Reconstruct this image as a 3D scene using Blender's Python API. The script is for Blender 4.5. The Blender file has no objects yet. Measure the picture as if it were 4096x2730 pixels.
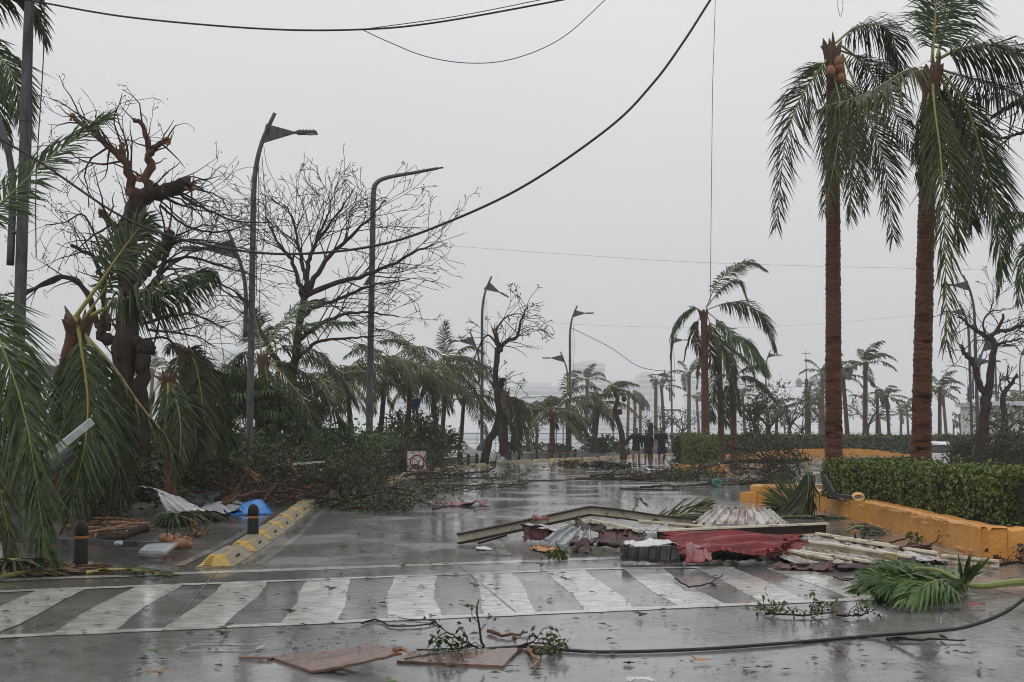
import bpy, math, random
import numpy as np
from mathutils import Vector

# ------------------------------------------------------------------ camera
sc = bpy.context.scene
FPX, HCAM, PITCH = 1200.0, 1.6, math.atan(90 / 1200.0)
cam = bpy.data.cameras.new('camera')
cam.sensor_width = 36.0
cam.lens = 36.0 * FPX / 1024.0
cam.clip_end = 6000
cam.dof.use_dof = True
cam.dof.focus_distance = 34.0
cam.dof.aperture_fstop = 5.6
camo = bpy.data.objects.new('camera', cam)
sc.collection.objects.link(camo)
camo.location = (0, 0, HCAM)
camo.rotation_euler = (math.radians(90) + PITCH, 0, 0)
sc.camera = camo

# ------------------------------------------------------------------ sky: an even rain-cloud deck
world = bpy.data.worlds.new('World')
sc.world = world
world.use_nodes = True
wt = world.node_tree
wt.nodes.clear()
w_out = wt.nodes.new('ShaderNodeOutputWorld')
w_bg = wt.nodes.new('ShaderNodeBackground')
w_sky = wt.nodes.new('ShaderNodeTexSky')
w_sky.sky_type = 'NISHITA'
w_sky.sun_disc = False
w_sky.sun_elevation = math.radians(52)
w_sky.sun_rotation = math.radians(25)
w_sky.dust_density = 4.0
w_hsv = wt.nodes.new('ShaderNodeHueSaturation')
w_hsv.inputs['Saturation'].default_value = 0.1
w_tc = wt.nodes.new('ShaderNodeTexCoord')
w_sep = wt.nodes.new('ShaderNodeSeparateXYZ')
w_ramp = wt.nodes.new('ShaderNodeValToRGB')
w_ramp.color_ramp.elements[0].position = 0.0
w_ramp.color_ramp.elements[0].color = (4.9, 4.97, 5.1, 1)
w_ramp.color_ramp.elements[1].position = 1.0
w_ramp.color_ramp.elements[1].color = (8.6, 8.68, 8.86, 1)
w_noise = wt.nodes.new('ShaderNodeTexNoise')
w_noise.inputs['Scale'].default_value = 1.6
w_noise.inputs['Detail'].default_value = 3
w_nr = wt.nodes.new('ShaderNodeMapRange')
w_nr.inputs[1].default_value = 0.3
w_nr.inputs[2].default_value = 0.7
w_nr.inputs[3].default_value = 0.95
w_nr.inputs[4].default_value = 1.05
w_mul = wt.nodes.new('ShaderNodeMixRGB')
w_mul.blend_type = 'MULTIPLY'
w_mul.inputs[0].default_value = 1.0
w_mix = wt.nodes.new('ShaderNodeMixRGB')
w_mix.inputs[0].default_value = 0.94
L = wt.links.new
L(w_tc.outputs['Generated'], w_sep.inputs[0])
L(w_sep.outputs['Z'], w_ramp.inputs['Fac'])
L(w_tc.outputs['Generated'], w_noise.inputs['Vector'])
L(w_noise.outputs['Fac'], w_nr.inputs[0])
L(w_ramp.outputs['Color'], w_mul.inputs[1])
L(w_nr.outputs[0], w_mul.inputs[2])
L(w_sky.outputs['Color'], w_hsv.inputs['Color'])
L(w_hsv.outputs['Color'], w_mix.inputs[1])
L(w_mul.outputs['Color'], w_mix.inputs[2])
L(w_mix.outputs['Color'], w_bg.inputs['Color'])
w_bg.inputs['Strength'].default_value = 0.125
L(w_bg.outputs['Background'], w_out.inputs['Surface'])

# ------------------------------------------------------------------ sun behind the cloud
sl = bpy.data.lights.new('sun', 'SUN')
sl.energy = 0.5
sl.angle = math.radians(40)
sl.color = (1.0, 0.97, 0.93)
so = bpy.data.objects.new('sun', sl)
sc.collection.objects.link(so)
so.rotation_euler = (math.radians(38), 0, math.radians(-25))

# ------------------------------------------------------------------ exposure and render settings
sc.view_settings.view_transform = 'Standard'
sc.view_settings.look = 'None'
sc.view_settings.exposure = 0.0
sc.view_settings.gamma = 1.0
sc.view_settings.use_curve_mapping = False
sc.render.engine = 'CYCLES'
sc.cycles.max_bounces = 6
sc.cycles.diffuse_bounces = 3
sc.cycles.glossy_bounces = 3
sc.cycles.volume_bounces = 3
sc.cycles.filter_width = 1.0
sc.cycles.use_denoising = True
sc.cycles.use_adaptive_sampling = True
sc.cycles.adaptive_threshold = 0.02

R = np.random.default_rng(7)
random.seed(7)
CP, SP = math.cos(PITCH), math.sin(PITCH)


def P(x, y, Y):
    """point at depth Y metres that the photograph shows at pixel (x, y) of 1024 x 682"""
    u = (x - 512) / FPX
    v = (341 - y) / FPX
    s = Y / (CP - v * SP)
    return np.array([u * s, Y, HCAM + (SP + v * CP) * s])


def G(x, y, z=0.0):
    u = (x - 512) / FPX
    v = (341 - y) / FPX
    s = (z - HCAM) / (SP + v * CP)
    return np.array([u * s, (CP - v * SP) * s, z])


def sst(a, b, x):
    t = np.clip((x - a) / (b - a), 0, 1)
    return t * t * (3 - 2 * t)


def gz(X, Y):
    """the far carriageway on the right lies a little lower"""
    xb = 10 + np.maximum(0, np.asarray(Y) - 45) * 0.35
    return -0.55 * sst(34, 55, np.asarray(Y)) * sst(0, 6, np.asarray(X) - xb)


# ------------------------------------------------------------------ materials
MATS = {}


def mat(name, c1, c2=None, rough=0.5, scale=4.0, detail=4.0, bump=0.0, bscale=None, metal=0.0,
        spec=0.5, rr=0.0, stretch=None, transl=0.0, objrand=0.0, coords='Object', contrast=(0.35, 0.65), coat=0.0):
    if name in MATS:
        return MATS[name]
    m = bpy.data.materials.new(name)
    m.use_nodes = True
    nt = m.node_tree
    bs = nt.nodes['Principled BSDF']
    out = nt.nodes['Material Output']
    bs.inputs['Roughness'].default_value = rough
    bs.inputs['Metallic'].default_value = metal
    bs.inputs['Specular IOR Level'].default_value = spec
    bs.inputs['Coat Weight'].default_value = coat
    bs.inputs['Coat Roughness'].default_value = 0.12
    lk = nt.links.new
    col = None
    if c2 is None:
        bs.inputs['Base Color'].default_value = (*c1, 1)
    tc = nt.nodes.new('ShaderNodeTexCoord')
    src = tc.outputs[coords]
    if stretch:
        mp = nt.nodes.new('ShaderNodeMapping')
        mp.inputs['Scale'].default_value = stretch
        lk(src, mp.inputs['Vector'])
        src = mp.outputs['Vector']
    nz = nt.nodes.new('ShaderNodeTexNoise')
    nz.inputs['Scale'].default_value = scale
    nz.inputs['Detail'].default_value = detail
    nz.inputs['Roughness'].default_value = 0.65
    lk(src, nz.inputs['Vector'])
    if c2 is not None:
        rp = nt.nodes.new('ShaderNodeValToRGB')
        rp.color_ramp.elements[0].position = contrast[0]
        rp.color_ramp.elements[0].color = (*c1, 1)
        rp.color_ramp.elements[1].position = contrast[1]
        rp.color_ramp.elements[1].color = (*c2, 1)
        lk(nz.outputs['Fac'], rp.inputs['Fac'])
        col = rp.outputs['Color']
        if objrand:
            oi = nt.nodes.new('ShaderNodeObjectInfo')
            hs = nt.nodes.new('ShaderNodeHueSaturation')
            mr = nt.nodes.new('ShaderNodeMapRange')
            mr.inputs[3].default_value = 1 - objrand
            mr.inputs[4].default_value = 1 + objrand
            lk(oi.outputs['Random'], mr.inputs[0])
            lk(mr.outputs[0], hs.inputs['Value'])
            mr2 = nt.nodes.new('ShaderNodeMapRange')
            mr2.inputs[3].default_value = 0.5 - objrand * 0.045
            mr2.inputs[4].default_value = 0.5 + objrand * 0.03
            lk(oi.outputs['Random'], mr2.inputs[0])
            lk(mr2.outputs[0], hs.inputs['Hue'])
            lk(col, hs.inputs['Color'])
            col = hs.outputs['Color']
        lk(col, bs.inputs['Base Color'])
    if rr:
        mr = nt.nodes.new('ShaderNodeMapRange')
        mr.inputs[1].default_value = 0.3
        mr.inputs[2].default_value = 0.7
        mr.inputs[3].default_value = max(0.02, rough - rr)
        mr.inputs[4].default_value = rough + rr
        lk(nz.outputs['Fac'], mr.inputs[0])
        lk(mr.outputs[0], bs.inputs['Roughness'])
    if bump:
        nb = nz
        if bscale:
            nb = nt.nodes.new('ShaderNodeTexNoise')
            nb.inputs['Scale'].default_value = bscale
            nb.inputs['Detail'].default_value = 5
            lk(src, nb.inputs['Vector'])
        bp = nt.nodes.new('ShaderNodeBump')
        bp.inputs['Strength'].default_value = bump
        bp.inputs['Distance'].default_value = 0.03
        lk(nb.outputs['Fac'], bp.inputs['Height'])
        lk(bp.outputs['Normal'], bs.inputs['Normal'])
    if transl:
        tr = nt.nodes.new('ShaderNodeBsdfTranslucent')
        if col is not None:
            lk(col, tr.inputs['Color'])
        else:
            tr.inputs['Color'].default_value = (*c1, 1)
        mx = nt.nodes.new('ShaderNodeMixShader')
        mx.inputs[0].default_value = transl
        lk(bs.outputs['BSDF'], mx.inputs[1])
        lk(tr.outputs['BSDF'], mx.inputs[2])
        lk(mx.outputs['Shader'], out.inputs['Surface'])
    MATS[name] = m
    return m


def wet_road(name, dry1, dry2, paint=False):
    """wet asphalt (or worn paint on it): standing water where the low noise dips, rain ripples as fine relief"""
    m = bpy.data.materials.new(name)
    m.use_nodes = True
    nt = m.node_tree
    bs = nt.nodes['Principled BSDF']
    lk = nt.links.new
    tc = nt.nodes.new('ShaderNodeTexCoord')
    def noise(scale, detail=4, rough=0.6, stretch=None):
        n = nt.nodes.new('ShaderNodeTexNoise')
        n.inputs['Scale'].default_value = scale
        n.inputs['Detail'].default_value = detail
        n.inputs['Roughness'].default_value = rough
        v = tc.outputs['Object']
        if stretch:
            mp = nt.nodes.new('ShaderNodeMapping')
            mp.inputs['Scale'].default_value = stretch
            lk(v, mp.inputs['Vector'])
            v = mp.outputs['Vector']
        lk(v, n.inputs['Vector'])
        return n.outputs['Fac']
    def mr(x, a, b, c, d):
        n = nt.nodes.new('ShaderNodeMapRange')
        for i, q in enumerate((a, b, c, d)):
            n.inputs[i + 1].default_value = q
        lk(x, n.inputs[0])
        return n.outputs[0]
    grain = noise(38, 3, 0.7)
    blot = noise(0.55, 5, 0.6)
    fine = noise(5.0, 5, 0.65)
    big = noise(0.33, 4, 0.55)
    rp = nt.nodes.new('ShaderNodeValToRGB')
    rp.color_ramp.elements[0].position = 0.3
    rp.color_ramp.elements[0].color = (*dry1, 1)
    rp.color_ramp.elements[1].position = 0.7
    rp.color_ramp.elements[1].color = (*dry2, 1)
    lk(grain, rp.inputs['Fac'])
    col = rp.outputs['Color']
    mx = nt.nodes.new('ShaderNodeMixRGB')
    mx.blend_type = 'MULTIPLY'
    mx.inputs[0].default_value = 1.0
    lk(col, mx.inputs[1])
    lk(mr(fine, 0.3, 0.7, 0.65, 1.2), mx.inputs[2])
    col = mx.outputs['Color']
    mb2 = nt.nodes.new('ShaderNodeMixRGB')
    mb2.blend_type = 'MULTIPLY'
    mb2.inputs[0].default_value = 1.0
    lk(col, mb2.inputs[1])
    lk(mr(big, 0.38, 0.60, 0.42 if not paint else 0.82, 1.35 if not paint else 1.06), mb2.inputs[2])
    col = mb2.outputs['Color']
    if paint:
        wr = nt.nodes.new('ShaderNodeValToRGB')
        wr.color_ramp.elements[0].position = 0.36
        wr.color_ramp.elements[0].color = (1, 1, 1, 1)
        wr.color_ramp.elements[1].position = 0.52
        wr.color_ramp.elements[1].color = (0, 0, 0, 1)
        lk(noise(9.0, 8, 0.75, (0.45, 1.6, 1)), wr.inputs['Fac'])
        m2 = nt.nodes.new('ShaderNodeMixRGB')
        m2.inputs[2].default_value = (0.11, 0.105, 0.10, 1)
        lk(col, m2.inputs[1])
        lk(mr(wr.outputs['Color'], 0, 1, 0, 0.8), m2.inputs[0])
        col = m2.outputs['Color']
    lk(col, bs.inputs['Base Color'])
    # water film: smooth where puddled, rougher on the crown of the aggregate
    bs.inputs['Roughness'].default_value = 0.5
    bs.inputs['Coat Weight'].default_value = 1.0
    bs.inputs['Coat IOR'].default_value = 1.36
    lk(mr(blot, 0.46, 0.62, 0.025, 0.22), bs.inputs['Coat Roughness'])
    bp = nt.nodes.new('ShaderNodeBump')
    bp.inputs['Distance'].default_value = 0.012
    bp.inputs['Strength'].default_value = 0.18
    lk(grain, bp.inputs['Height'])
    rip = nt.nodes.new('ShaderNodeBump')
    rip.inputs['Distance'].default_value = 0.02
    lk(mr(blot, 0.46, 0.62, 0.07, 0.34), rip.inputs['Strength'])
    lk(noise(14.0, 4, 0.6, (1, 0.8, 1)), rip.inputs['Height'])
    lk(bp.outputs['Normal'], bs.inputs['Normal'])
    lk(rip.outputs['Normal'], bs.inputs['Coat Normal'])
    MATS[name] = m
    return m


M = MATS
wet_road('asphalt', (0.078, 0.074, 0.072), (0.175, 0.168, 0.162))
wet_road('side_asphalt', (0.052, 0.047, 0.043), (0.125, 0.115, 0.106))
wet_road('concrete_wet', (0.11, 0.105, 0.10), (0.19, 0.185, 0.175))
wet_road('road_paint', (0.54, 0.525, 0.49), (0.70, 0.685, 0.65), paint=True)
wet_road('road_paint_worn', (0.24, 0.235, 0.22), (0.36, 0.35, 0.33), paint=True)
mat('galv', (0.040, 0.044, 0.048), (0.115, 0.121, 0.128), rough=0.5, spec=0.3, scale=7, metal=0.35, bump=0.05, stretch=(1, 1, 0.25))
mat('galv_light', (0.33, 0.35, 0.36), (0.5, 0.52, 0.53), rough=0.35, scale=9, metal=0.4, bump=0.05)
mat('dark_metal', (0.035, 0.036, 0.04), (0.06, 0.06, 0.065), rough=0.4, scale=9, metal=0.3)
mat('lens', (0.62, 0.60, 0.52), rough=0.2)
mat('cable', (0.012, 0.012, 0.013), rough=0.45)
mat('bollard_black', (0.006, 0.006, 0.007), (0.014, 0.014, 0.014), spec=0.2, rough=0.45, scale=14, bump=0.1)
mat('bollard_orange', (0.55, 0.19, 0.015), (0.40, 0.12, 0.01), rough=0.4, scale=20)
mat('stop_yellow', (0.47, 0.29, 0.035), (0.26, 0.165, 0.035), rough=0.42, scale=9, bump=0.15, rr=0.1)
mat('stop_grey', (0.15, 0.135, 0.105), (0.30, 0.24, 0.13), rough=0.5, scale=8, bump=0.15)
mat('recess_shade', (0.03, 0.028, 0.025), rough=0.7)  # near-black colour standing in for shade inside grooves and holes
mat('kerb_orange', (0.72, 0.34, 0.075), (0.56, 0.235, 0.04), rough=0.42, scale=2.2, detail=7, bump=0.5, bscale=16, rr=0.12, contrast=(0.35, 0.62))
mat('stucco_pale', (0.78, 0.50, 0.24), (0.70, 0.36, 0.11), rough=0.5, scale=14, bump=0.6, bscale=30)
mat('palm_bark', (0.045, 0.018, 0.010), (0.18, 0.066, 0.031), rough=0.5, spec=0.25, scale=5, detail=8, bump=1.0, bscale=9, stretch=(1.3, 1.3, 7), rr=0.1, contrast=(0.38, 0.66))
mat('palm_bark_far', (0.035, 0.021, 0.015), (0.085, 0.050, 0.035), rough=0.6, spec=0.2, scale=5, bump=0.5, stretch=(1, 1, 3))
mat('sheath', (0.13, 0.060, 0.026), (0.045, 0.021, 0.011), rough=0.6, scale=10, bump=0.4, stretch=(1, 1, 0.4))
mat('splinter', (0.40, 0.19, 0.075), (0.16, 0.066, 0.028), rough=0.6, scale=16, stretch=(1, 1, 0.3), bump=0.3)
mat('leaflet', (0.014, 0.032, 0.008), (0.054, 0.080, 0.012), rough=0.42, spec=0.35, scale=9, detail=3, transl=0.12, objrand=0.3, contrast=(0.36, 0.68))
mat('leaflet_olive', (0.034, 0.045, 0.011), (0.090, 0.086, 0.019), rough=0.45, spec=0.35, scale=9, detail=3, transl=0.16, objrand=0.25, contrast=(0.36, 0.68))
mat('leaflet_brown', (0.16, 0.10, 0.045), (0.27, 0.165, 0.065), rough=0.5, scale=2.0, transl=0.15, objrand=0.2)
mat('rachis', (0.24, 0.23, 0.045), (0.30, 0.20, 0.05), rough=0.35, scale=1.2)
mat('rachis_green', (0.15, 0.19, 0.035), (0.24, 0.24, 0.05), rough=0.35, scale=1.2)
mat('bark', (0.016, 0.011, 0.009), (0.050, 0.031, 0.022), rough=0.6, spec=0.15, scale=7, bump=0.6, stretch=(1, 1, 0.4))
mat('bark_red', (0.045, 0.020, 0.013), (0.13, 0.060, 0.036), rough=0.6, spec=0.15, scale=6, bump=0.5, stretch=(1, 1, 0.4))
mat('twig', (0.018, 0.011, 0.009), (0.045, 0.026, 0.019), rough=0.6, spec=0.15, scale=3)
mat('leaf', (0.022, 0.046, 0.011), (0.066, 0.094, 0.018), rough=0.4, spec=0.3, scale=2.5, transl=0.12, objrand=0.25)
mat('leaf_dull', (0.026, 0.035, 0.013), (0.076, 0.075, 0.025), rough=0.42, spec=0.3, scale=2.5, transl=0.1, objrand=0.25)
mat('leaf_bright', (0.035, 0.085, 0.014), (0.085, 0.155, 0.024), rough=0.25, scale=2.5, transl=0.2, objrand=0.2)
mat('hedge_leaf', (0.026, 0.058, 0.007), (0.165, 0.205, 0.020), rough=0.25, scale=3.0, transl=0.2, contrast=(0.3, 0.7))
mat('hedge_leaf_far', (0.040, 0.066, 0.016), (0.085, 0.115, 0.025), rough=0.35, scale=3.0, transl=0.15)
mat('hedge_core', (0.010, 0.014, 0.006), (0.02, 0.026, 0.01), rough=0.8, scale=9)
mat('soil', (0.035, 0.027, 0.02), (0.07, 0.055, 0.04), rough=0.6, scale=5, bump=0.6)
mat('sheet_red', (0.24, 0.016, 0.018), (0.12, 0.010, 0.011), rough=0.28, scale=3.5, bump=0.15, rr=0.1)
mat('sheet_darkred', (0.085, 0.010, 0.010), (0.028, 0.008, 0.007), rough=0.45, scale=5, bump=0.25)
mat('sheet_white', (0.62, 0.62, 0.61), (0.44, 0.44, 0.44), rough=0.35, scale=3, bump=0.1, rr=0.1)
mat('sheet_rusty', (0.54, 0.53, 0.50), (0.17, 0.062, 0.034), rough=0.45, scale=2.6, detail=8, bump=0.2, stretch=(2.5, 0.7, 1), contrast=(0.42, 0.66))
mat('zinc', (0.44, 0.45, 0.46), (0.22, 0.23, 0.24), rough=0.32, scale=4, metal=0.35, bump=0.1)
mat('rust_and_shade', (0.036, 0.013, 0.009), (0.012, 0.007, 0.006), rough=0.55, scale=12, bump=0.4)  # dark rust; also the colour for shade under and behind the roof sheets
mat('beam_cream', (0.66, 0.61, 0.47), (0.13, 0.075, 0.04), rough=0.5, scale=4.2, detail=9, bump=0.2, contrast=(0.53, 0.70))
mat('beam_olive', (0.40, 0.31, 0.12), (0.25, 0.19, 0.08), rough=0.5, scale=8)
mat('beam_slate', (0.10, 0.11, 0.12), (0.16, 0.165, 0.17), rough=0.5, scale=8)
mat('plywood', (0.085, 0.040, 0.028), (0.21, 0.115, 0.085), rough=0.22, scale=2.4, detail=6, rr=0.12, bump=0.12, stretch=(0.5, 2.5, 1))
mat('ply_edge', (0.13, 0.060, 0.035), (0.07, 0.035, 0.022), rough=0.5, scale=20)
mat('tarp_white', (0.62, 0.63, 0.63), (0.46, 0.47, 0.47), rough=0.28, scale=4)
mat('tarp_blue', (0.03, 0.20, 0.60), (0.05, 0.30, 0.72), rough=0.25, scale=4)
mat('foil_dark', (0.020, 0.022, 0.023), (0.05, 0.052, 0.053), rough=0.35, scale=4)
mat('coconut_husk', (0.30, 0.125, 0.048), (0.14, 0.055, 0.024), rough=0.38, scale=6, bump=0.2)
mat('card', (0.52, 0.24, 0.075), (0.34, 0.15, 0.05), rough=0.5, scale=7, bump=0.3)
mat('litter_dark', (0.020, 0.016, 0.012), (0.05, 0.037, 0.02), rough=0.5, scale=40)
mat('sign_white', (0.62, 0.63, 0.62), (0.50, 0.51, 0.50), rough=0.4, scale=20)
mat('sign_red', (0.36, 0.012, 0.020), rough=0.4)
mat('sign_black', (0.012, 0.012, 0.012), rough=0.4)
mat('sign_blue', (0.012, 0.075, 0.27), rough=0.35)
mat('car_white', (0.74, 0.75, 0.76), rough=0.2, coat=0.6)
mat('car_glass', (0.018, 0.022, 0.025), rough=0.12, spec=0.25)
mat('tail_red', (0.17, 0.010, 0.014), rough=0.15)
mat('tyre', (0.015, 0.015, 0.016), rough=0.7)
mat('skin', (0.20, 0.098, 0.062), (0.24, 0.12, 0.078), rough=0.38, scale=12)
mat('hair', (0.010, 0.008, 0.007), rough=0.4)
mat('cloth_black', (0.012, 0.012, 0.014), (0.022, 0.022, 0.024), rough=0.6, spec=0.15, scale=20, bump=0.3)
mat('cloth_navy', (0.014, 0.016, 0.042), (0.02, 0.023, 0.055), rough=0.55, spec=0.15, scale=20, bump=0.3)
mat('cloth_grey', (0.026, 0.026, 0.029), (0.04, 0.04, 0.044), rough=0.6, spec=0.15, scale=20, bump=0.3)
mat('cloth_green', (0.022, 0.034, 0.026), (0.03, 0.045, 0.034), rough=0.6, spec=0.15, scale=20)
mat('cloth_pink', (0.50, 0.07, 0.09), rough=0.6, spec=0.15)
mat('shoe_dark', (0.018, 0.018, 0.02), rough=0.5)
mat('shoe_pale', (0.24, 0.22, 0.19), rough=0.5)
mat('building_pale', (0.70, 0.70, 0.69), (0.64, 0.645, 0.64), rough=0.8, scale=0.05)
mat('building_grey', (0.60, 0.61, 0.62), (0.54, 0.55, 0.56), rough=0.8, scale=0.05)
mat('building_dark', (0.34, 0.35, 0.36), rough=0.5)
mat('sand', (0.34, 0.32, 0.28), (0.42, 0.40, 0.36), rough=0.5, scale=0.5, coat=0.5)
mat('tar_joint', (0.16, 0.155, 0.15), rough=0.4)
mat('canopy_grey', (0.095, 0.098, 0.10), (0.15, 0.153, 0.155), rough=0.55, scale=5)
mat('canopy_white', (0.70, 0.71, 0.71), rough=0.5)
mat('grass', (0.045, 0.082, 0.016), (0.11, 0.15, 0.035), rough=0.5, scale=3)
mat('sea_water', (0.16, 0.19, 0.20), (0.20, 0.22, 0.23), rough=0.3, scale=0.2, bump=0.6, bscale=0.5)


# ------------------------------------------------------------------ mesh builder
def nrm(v):
    v = np.asarray(v, float)
    n = np.linalg.norm(v, axis=-1, keepdims=True)
    return v / np.maximum(n, 1e-9)


class MB:
    def __init__(self):
        self.V, self.F, self.n = [], [], 0

    def add(self, V, F, mi=0):
        V = np.asarray(V, float).reshape(-1, 3)
        F = np.asarray(F, int)
        self.V.append(V)
        self.F.append((F + self.n, mi))
        self.n += len(V)

    def box(self, c, s, mi=0, rz=0.0, taper=1.0):
        x, y, z = np.array(s) / 2
        v = np.array([[-x, -y, -z], [x, -y, -z], [x, y, -z], [-x, y, -z],
                      [-x * taper, -y * taper, z], [x * taper, -y * taper, z], [x * taper, y * taper, z], [-x * taper, y * taper, z]])
        if rz:
            c_, s_ = math.cos(rz), math.sin(rz)
            v = v @ np.array([[c_, s_, 0], [-s_, c_, 0], [0, 0, 1]])
        self.add(v + np.array(c), [[0, 3, 2, 1], [4, 5, 6, 7], [0, 1, 5, 4], [1, 2, 6, 5], [2, 3, 7, 6], [3, 0, 4, 7]], mi)

    def bar(self, a, b, w, h, mi=0, up=(0, 0, 1), w2=None, h2=None):
        a, b = np.array(a, float), np.array(b, float)
        t = nrm(b - a)
        s = np.cross(t, up)
        s = nrm(s) if np.linalg.norm(s) > 1e-5 else np.array([1., 0, 0])
        u = np.cross(s, t)
        w2, h2 = w2 or w, h2 or h
        v = []
        for p, ww, hh in ((a, w, h), (b, w2, h2)):
            for i, j in ((-1, -1), (1, -1), (1, 1), (-1, 1)):
                v.append(p + s * i * ww / 2 + u * j * hh / 2)
        self.add(v, [[0, 1, 2, 3], [7, 6, 5, 4], [0, 4, 5, 1], [1, 5, 6, 2], [2, 6, 7, 3], [3, 7, 4, 0]], mi)

    def tube(self, pts, rad, sides=6, mi=0, cap=True, wob=0.0):
        pts = np.asarray(pts, float)
        n = len(pts)
        rad = np.broadcast_to(np.asarray(rad, float), (n,)) if np.ndim(rad) == 0 else np.asarray(rad, float)
        T = nrm(np.gradient(pts, axis=0))
        ref = np.array([0., 0, 1]) if abs(T[0, 2]) < 0.9 else np.array([0., 1, 0])
        u = nrm(np.cross(T[0], ref))
        U = np.zeros_like(pts)
        for i in range(n):
            u = nrm(u - T[i] * np.dot(u, T[i]))
            U[i] = u
        W = np.cross(T, U)
        a = np.linspace(0, 2 * math.pi, sides, endpoint=False)
        rr = rad[:, None] * np.ones(sides)
        if wob:
            rr = rr * (1 + wob * R.normal(size=rr.shape))
        V = pts[:, None, :] + rr[..., None] * (np.cos(a)[None, :, None] * U[:, None, :] + np.sin(a)[None, :, None] * W[:, None, :])
        i = np.arange(n - 1)[:, None] * sides
        j = np.arange(sides)[None, :]
        k = (j + 1) % sides
        F = np.stack([i + j, i + k, i + sides + k, i + sides + j], -1).reshape(-1, 4)
        self.add(V.reshape(-1, 3), F, mi)
        if cap:
            self.F.append((np.array([np.arange(sides)[::-1]]) + self.n - n * sides, mi))
            self.F.append((np.array([np.arange(sides)]) + self.n - sides, mi))

    def segs(self, S, mi=0, sides=3):
        """many thin tapered prisms at once; rows p(3) q(3) r0 r1"""
        if not len(S):
            return
        S = np.asarray(S, float)
        p, q, r0, r1 = S[:, :3], S[:, 3:6], S[:, 6], S[:, 7]
        t = nrm(q - p)
        ref = np.where(np.abs(t[:, 2:3]) < 0.9, np.array([[0., 0, 1]]), np.array([[0., 1, 0]]))
        u = nrm(np.cross(t, ref))
        w = np.cross(t, u)
        a = np.linspace(0, 2 * math.pi, sides, endpoint=False)
        ring = np.cos(a)[None, :, None] * u[:, None] + np.sin(a)[None, :, None] * w[:, None]
        V = np.concatenate([p[:, None] + ring * r0[:, None, None], q[:, None] + ring * r1[:, None, None]], 1)
        j = np.arange(sides)
        k = (j + 1) % sides
        f = np.stack([j, k, sides + k, sides + j], -1)
        F = (np.arange(len(S))[:, None, None] * 2 * sides + f[None]).reshape(-1, 4)
        self.add(V.reshape(-1, 3), F, mi)

    def leaves(self, C, D, N, ln, wd, mi=0, fold=0.15):
        """diamond leaves: centres, directions, normals, lengths, widths"""
        C, D = np.asarray(C, float), nrm(D)
        W = nrm(np.cross(D, N))
        NN = np.cross(W, D)
        ln = np.broadcast_to(ln, (len(C),))[:, None]
        wd = np.broadcast_to(wd, (len(C),))[:, None]
        V = np.stack([C - D * ln / 2, C + W * wd / 2 + NN * wd * fold, C + D * ln / 2, C - W * wd / 2 + NN * wd * fold], 1)
        F = np.arange(len(C) * 4).reshape(-1, 4)
        self.add(V.reshape(-1, 3), F, mi)

    def grid(self, V, mi=0, flip=False):
        V = np.asarray(V, float)
        n, m = V.shape[:2]
        i = np.arange(n - 1)[:, None] * m
        j = np.arange(m - 1)[None, :]
        F = np.stack([i + j, i + j + 1, i + m + j + 1, i + m + j], -1).reshape(-1, 4)
        if flip:
            F = F[:, ::-1]
        self.add(V.reshape(-1, 3), F, mi)

    def sheet(self, V, th=0.004, mi=0, mi2=None):
        """a grid surface as a thin two-sided sheet with a rim"""
        V = np.asarray(V, float)
        n, m = V.shape[:2]
        N = nrm(np.cross(np.gradient(V, axis=0), np.gradient(V, axis=1)))
        B = V - N * th
        self.grid(V, mi)
        self.grid(B, mi if mi2 is None else mi2, flip=True)
        for a, b in ((V[0], B[0]), (B[-1], V[-1]), (B[:, 0], V[:, 0]), (V[:, -1], B[:, -1])):
            self.grid(np.stack([a, b]), mi)

    def build(self, name, mats, parent=None, smooth=False, base=None):
        V = np.concatenate(self.V) if self.V else np.zeros((0, 3))
        if parent is not None:
            b = parent
            off = np.zeros(3)
            while b is not None:
                off += np.array(b.location)
                b = b.parent
            V = V - off
        elif base is not None:
            V = V - np.asarray(base)
        me = bpy.data.meshes.new(name)
        me.vertices.add(len(V))
        me.vertices.foreach_set('co', V.ravel())
        idx, start, mi, s = [], [], [], 0
        for F, k in self.F:
            idx.append(F.ravel())
            w = F.shape[1]
            start.append(s + np.arange(len(F)) * w)
            mi.append(np.full(len(F), k))
            s += F.size
        idx, start, mi = np.concatenate(idx), np.concatenate(start), np.concatenate(mi)
        me.loops.add(len(idx))
        me.loops.foreach_set('vertex_index', idx.astype(np.int32))
        me.polygons.add(len(start))
        me.polygons.foreach_set('loop_start', start.astype(np.int32))
        me.polygons.foreach_set('material_index', mi.astype(np.int32))
        me.polygons.foreach_set('use_smooth', np.full(len(start), bool(smooth)))
        for m_ in (mats if isinstance(mats, (list, tuple)) else [mats]):
            me.materials.append(M[m_])
        me.update(calc_edges=True)
        me.validate()
        o = bpy.data.objects.new(name, me)
        if parent is not None:
            o.parent = parent
        elif base is not None:
            o.location = base
        sc.collection.objects.link(o)
        return o


def build_frond(mb, name, mats, parent=None):
    """leaflets as the frond, its stalk as a piece of it"""
    a, b = MB(), MB()
    a.V, a.n, a.F = mb.V, mb.n, [(F, 0) for F, k in mb.F if k == 0]
    b.V, b.n, b.F = mb.V, mb.n, [(F, 0) for F, k in mb.F if k == 1]
    for q in (a, b):
        V = np.concatenate(q.V)
        use = np.unique(np.concatenate([F.ravel() for F, k in q.F]))
        mp = np.full(len(V), -1)
        mp[use] = np.arange(len(use))
        q.V, q.n, q.F = [V[use]], len(use), [(mp[F], 0) for F, k in q.F]
    o = a.build(name, mats[0], parent)
    if parent is None:
        b.build('rachis', mats[1], o)
    else:
        r = b.build('rachis', mats[1], parent)
        r.parent = o
    return o


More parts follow.
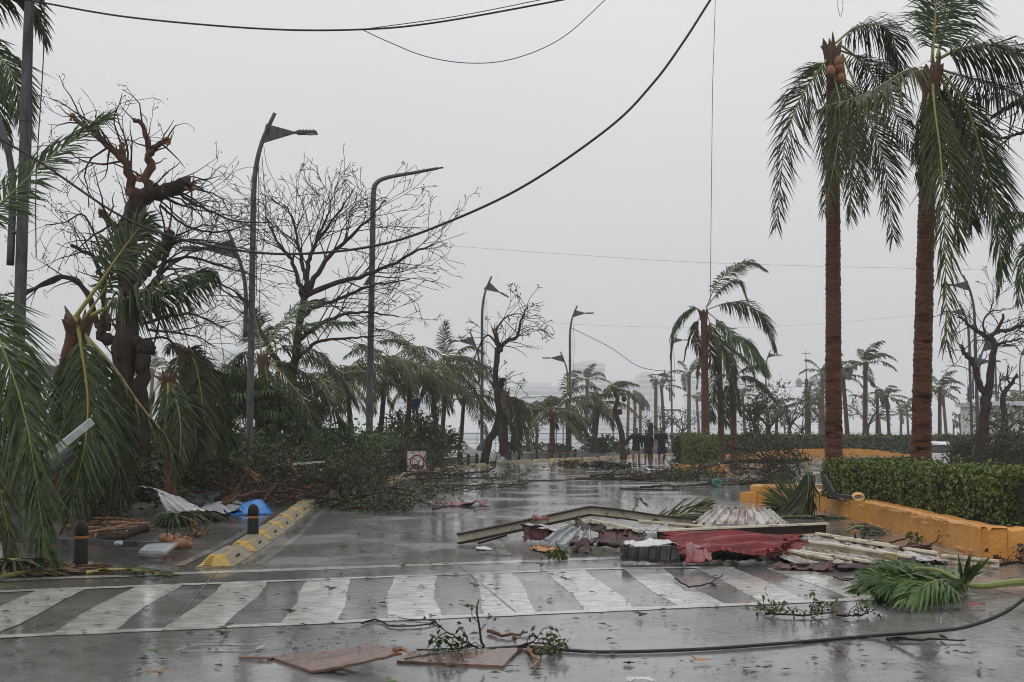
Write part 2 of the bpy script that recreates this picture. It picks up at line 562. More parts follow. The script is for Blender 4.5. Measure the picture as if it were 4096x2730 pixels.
def tag(o, label=None, cat=None, group=None, kind=None):
    if label:
        o['label'] = label
    if cat:
        o['category'] = cat
    if group:
        o['group'] = group
    if kind:
        o['kind'] = kind
    return o


def thing(name, label, cat, loc, group=None):
    o = bpy.data.objects.new(name, None)
    o.empty_display_size = 0.2
    o.location = Vector([float(q) for q in loc])
    sc.collection.objects.link(o)
    return tag(o, label, cat, group)


def copy_tree(o, loc, rz=0.0, s=1.0, label=None, group=None):
    c = o.copy()
    sc.collection.objects.link(c)
    c.location = loc
    c.rotation_euler = (0, 0, rz)
    c.scale = (s, s, s)
    if label:
        c['label'] = label
    if group:
        c['group'] = group
    elif label and 'group' in c:
        del c['group']
    for ch in o.children:
        d = ch.copy()
        sc.collection.objects.link(d)
        d.parent = c
        for g in ch.children:
            e = g.copy()
            sc.collection.objects.link(e)
            e.parent = d
    return c


def spline(pts, n):
    """Catmull-Rom through the points"""
    p = np.asarray(pts, float)
    if len(p) == 2:
        t = np.linspace(0, 1, n)[:, None]
        return p[0] * (1 - t) + p[1] * t
    q = np.vstack([2 * p[0] - p[1], p, 2 * p[-1] - p[-2]])
    ts = np.linspace(0, len(p) - 1, n)
    i = np.minimum(ts.astype(int), len(p) - 2)
    f = (ts - i)[:, None]
    a, b, c, d = q[i], q[i + 1], q[i + 2], q[i + 3]
    return 0.5 * (2 * b + (c - a) * f + (2 * a - 5 * b + 4 * c - d) * f ** 2 + (3 * b - a - 3 * c + d) * f ** 3)


def poly_sheet(name, pts, z, m, parent=None, kind='structure', zfun=None):
    """a flat sheet from an outline (fan-free n-gon)"""
    mb = MB()
    v = [(x, y, z + (float(zfun(x, y)) if zfun else 0)) for x, y in pts]
    mb.add(v, [list(range(len(v)))])
    o = mb.build(name, m, parent)
    if parent is None:
        tag(o, kind=kind)
    return o

# ================================================================== the setting
# left kerb line of the near carriageway (the row of lane separators), from the crossing into the bend
KERB = np.array([(-3.35, 14.1), (-3.55, 17.5), (-3.95, 21), (-4.3, 25), (-4.55, 30), (-4.3, 36), (-3.9, 42), (-3.2, 48),
                 (-2.2, 53), (-1.0, 58), (0.6, 62), (3.0, 66.5), (6.0, 71.5), (9.5, 78), (14, 85), (22, 93), (34, 101), (60, 112)])
KERBS = spline(KERB, 200)

# ground: one sheet to the horizon, finer where the land dips
gx = np.concatenate([np.linspace(-1550, -60, 12), np.linspace(-50, 70, 61), np.linspace(80, 1550, 12)])
gy = np.concatenate([np.linspace(-200, 0, 5), np.linspace(4, 180, 89)])
GX, GY = np.meshgrid(gx, gy, indexing='ij')
mb = MB()
mb.grid(np.stack([GX, GY, gz(GX, GY)], -1))
tag(mb.build('ground', 'side_asphalt'), kind='structure')

# carriageway asphalt
road_r = [(7.2, -5), (7.2, 14.9), (6.0, 14.9), (6.3, 24.5), (5.3, 27.6), (6.4, 29.5), (7.6, 36), (8.0, 46), (9.0, 52), (11.5, 58), (16, 66), (26, 76), (46, 88), (62, 96)]
road_l = [(p[0] - 0.25, p[1]) for p in KERBS[::4]]
road = [(-3.9, -5)] + [(-3.75, 13.8)] + road_l + road_r[::-1]
poly_sheet('road', road, 0.004, 'asphalt')

# sea beyond the promenade
mb = MB()
mb.add([(-1550, 179.5, -0.3), (1550, 179.5, -0.3), (1550, 1850, -0.3), (-1550, 1850, -0.3)], [[0, 1, 2, 3]])
tag(mb.build('sea', 'sea_water'), kind='structure')
mb = MB()
mb.box((0, 179.6, -0.8), (3000, 0.8, 0.9))
tag(mb.build('sea_wall', 'concrete_wet'), kind='structure')
# far promenade sidewalk, a step above the road, behind the separators of the bend
side = [(p[0] - 1.0 - 1.4 * sst(40, 70, p[1]), p[1] + 4.5 * sst(40, 80, p[1])) for p in KERBS[60:]]
mbk = MB()
top = [(x, y, 0.30) for x, y in side]
bot = [(x, y, 0.0) for x, y in side]
mbk.grid(np.stack([np.array(bot), np.array(top)]), flip=True)
in_ = np.array([(x - 0.35, y + 0.35, 0.30) for x, y in side])
mbk.grid(np.stack([np.array(top), in_]), flip=True)
tag(mbk.build('far_kerb', 'concrete_wet'), kind='structure')
lawn = [(x, y) for x, y in in_[:, :2]] + [(60, 117.5), (-14, 117.5), (-14, 62)]
poly_sheet('far_promenade', lawn, 0.296, 'concrete_wet')
poly_sheet('beach', [(-1400, 118.5), (1400, 118.5), (1400, 181), (-1400, 181)], 0.02, 'sand')
# strip of lawn along the far kerb
gr = [(x - 0.2, y + 0.2) for x, y in in_[14:, :2]]
poly_sheet('lawn', gr + [(x - 1.6, y + 2.6) for x, y in gr[::-1]], 0.302, 'grass')

# promenade pavement on the near left, behind its kerb
near_kerb = np.array([(-30, 17.0), (-11, 19.6), (-7.9, 21.4), (-7.1, 23.9), (-6.7, 27), (-6.6, 34), (-6.3, 44), (-5.6, 52), (-4.9, 58)])
kb = np.column_stack([spline(near_kerb, 60), np.zeros(60)])
kt = kb + (0, 0, 0.22)
ki = kt + np.array([-0.16, 0.10, 0])
mbk = MB()
mbk.grid(np.stack([kb, kt]), flip=True)
mbk.grid(np.stack([kt, ki]), flip=True)
tag(mbk.build('promenade_kerb', 'concrete_wet'), kind='structure')
poly_sheet('promenade', [(p[0], p[1]) for p in ki] + [(-14.2, 62), (-14.2, 118), (-60, 118), (-60, 17.5)], 0.216, 'soil')

# ------------------------------------------------------------------ painted markings
def wob_strip(a, b, w, n=40, amp=0.012):
    """hand-rolled paint line between two ground points"""
    a, b = np.array(a, float), np.array(b, float)
    t = nrm(b - a)
    s = np.array([-t[1], t[0]])
    f = np.linspace(0, 1, n)[:, None]
    c = a * (1 - f) + b * f
    l = c + s * (w / 2 + R.normal(size=(n, 1)) * amp)
    r = c - s * (w / 2 + R.normal(size=(n, 1)) * amp)
    return l, r


def strip_obj(name, l, r, z, m, parent=None):
    mb = MB()
    n = len(l)
    V = np.stack([np.column_stack([l, np.full(n, z)]), np.column_stack([r, np.full(n, z)])])
    mb.grid(V, flip=False)
    nz = np.cross(V[1, 0] - V[0, 0], V[0, 1] - V[0, 0])[2]
    if nz < 0:
        mb = MB()
        mb.grid(V, flip=True)
    return mb.build(name, m, parent)


def far_y(X):
    return np.interp(X, [-5.6, 1.0, 2.4, 4.5, 5.3, 6.5], [11.95, 14.08, 14.25, 13.95, 13.6, 13.2])


def near_y(X):
    return np.interp(X, [-4.6, 3.3, 6.6], [9.3, 11.55, 12.3])


cw = thing('crosswalk', None, None, (0, 12, 0))
tag(cw, kind='structure')
xs = np.linspace(-5.5, 2.6, 60)
l = np.column_stack([xs, far_y(xs) + 0.07 + R.normal(size=60) * 0.008])
r = np.column_stack([xs, far_y(xs) - 0.08 + R.normal(size=60) * 0.008])
strip_obj('border_line', l, r, 0.0090, 'road_paint', cw)
xs = np.linspace(-4.6, 3.6, 60)
l = np.column_stack([xs, near_y(xs) + 0.08 + R.normal(size=60) * 0.008])
r = np.column_stack([xs, near_y(xs) - 0.08 + R.normal(size=60) * 0.008])
strip_obj('border_line', l, r, 0.0090, 'road_paint', cw)
for k in range(-1, 14):
    x0 = -4.75 + 0.86 * k
    n = 16
    f = np.linspace(0, 1, n)
    wob = 0.05 * np.sin(f * 5.5 + k * 2.1)
    dx = 0.24 * (1 - f) + wob * 0.5
    xl = x0 + dx + R.normal(size=n) * 0.006
    xr = x0 + 0.45 + dx + R.normal(size=n) * 0.006
    ly = near_y(xl) * (1 - f) + far_y(xl) * f
    ry = near_y(xr) * (1 - f) + far_y(xr) * f
    strip_obj('stripe', np.column_stack([xl, ly]), np.column_stack([xr, ry]), 0.0065, 'road_paint' if k < 11 else 'road_paint_worn', cw)
l, r = wob_strip((-5.75, 12.98), (2.0, 15.5), 0.26, 60, 0.015)
tag(strip_obj('stop_line', l, r, 0.0065, 'road_paint'), kind='structure')
for pts, w, m in (([(-0.08, 15.6), (-0.45, 20.6), (-0.86, 29.5), (-1.0, 36), (-0.9, 41)], 0.15, 'road_paint_worn'),
                  ([(2.62, 16), (2.58, 23.6), (2.46, 30), (2.5, 37), (2.9, 44)], 0.14, 'road_paint_worn'),
                  ([(-3.05, 14.6), (-3.3, 19), (-3.7, 23), (-4.0, 28)], 0.10, 'road_paint_worn'),
                  ([(-3.95, 14.4), (-4.15, 18), (-4.6, 23)], 0.12, 'road_paint_worn'),
                  ([(5.75, 15.5), (5.9, 20), (5.7, 24), (5.0, 27.2)], 0.10, 'road_paint_worn')):
    c = spline(pts, 50)
    t = nrm(np.gradient(c, axis=0))
    s = np.column_stack([-t[:, 1], t[:, 0]])
    j = R.normal(size=(50, 1)) * 0.006
    tag(strip_obj('lane_line', c + s * (w / 2 + j), c - s * (w / 2 - j), 0.0065, m), kind='structure')

# tar joints across the crossing
for a, b in (((452, 560), (516, 613)), ((222, 566), (170, 628)), ((860, 568), (975, 625))):
    A, B = G(*a)[:2], G(*b)[:2]
    l, r = wob_strip(A, B, 0.010, 30, 0.002)
    tag(strip_obj('road_joint', l, r, 0.0105, 'tar_joint'), kind='structure')

# manhole cover frame near the camera, a pale cast square
mb = MB()
c0, c1, c2, c3 = [G(*q)[:2] for q in ((178, 652), (186, 645.5), (262, 645.5), (258, 652))]
for a, b in ((c0, c1), (c1, c2), (c2, c3), (c3, c0)):
    mb.bar((*a, 0.006), (*b, 0.006), 0.05, 0.008)
tag(mb.build('manhole_frame', 'road_paint_worn'), 'pale square manhole frame set in the wet asphalt', 'manhole')

# ------------------------------------------------------------------ median planter with orange rendered walls
WT = 0.39
def wall_strip(mb, line, h, th, mi=0):
    c = np.asarray(line, float)
    n = len(c)
    t = nrm(np.gradient(c, axis=0))
    s = np.column_stack([t[:, 1], -t[:, 0]])   # to the right of travel
    o = c
    i = c + s * th
    hv = h + R.normal(size=n) * 0.006
    z0 = np.full(n, -0.05)
    A = np.column_stack([o, z0])
    B = np.column_stack([o + s * 0.012, hv - 0.035])
    C = np.column_stack([o + s * 0.05, hv])
    D = np.column_stack([i, hv - 0.005])
    E = np.column_stack([i, z0])
    bul = R.normal(size=(n, 1)) * 0.006
    V = np.stack([A + np.column_stack([s * bul, z0 * 0]), B + np.column_stack([s * bul, z0 * 0]), C, D, E])
    mb.grid(V, mi, flip=False)


pl = thing('median_planter', 'long planter with peeling orange rendered wall holding the trimmed hedge', 'planter', (7, 20, 0))
left = spline([(5.42, 27.5), (5.62, 26.9), (5.95, 26.1), (6.22, 25.0)], 14)
front = spline([(6.22, 25.0), (6.15, 20.0), (5.97, 15.18)], 70)
endw = spline([(5.97, 15.18), (8.0, 15.18), (12.0, 15.25)], 50)
mb = MB()
# travel direction so that the inside of the planter lies on the left -> mirror the offset
def wall_from(line, h, th):
    m_ = MB()
    wall_strip(m_, np.asarray(line)[::-1], h, th)
    return m_
for nm, ln in (('wall', front), ('wall', endw), ('nose_wall', left)):
    w = wall_from(ln, WT, 0.24)
    ob = w.build(nm, 'kerb_orange', pl)
low = MB()
low.box((5.62, 27.55, 0.10), (0.62, 0.55, 0.22), rz=0.5)
low.build('low_block', 'kerb_orange', pl)
mb = MB()
soil = [(6.1, 15.4), (12, 15.45), (12.5, 27), (6.0, 27.4), (6.3, 25)]
mb.add([(x, y, 0.345) for x, y in soil], [list(range(5))])
mb.build('soil', 'soil', pl)
bw = MB()
bw.bar((5.6, 27.7, 0.17), (12.4, 27.2, 0.17), 0.24, 0.42)
bw.build('back_wall', 'kerb_orange', pl)
# flaked render: pale scars standing a little proud along the front top edge
fk = MB()
for q in range(70):
    f = R.random()
    c = np.array([np.interp(f, [0, 1], [6.21, 5.98]), np.interp(f, [0, 1], [24.8, 15.3])])
    zz = WT - abs(R.normal()) * 0.05 - 0.01 if R.random() < 0.75 else R.random() * 0.06
    ln = 0.05 + R.random() * 0.3
    fk.bar((c[0] - 0.004, c[1] - ln / 2, zz), (c[0] - 0.004, c[1] + ln / 2, zz + R.normal() * 0.012), 0.02, 0.008 + R.random() * 0.012)
tag(fk.build('flaked_render', 'stucco_pale', pl), kind='stuff')


# ------------------------------------------------------------------ clipped hedges
def hedge(name, label, line, width, z0, z1, dens, leaf=0.05, m='hedge_leaf', core=True, group=None, wav=0.05):
    """line: outline of the near face (list of xy); the hedge is 'width' deep behind it"""
    c = spline(line, max(8, len(line) * 10))
    t = nrm(np.gradient(c, axis=0))
    s = np.column_stack([-t[:, 1], t[:, 0]])
    seg = np.linalg.norm(np.diff(c, axis=0), axis=1)
    cum = np.concatenate([[0], np.cumsum(seg)])
    Ltot = cum[-1]
    th = thing(name, label, 'hedge', (*c[0], z0), group)
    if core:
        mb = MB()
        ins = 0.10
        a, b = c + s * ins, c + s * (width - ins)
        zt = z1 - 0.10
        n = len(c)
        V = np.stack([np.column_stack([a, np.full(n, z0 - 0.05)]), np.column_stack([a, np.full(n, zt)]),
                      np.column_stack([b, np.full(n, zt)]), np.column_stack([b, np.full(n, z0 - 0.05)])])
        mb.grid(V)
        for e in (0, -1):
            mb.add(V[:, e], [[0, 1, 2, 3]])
        mb.build('dark_core', 'hedge_core', th)  # solid near-black box whose colour stands in for the shaded hedge interior
    area = Ltot * (2 * (z1 - z0) + width)
    n = int(area * dens)
    f = R.random(n) * Ltot
    pos = np.column_stack([np.interp(f, cum, c[:, 0]), np.interp(f, cum, c[:, 1])])
    sd = np.column_stack([np.interp(f, cum, s[:, 0]), np.interp(f, cum, s[:, 1])])
    h = z1 - z0
    pick = R.random(n) * (2 * h + width)
    front_ = pick < h
    back_ = (pick >= h) & (pick < 2 * h)
    dep = np.where(front_, 0, np.where(back_, width, R.random(n) * width))
    z = np.where(front_ | back_, z0 + R.random(n) * h, z1)
    # end caps
    ne = int(width * h * dens)
    for e, sg in ((0, -1), (-1, 1)):
        d_ = R.random(ne) * width
        pos = np.vstack([pos, c[e] + np.zeros((ne, 2))])
        sd = np.vstack([sd, s[e] + np.zeros((ne, 2))])
        dep = np.concatenate([dep, d_])
        z = np.concatenate([z, z0 + R.random(ne) * h])
        f = np.concatenate([f, np.full(ne, cum[e])])
    N = len(f)
    bump = wav * (1.5 * np.abs(np.sin(f * 4.2 + 0.6 * np.sin(f))) - 0.8 + 0.5 * np.sin(f * 11.3 + 1) + 0.5 * np.sin(z * 7 + f * 3)) + R.normal(size=N) * 0.04
    top = z >= z1 - 1e-6
    out = np.where(dep < width / 2, -1.0, 1.0)
    cen = np.column_stack([pos + sd * dep[:, None], z])
    cen[:, :2] += sd * (np.where(top, 0, bump * out))[:, None]
    cen[:, 2] += np.where(top, bump * 0.9 + np.abs(R.normal(size=N)) ** 2 * 0.02, 0)
    nor = np.where(top[:, None], np.array([[0, 0, 1.0]]), np.column_stack([sd * out[:, None], np.full(N, 0.35)]))
    nor = nrm(nor + R.normal(size=(N, 3)) * 0.55)
    dr = nrm(np.cross(nor, R.normal(size=(N, 3))) + np.array([0, 0, 0.4]))
    mb = MB()
    ls = leaf * (0.7 + 0.6 * R.random(N))
    mb.leaves(cen, dr, nor, ls * 1.5, ls)
    tag(mb.build('foliage', m, th), kind='stuff')
    return th


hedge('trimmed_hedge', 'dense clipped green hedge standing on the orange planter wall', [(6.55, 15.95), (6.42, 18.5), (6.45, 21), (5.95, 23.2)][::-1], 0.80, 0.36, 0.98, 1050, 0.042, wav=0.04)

# ================================================================== vegetation builders
DOWN = np.array([0, 0, -1.0])


def frond_mesh(pts, nleaf=60, ll=0.75, w=0.042, droop=0.7, n0=None, r=0.028, seed=0, tipcut=1.0, start=0.16, wind=(0.12, 0, 0), sides=5, two=(1, -1), stiff=1.0, sweep=None):
    """rachis through pts with two rows of leaflets; returns an MB (0 leaflets, 1 rachis)"""
    rg = np.random.default_rng(seed + 11)
    if w < 0.1:
        nleaf, ll, w = int(nleaf * 1.4), ll * 1.12, w * 0.9
    K = 26
    c = spline(pts, K)
    T = nrm(np.gradient(c, axis=0))
    if n0 is None:
        n0 = np.array([0, 0, 1.0]) if abs(T[2, 2]) < 0.92 else np.array([0, -1.0, 0])
    n = np.asarray(n0, float)
    NN = np.zeros_like(c)
    for i in range(K):
        n = nrm(n - T[i] * np.dot(n, T[i]))
        NN[i] = n
    a0 = 42 if (c[-1] - c[0])[2] < -0.72 * np.linalg.norm(c[-1] - c[0]) else 20
    a0 = sweep or a0
    mb = MB()
    rad = r * (1 - 0.88 * np.linspace(0, 1, K))
    mb.tube(c, rad, sides, 1)
    length = np.linalg.norm(np.diff(c, axis=0), axis=1).sum()
    ci = np.linspace(0, 1, K)
    for sg in two:
        t = np.linspace(start, tipcut, nleaf) + rg.normal(size=nleaf) * 0.004
        t = np.clip(t, 0.02, 1)
        keep = rg.random(nleaf) > 0.10
        t = t[keep]
        m_ = len(t)
        B = np.column_stack([np.interp(t, ci, c[:, k]) for k in range(3)])
        TT = nrm(np.column_stack([np.interp(t, ci, T[:, k]) for k in range(3)]))
        NV = nrm(np.column_stack([np.interp(t, ci, NN[:, k]) for k in range(3)]))
        S = np.cross(TT, NV) * sg
        tt = np.clip((t - start) / (1 - start), 0, 1)
        prof = np.clip(0.45 + 2.2 * tt, 0, 1) * (1 - 0.62 * np.clip((tt - 0.35) / 0.65, 0, 1) ** 1.5)
        le = ll * prof * (0.85 + 0.3 * rg.random(m_))
        a = np.radians(a0 + (68 - a0) * tt ** 1.3) + rg.normal(size=m_) * 0.13
        d0 = S * np.cos(a)[:, None] + TT * np.sin(a)[:, None] + NV * 0.12 + rg.normal(size=(m_, 3)) * 0.07
        d0 = nrm(d0)
        dr = droop * (0.5 + 1.0 * rg.random(m_))[:, None]
        d1 = nrm(d0 + DOWN * dr * 0.45 + np.array(wind) * 0.4)
        d2 = nrm(d0 * 0.8 * stiff + DOWN * dr * 1.35 + np.array(wind))
        p1 = B + d1 * (le * 0.5)[:, None]
        p2 = p1 + d2 * (le * 0.5)[:, None]
        wv = TT - d1 * np.sum(TT * d1, 1, keepdims=True)
        wv = nrm(wv + rg.normal(size=(m_, 3)) * 0.25) * (w / 2)
        V = np.stack([B - wv * 0.6, B + wv * 0.6, p1 + wv, p1 - wv, p2 + wv * 0.12, p2 - wv * 0.12], 1)
        o = np.arange(m_)[:, None] * 6
        F = np.concatenate([o + np.array([[0, 1, 2, 3]]), o + np.array([[3, 2, 4, 5]])])
        mb.add(V.reshape(-1, 3), F, 0)
    return mb


def sim_rachis(p0, az, el, length, grav, wind, n=9):
    d = np.array([math.cos(az) * math.cos(el), math.sin(az) * math.cos(el), math.sin(el)])
    p = np.array(p0, float)
    out = [p.copy()]
    for i in range(n):
        d = nrm(d + DOWN * grav * (0.4 + i / n) / n + np.array(wind) / n)
        p = p + d * length / n
        out.append(p.copy())
    return np.array(out)


def trunk_mesh(pts, r0, r1, sides=14, ring=0.09, flare=1.35, n=None):
    c0 = np.asarray(pts, float)
    L_ = np.linalg.norm(np.diff(c0, axis=0), axis=1).sum()
    n = n or max(10, int(L_ / ring * 2))
    c = spline(c0, n)
    f = np.linspace(0, 1, n)
    rad = r0 + (r1 - r0) * f
    rad = rad * (1 + (flare - 1) * np.exp(-f * L_ / 0.45))
    rad = rad * (1 + 0.035 * np.where(np.arange(n) % 2 == 0, 1, -1) * (0.5 + R.random(n)))
    c = c + R.normal(size=c.shape) * np.array([0.004, 0.004, 0.012])
    mb = MB()
    mb.tube(c, rad, sides, 0, wob=0.015)
    return mb


def crown_sheaths(mb, top, r, n=9, h=0.35, mi=0):
    for k in range(n):
        a = 2 * math.pi * k / n + R.normal() * 0.2
        d = np.array([math.cos(a), math.sin(a), 0])
        hh = h * (0.25 + 0.75 * R.random() ** 2)
        p = np.array(top) + d * r * 0.75
        q = R.normal(size=3) * 0.03
        mb.tube([p - (0, 0, h * (0.7 + R.random())), p + d * 0.04 + q, p + d * (0.05 + 0.12 * R.random()) + q * 2 + (0, 0, hh)], [r * 0.35, r * 0.5, 0.008], 5, mi, wob=0.15)


def splinters(mb, top, r, n=8, h=0.35, mi=0):
    for k in range(n):
        a = R.random() * 6.28
        d = np.array([math.cos(a), math.sin(a), 0]) * r * R.random()
        p = np.array(top) + d
        mb.tube([p - (0, 0, 0.15), p + (R.normal() * r * 0.8, R.normal() * r * 0.5, h * (0.1 + 0.75 * R.random() ** 2))], [r * 0.42, r * 0.06], 4, mi, wob=0.2)


def palm(label, base, top, r0, r1, fronds, bark='palm_bark', ring=0.09, sides=14, group=None, mids=(), leaf='leaflet', name='coconut_palm',
         nleaf=60, ll=0.75, w=0.042, head=True, coconuts=0, headh=0.35, flare=1.35):
    """fronds: list of dicts / point lists"""
    th = thing(name, label, 'palm', base, group)
    trunk_mesh([base, *mids, top], r0, r1, sides, ring, flare).build('trunk', bark, th, smooth=True)
    if head:
        mb = MB()
        crown_sheaths(mb, top, r1, 10, headh)
        mb.build('leaf_sheath', 'sheath', th)
    for k, f in enumerate(fronds):
        f = f if isinstance(f, dict) else {'pts': f}
        mats = [f.pop('leaf', leaf), f.pop('rach', 'rachis_green')]
        kw = dict(nleaf=nleaf, ll=ll, w=w, seed=k * 7 + int(abs(base[0] * 100)))
        kw.update(f)
        build_frond(frond_mesh(**kw), 'palm_leaf', mats, th)
    for k in range(coconuts):
        mb = MB()
        a = R.random() * 6.28
        ball(mb, np.array(top) + (math.cos(a) * r1 * 1.9 - 0.1, math.sin(a) * r1 * 1.9 - 0.12, -0.35 - 0.12 * k), (0.11, 0.11, 0.14))
        mb.build('coconut', 'coconut_husk', th, smooth=True)
    return th


def ball(mb, c, r, mi=0, nu=10, nv=7, wob=0.03):
    u = np.linspace(0, 2 * math.pi, nu + 1)
    v = np.linspace(0.02, math.pi - 0.02, nv)
    U, W = np.meshgrid(u, v, indexing='ij')
    k = 1 + wob * np.sin(U * 3) * np.sin(W)
    V = np.stack([np.cos(U) * np.sin(W) * r[0] * k, np.sin(U) * np.sin(W) * r[1] * k, np.cos(W) * r[2]], -1) + np.array(c)
    mb.grid(V, mi)


def auto_fronds(top, n, length, seed, wind=(0.25, 0, 0.0), grav=1.6, el=(0.0, 1.1), **kw):
    rg = np.random.default_rng(seed)
    out = []
    for k in range(n):
        az = 2 * math.pi * (k + rg.random() * 0.7) / n
        e = el[0] + (el[1] - el[0]) * rg.random()
        out.append(dict(pts=sim_rachis(top, az, e, length * (0.75 + 0.4 * rg.random()), grav * (0.7 + 0.6 * rg.random()), wind), **kw))
    return out


# ---- broad-leaved trees: limbs as tubes, twigs as one part, a few leaf tufts
class Tree:
    def __init__(self, seed, rmin=0.004):
        self.rmin = rmin
        self.rg = random.Random(seed)
        self.S, self.tips = [], []

    def sprout(self, p, d, L_, r, lev, grav=0.0, wig=0.16, prob=0.5, ang=(22, 48), step=0.22, up=0.0, ratio=(0.4, 0.7)):
        rg = self.rg
        n = max(3, int(L_ / step))
        st = L_ / n
        px, py, pz = p
        dx, dy, dz = d
        for i in range(n):
            dx += rg.gauss(0, wig)
            dy += rg.gauss(0, wig)
            dz += rg.gauss(0, wig) - grav * (i + 1) / n + up * (i + 1) / n
            m = math.sqrt(dx * dx + dy * dy + dz * dz) + 1e-9
            dx, dy, dz = dx / m, dy / m, dz / m
            qx, qy, qz = px + dx * st, py + dy * st, pz + dz * st
            if qz < 0.05:
                qz = 0.05 + rg.random() * 0.04
            ra = max(r * (1 - 0.72 * i / n), self.rmin)
            rb = max(r * (1 - 0.72 * (i + 1) / n), self.rmin * 0.8)
            self.S.append((px, py, pz, qx, qy, qz, ra, rb))
            px, py, pz = qx, qy, qz
            if lev > 0 and i >= 1 and rg.random() < prob:
                a = math.radians(rg.uniform(*ang))
                # random perpendicular
                rx, ry, rz = rg.gauss(0, 1), rg.gauss(0, 1), rg.gauss(0, 1)
                dt = rx * dx + ry * dy + rz * dz
                rx, ry, rz = rx - dt * dx, ry - dt * dy, rz - dt * dz
                m = math.sqrt(rx * rx + ry * ry + rz * rz) + 1e-9
                ca, sa = math.cos(a), math.sin(a) / m
                self.sprout((px, py, pz), (dx * ca + rx * sa, dy * ca + ry * sa, dz * ca + rz * sa),
                            L_ * rg.uniform(*ratio) * (1 - 0.4 * i / n), max(rb * 0.68, self.rmin), lev - 1, grav, wig, prob, ang, step, up, ratio)
        self.tips.append((px, py, pz, dx, dy, dz))

    def along(self, c, r0, r1, n, L_, lev, f0=0.2, tr=0.03, **kw):
        """side branches along a limb polyline"""
        c = np.asarray(c)
        T = nrm(np.gradient(c, axis=0))
        for k in range(n):
            f = f0 + (1 - f0) * (k + self.rg.random()) / n
            i = min(len(c) - 1, int(f * (len(c) - 1)))
            rd = np.array([self.rg.gauss(0, 1) for _ in range(3)])
            rd = nrm(rd - T[i] * np.dot(rd, T[i]))
            a = math.radians(self.rg.uniform(25, 60))
            d = T[i] * math.cos(a) + rd * math.sin(a)
            self.sprout(tuple(c[i]), tuple(d), L_ * self.rg.uniform(0.6, 1.2) * (1 - 0.35 * f), max(self.rmin, min((r0 + (r1 - r0) * f) * 0.45, tr)), lev, **kw)

    def leaves(self, mb, per, size, mi=0, spread=0.1, frac=1.0):
        tips = [t for t in self.tips if self.rg.random() < frac]
        if not tips or not per:
            return
        t = np.array(tips)
        n = len(t) * per
        C = np.repeat(t[:, :3], per, 0) + R.normal(size=(n, 3)) * spread
        C[:, 2] = np.maximum(C[:, 2], 0.03)
        D = np.repeat(t[:, 3:], per, 0) + R.normal(size=(n, 3)) * 0.8
        N = R.normal(size=(n, 3)) + np.array([0, 0, 0.8])
        s = size * (0.6 + 0.8 * R.random(n))
        mb.leaves(C, D, N, s * 1.7, s * 0.8, mi)


def limb_tube(mb, pts, r0, r1, n=18, sides=8, jit=0.02, mi=0):
    c = spline(pts, n)
    c[1:-1] += R.normal(size=(n - 2, 3)) * jit
    f = np.linspace(0, 1, n)
    mb.tube(c, (r0 + (r1 - r0) * f) * (1 + R.normal(size=n) * 0.05), sides, mi, wob=0.04)
    return c


def shrub(label, c, rad, nleaf, size=0.07, m='leaf', clumps=26, name='shrub', group=None, stems=8, flat=0.0, wood='twig', cat='shrub', spike=None):
    c, rad = np.array(c, float), np.array(rad, float)
    th = thing(name, label, cat, c - (0, 0, rad[2]) if not flat else c, group)
    d = nrm(R.normal(size=(clumps, 3)))
    d[:, 2] = np.abs(d[:, 2]) if flat else d[:, 2]
    cc = c + d * rad * (0.45 + 0.55 * R.random((clumps, 1)))
    cc[:, 2] = np.maximum(cc[:, 2], 0.06)
    k = R.integers(0, clumps, nleaf)
    C = cc[k] + R.normal(size=(nleaf, 3)) * rad * 0.19
    C[:, 2] = np.maximum(C[:, 2], 0.03)
    out = nrm(C - c)
    D = nrm(out + R.normal(size=(nleaf, 3)) * 0.7 + np.array([0.1, 0, 0.0]))
    N = nrm(R.normal(size=(nleaf, 3)) + np.array([0, 0, 1.0]) + out * 0.5)
    s = size * (0.6 + 0.8 * R.random(nleaf))
    mb = MB()
    mb.leaves(C, D, N, s * 1.8, s * 0.85)
    tag(mb.build('foliage', m, th), kind='stuff')
    mb = MB()
    b = np.array([c[0], c[1], max(0.0, c[2] - rad[2])])
    for i in range(min(stems, clumps)):
        p = cc[i]
        mid = (b + p) / 2 + R.normal(size=3) * rad * 0.15
        mb.tube(spline([b + R.normal(size=3) * (rad * 0.1) * (1, 1, 0), mid, p], 7), np.linspace(0.03, 0.008, 7) * max(1, rad[2]), 5)
    mb.build('stem', wood, th)
    return th


def fallen_branch(label, paths, r0, side_n, side_len, lev, leaf_per, leaf_size, seed, m='leaf_dull', wood='bark', grav=0.05, name='fallen_branch',
                  frac=1.0, spread=0.1, group=None, up=0.0, prob=0.45, cat='branch', step=0.2, tw='twig', wig=0.16):
    th = thing(name, label, cat, (*np.asarray(paths[0][0])[:2], 0.0), group)
    T = Tree(seed, 0.00026 * paths[0][0][1])
    for i, p in enumerate(paths):
        mb = MB()
        rr = r0 * (1.0 if i == 0 else 0.7)
        c = limb_tube(mb, p, rr, rr * 0.3, 16, 7, 0.015)
        mb.build('limb', wood, th, smooth=True)
        T.along(c, rr, rr * 0.3, side_n, side_len, lev, 0.1, grav=grav, up=up, prob=prob, step=step, wig=wig)
    mb = MB()
    mb.segs(T.S)
    tag(mb.build('twigs', tw, th), kind='stuff')
    if leaf_per:
        mb = MB()
        T.leaves(mb, leaf_per, leaf_size, 0, spread, frac)
        tag(mb.build('foliage', m, th), kind='stuff')
    return th

# ================================================================== the two tall palms in the median
def PP(lst, Y, dy=0.0):
    """pixel track -> points at depth Y, receding dy over its length"""
    n = len(lst)
    return [P(x, y, Y + dy * i / max(1, n - 1)) for i, (x, y) in enumerate(lst)]


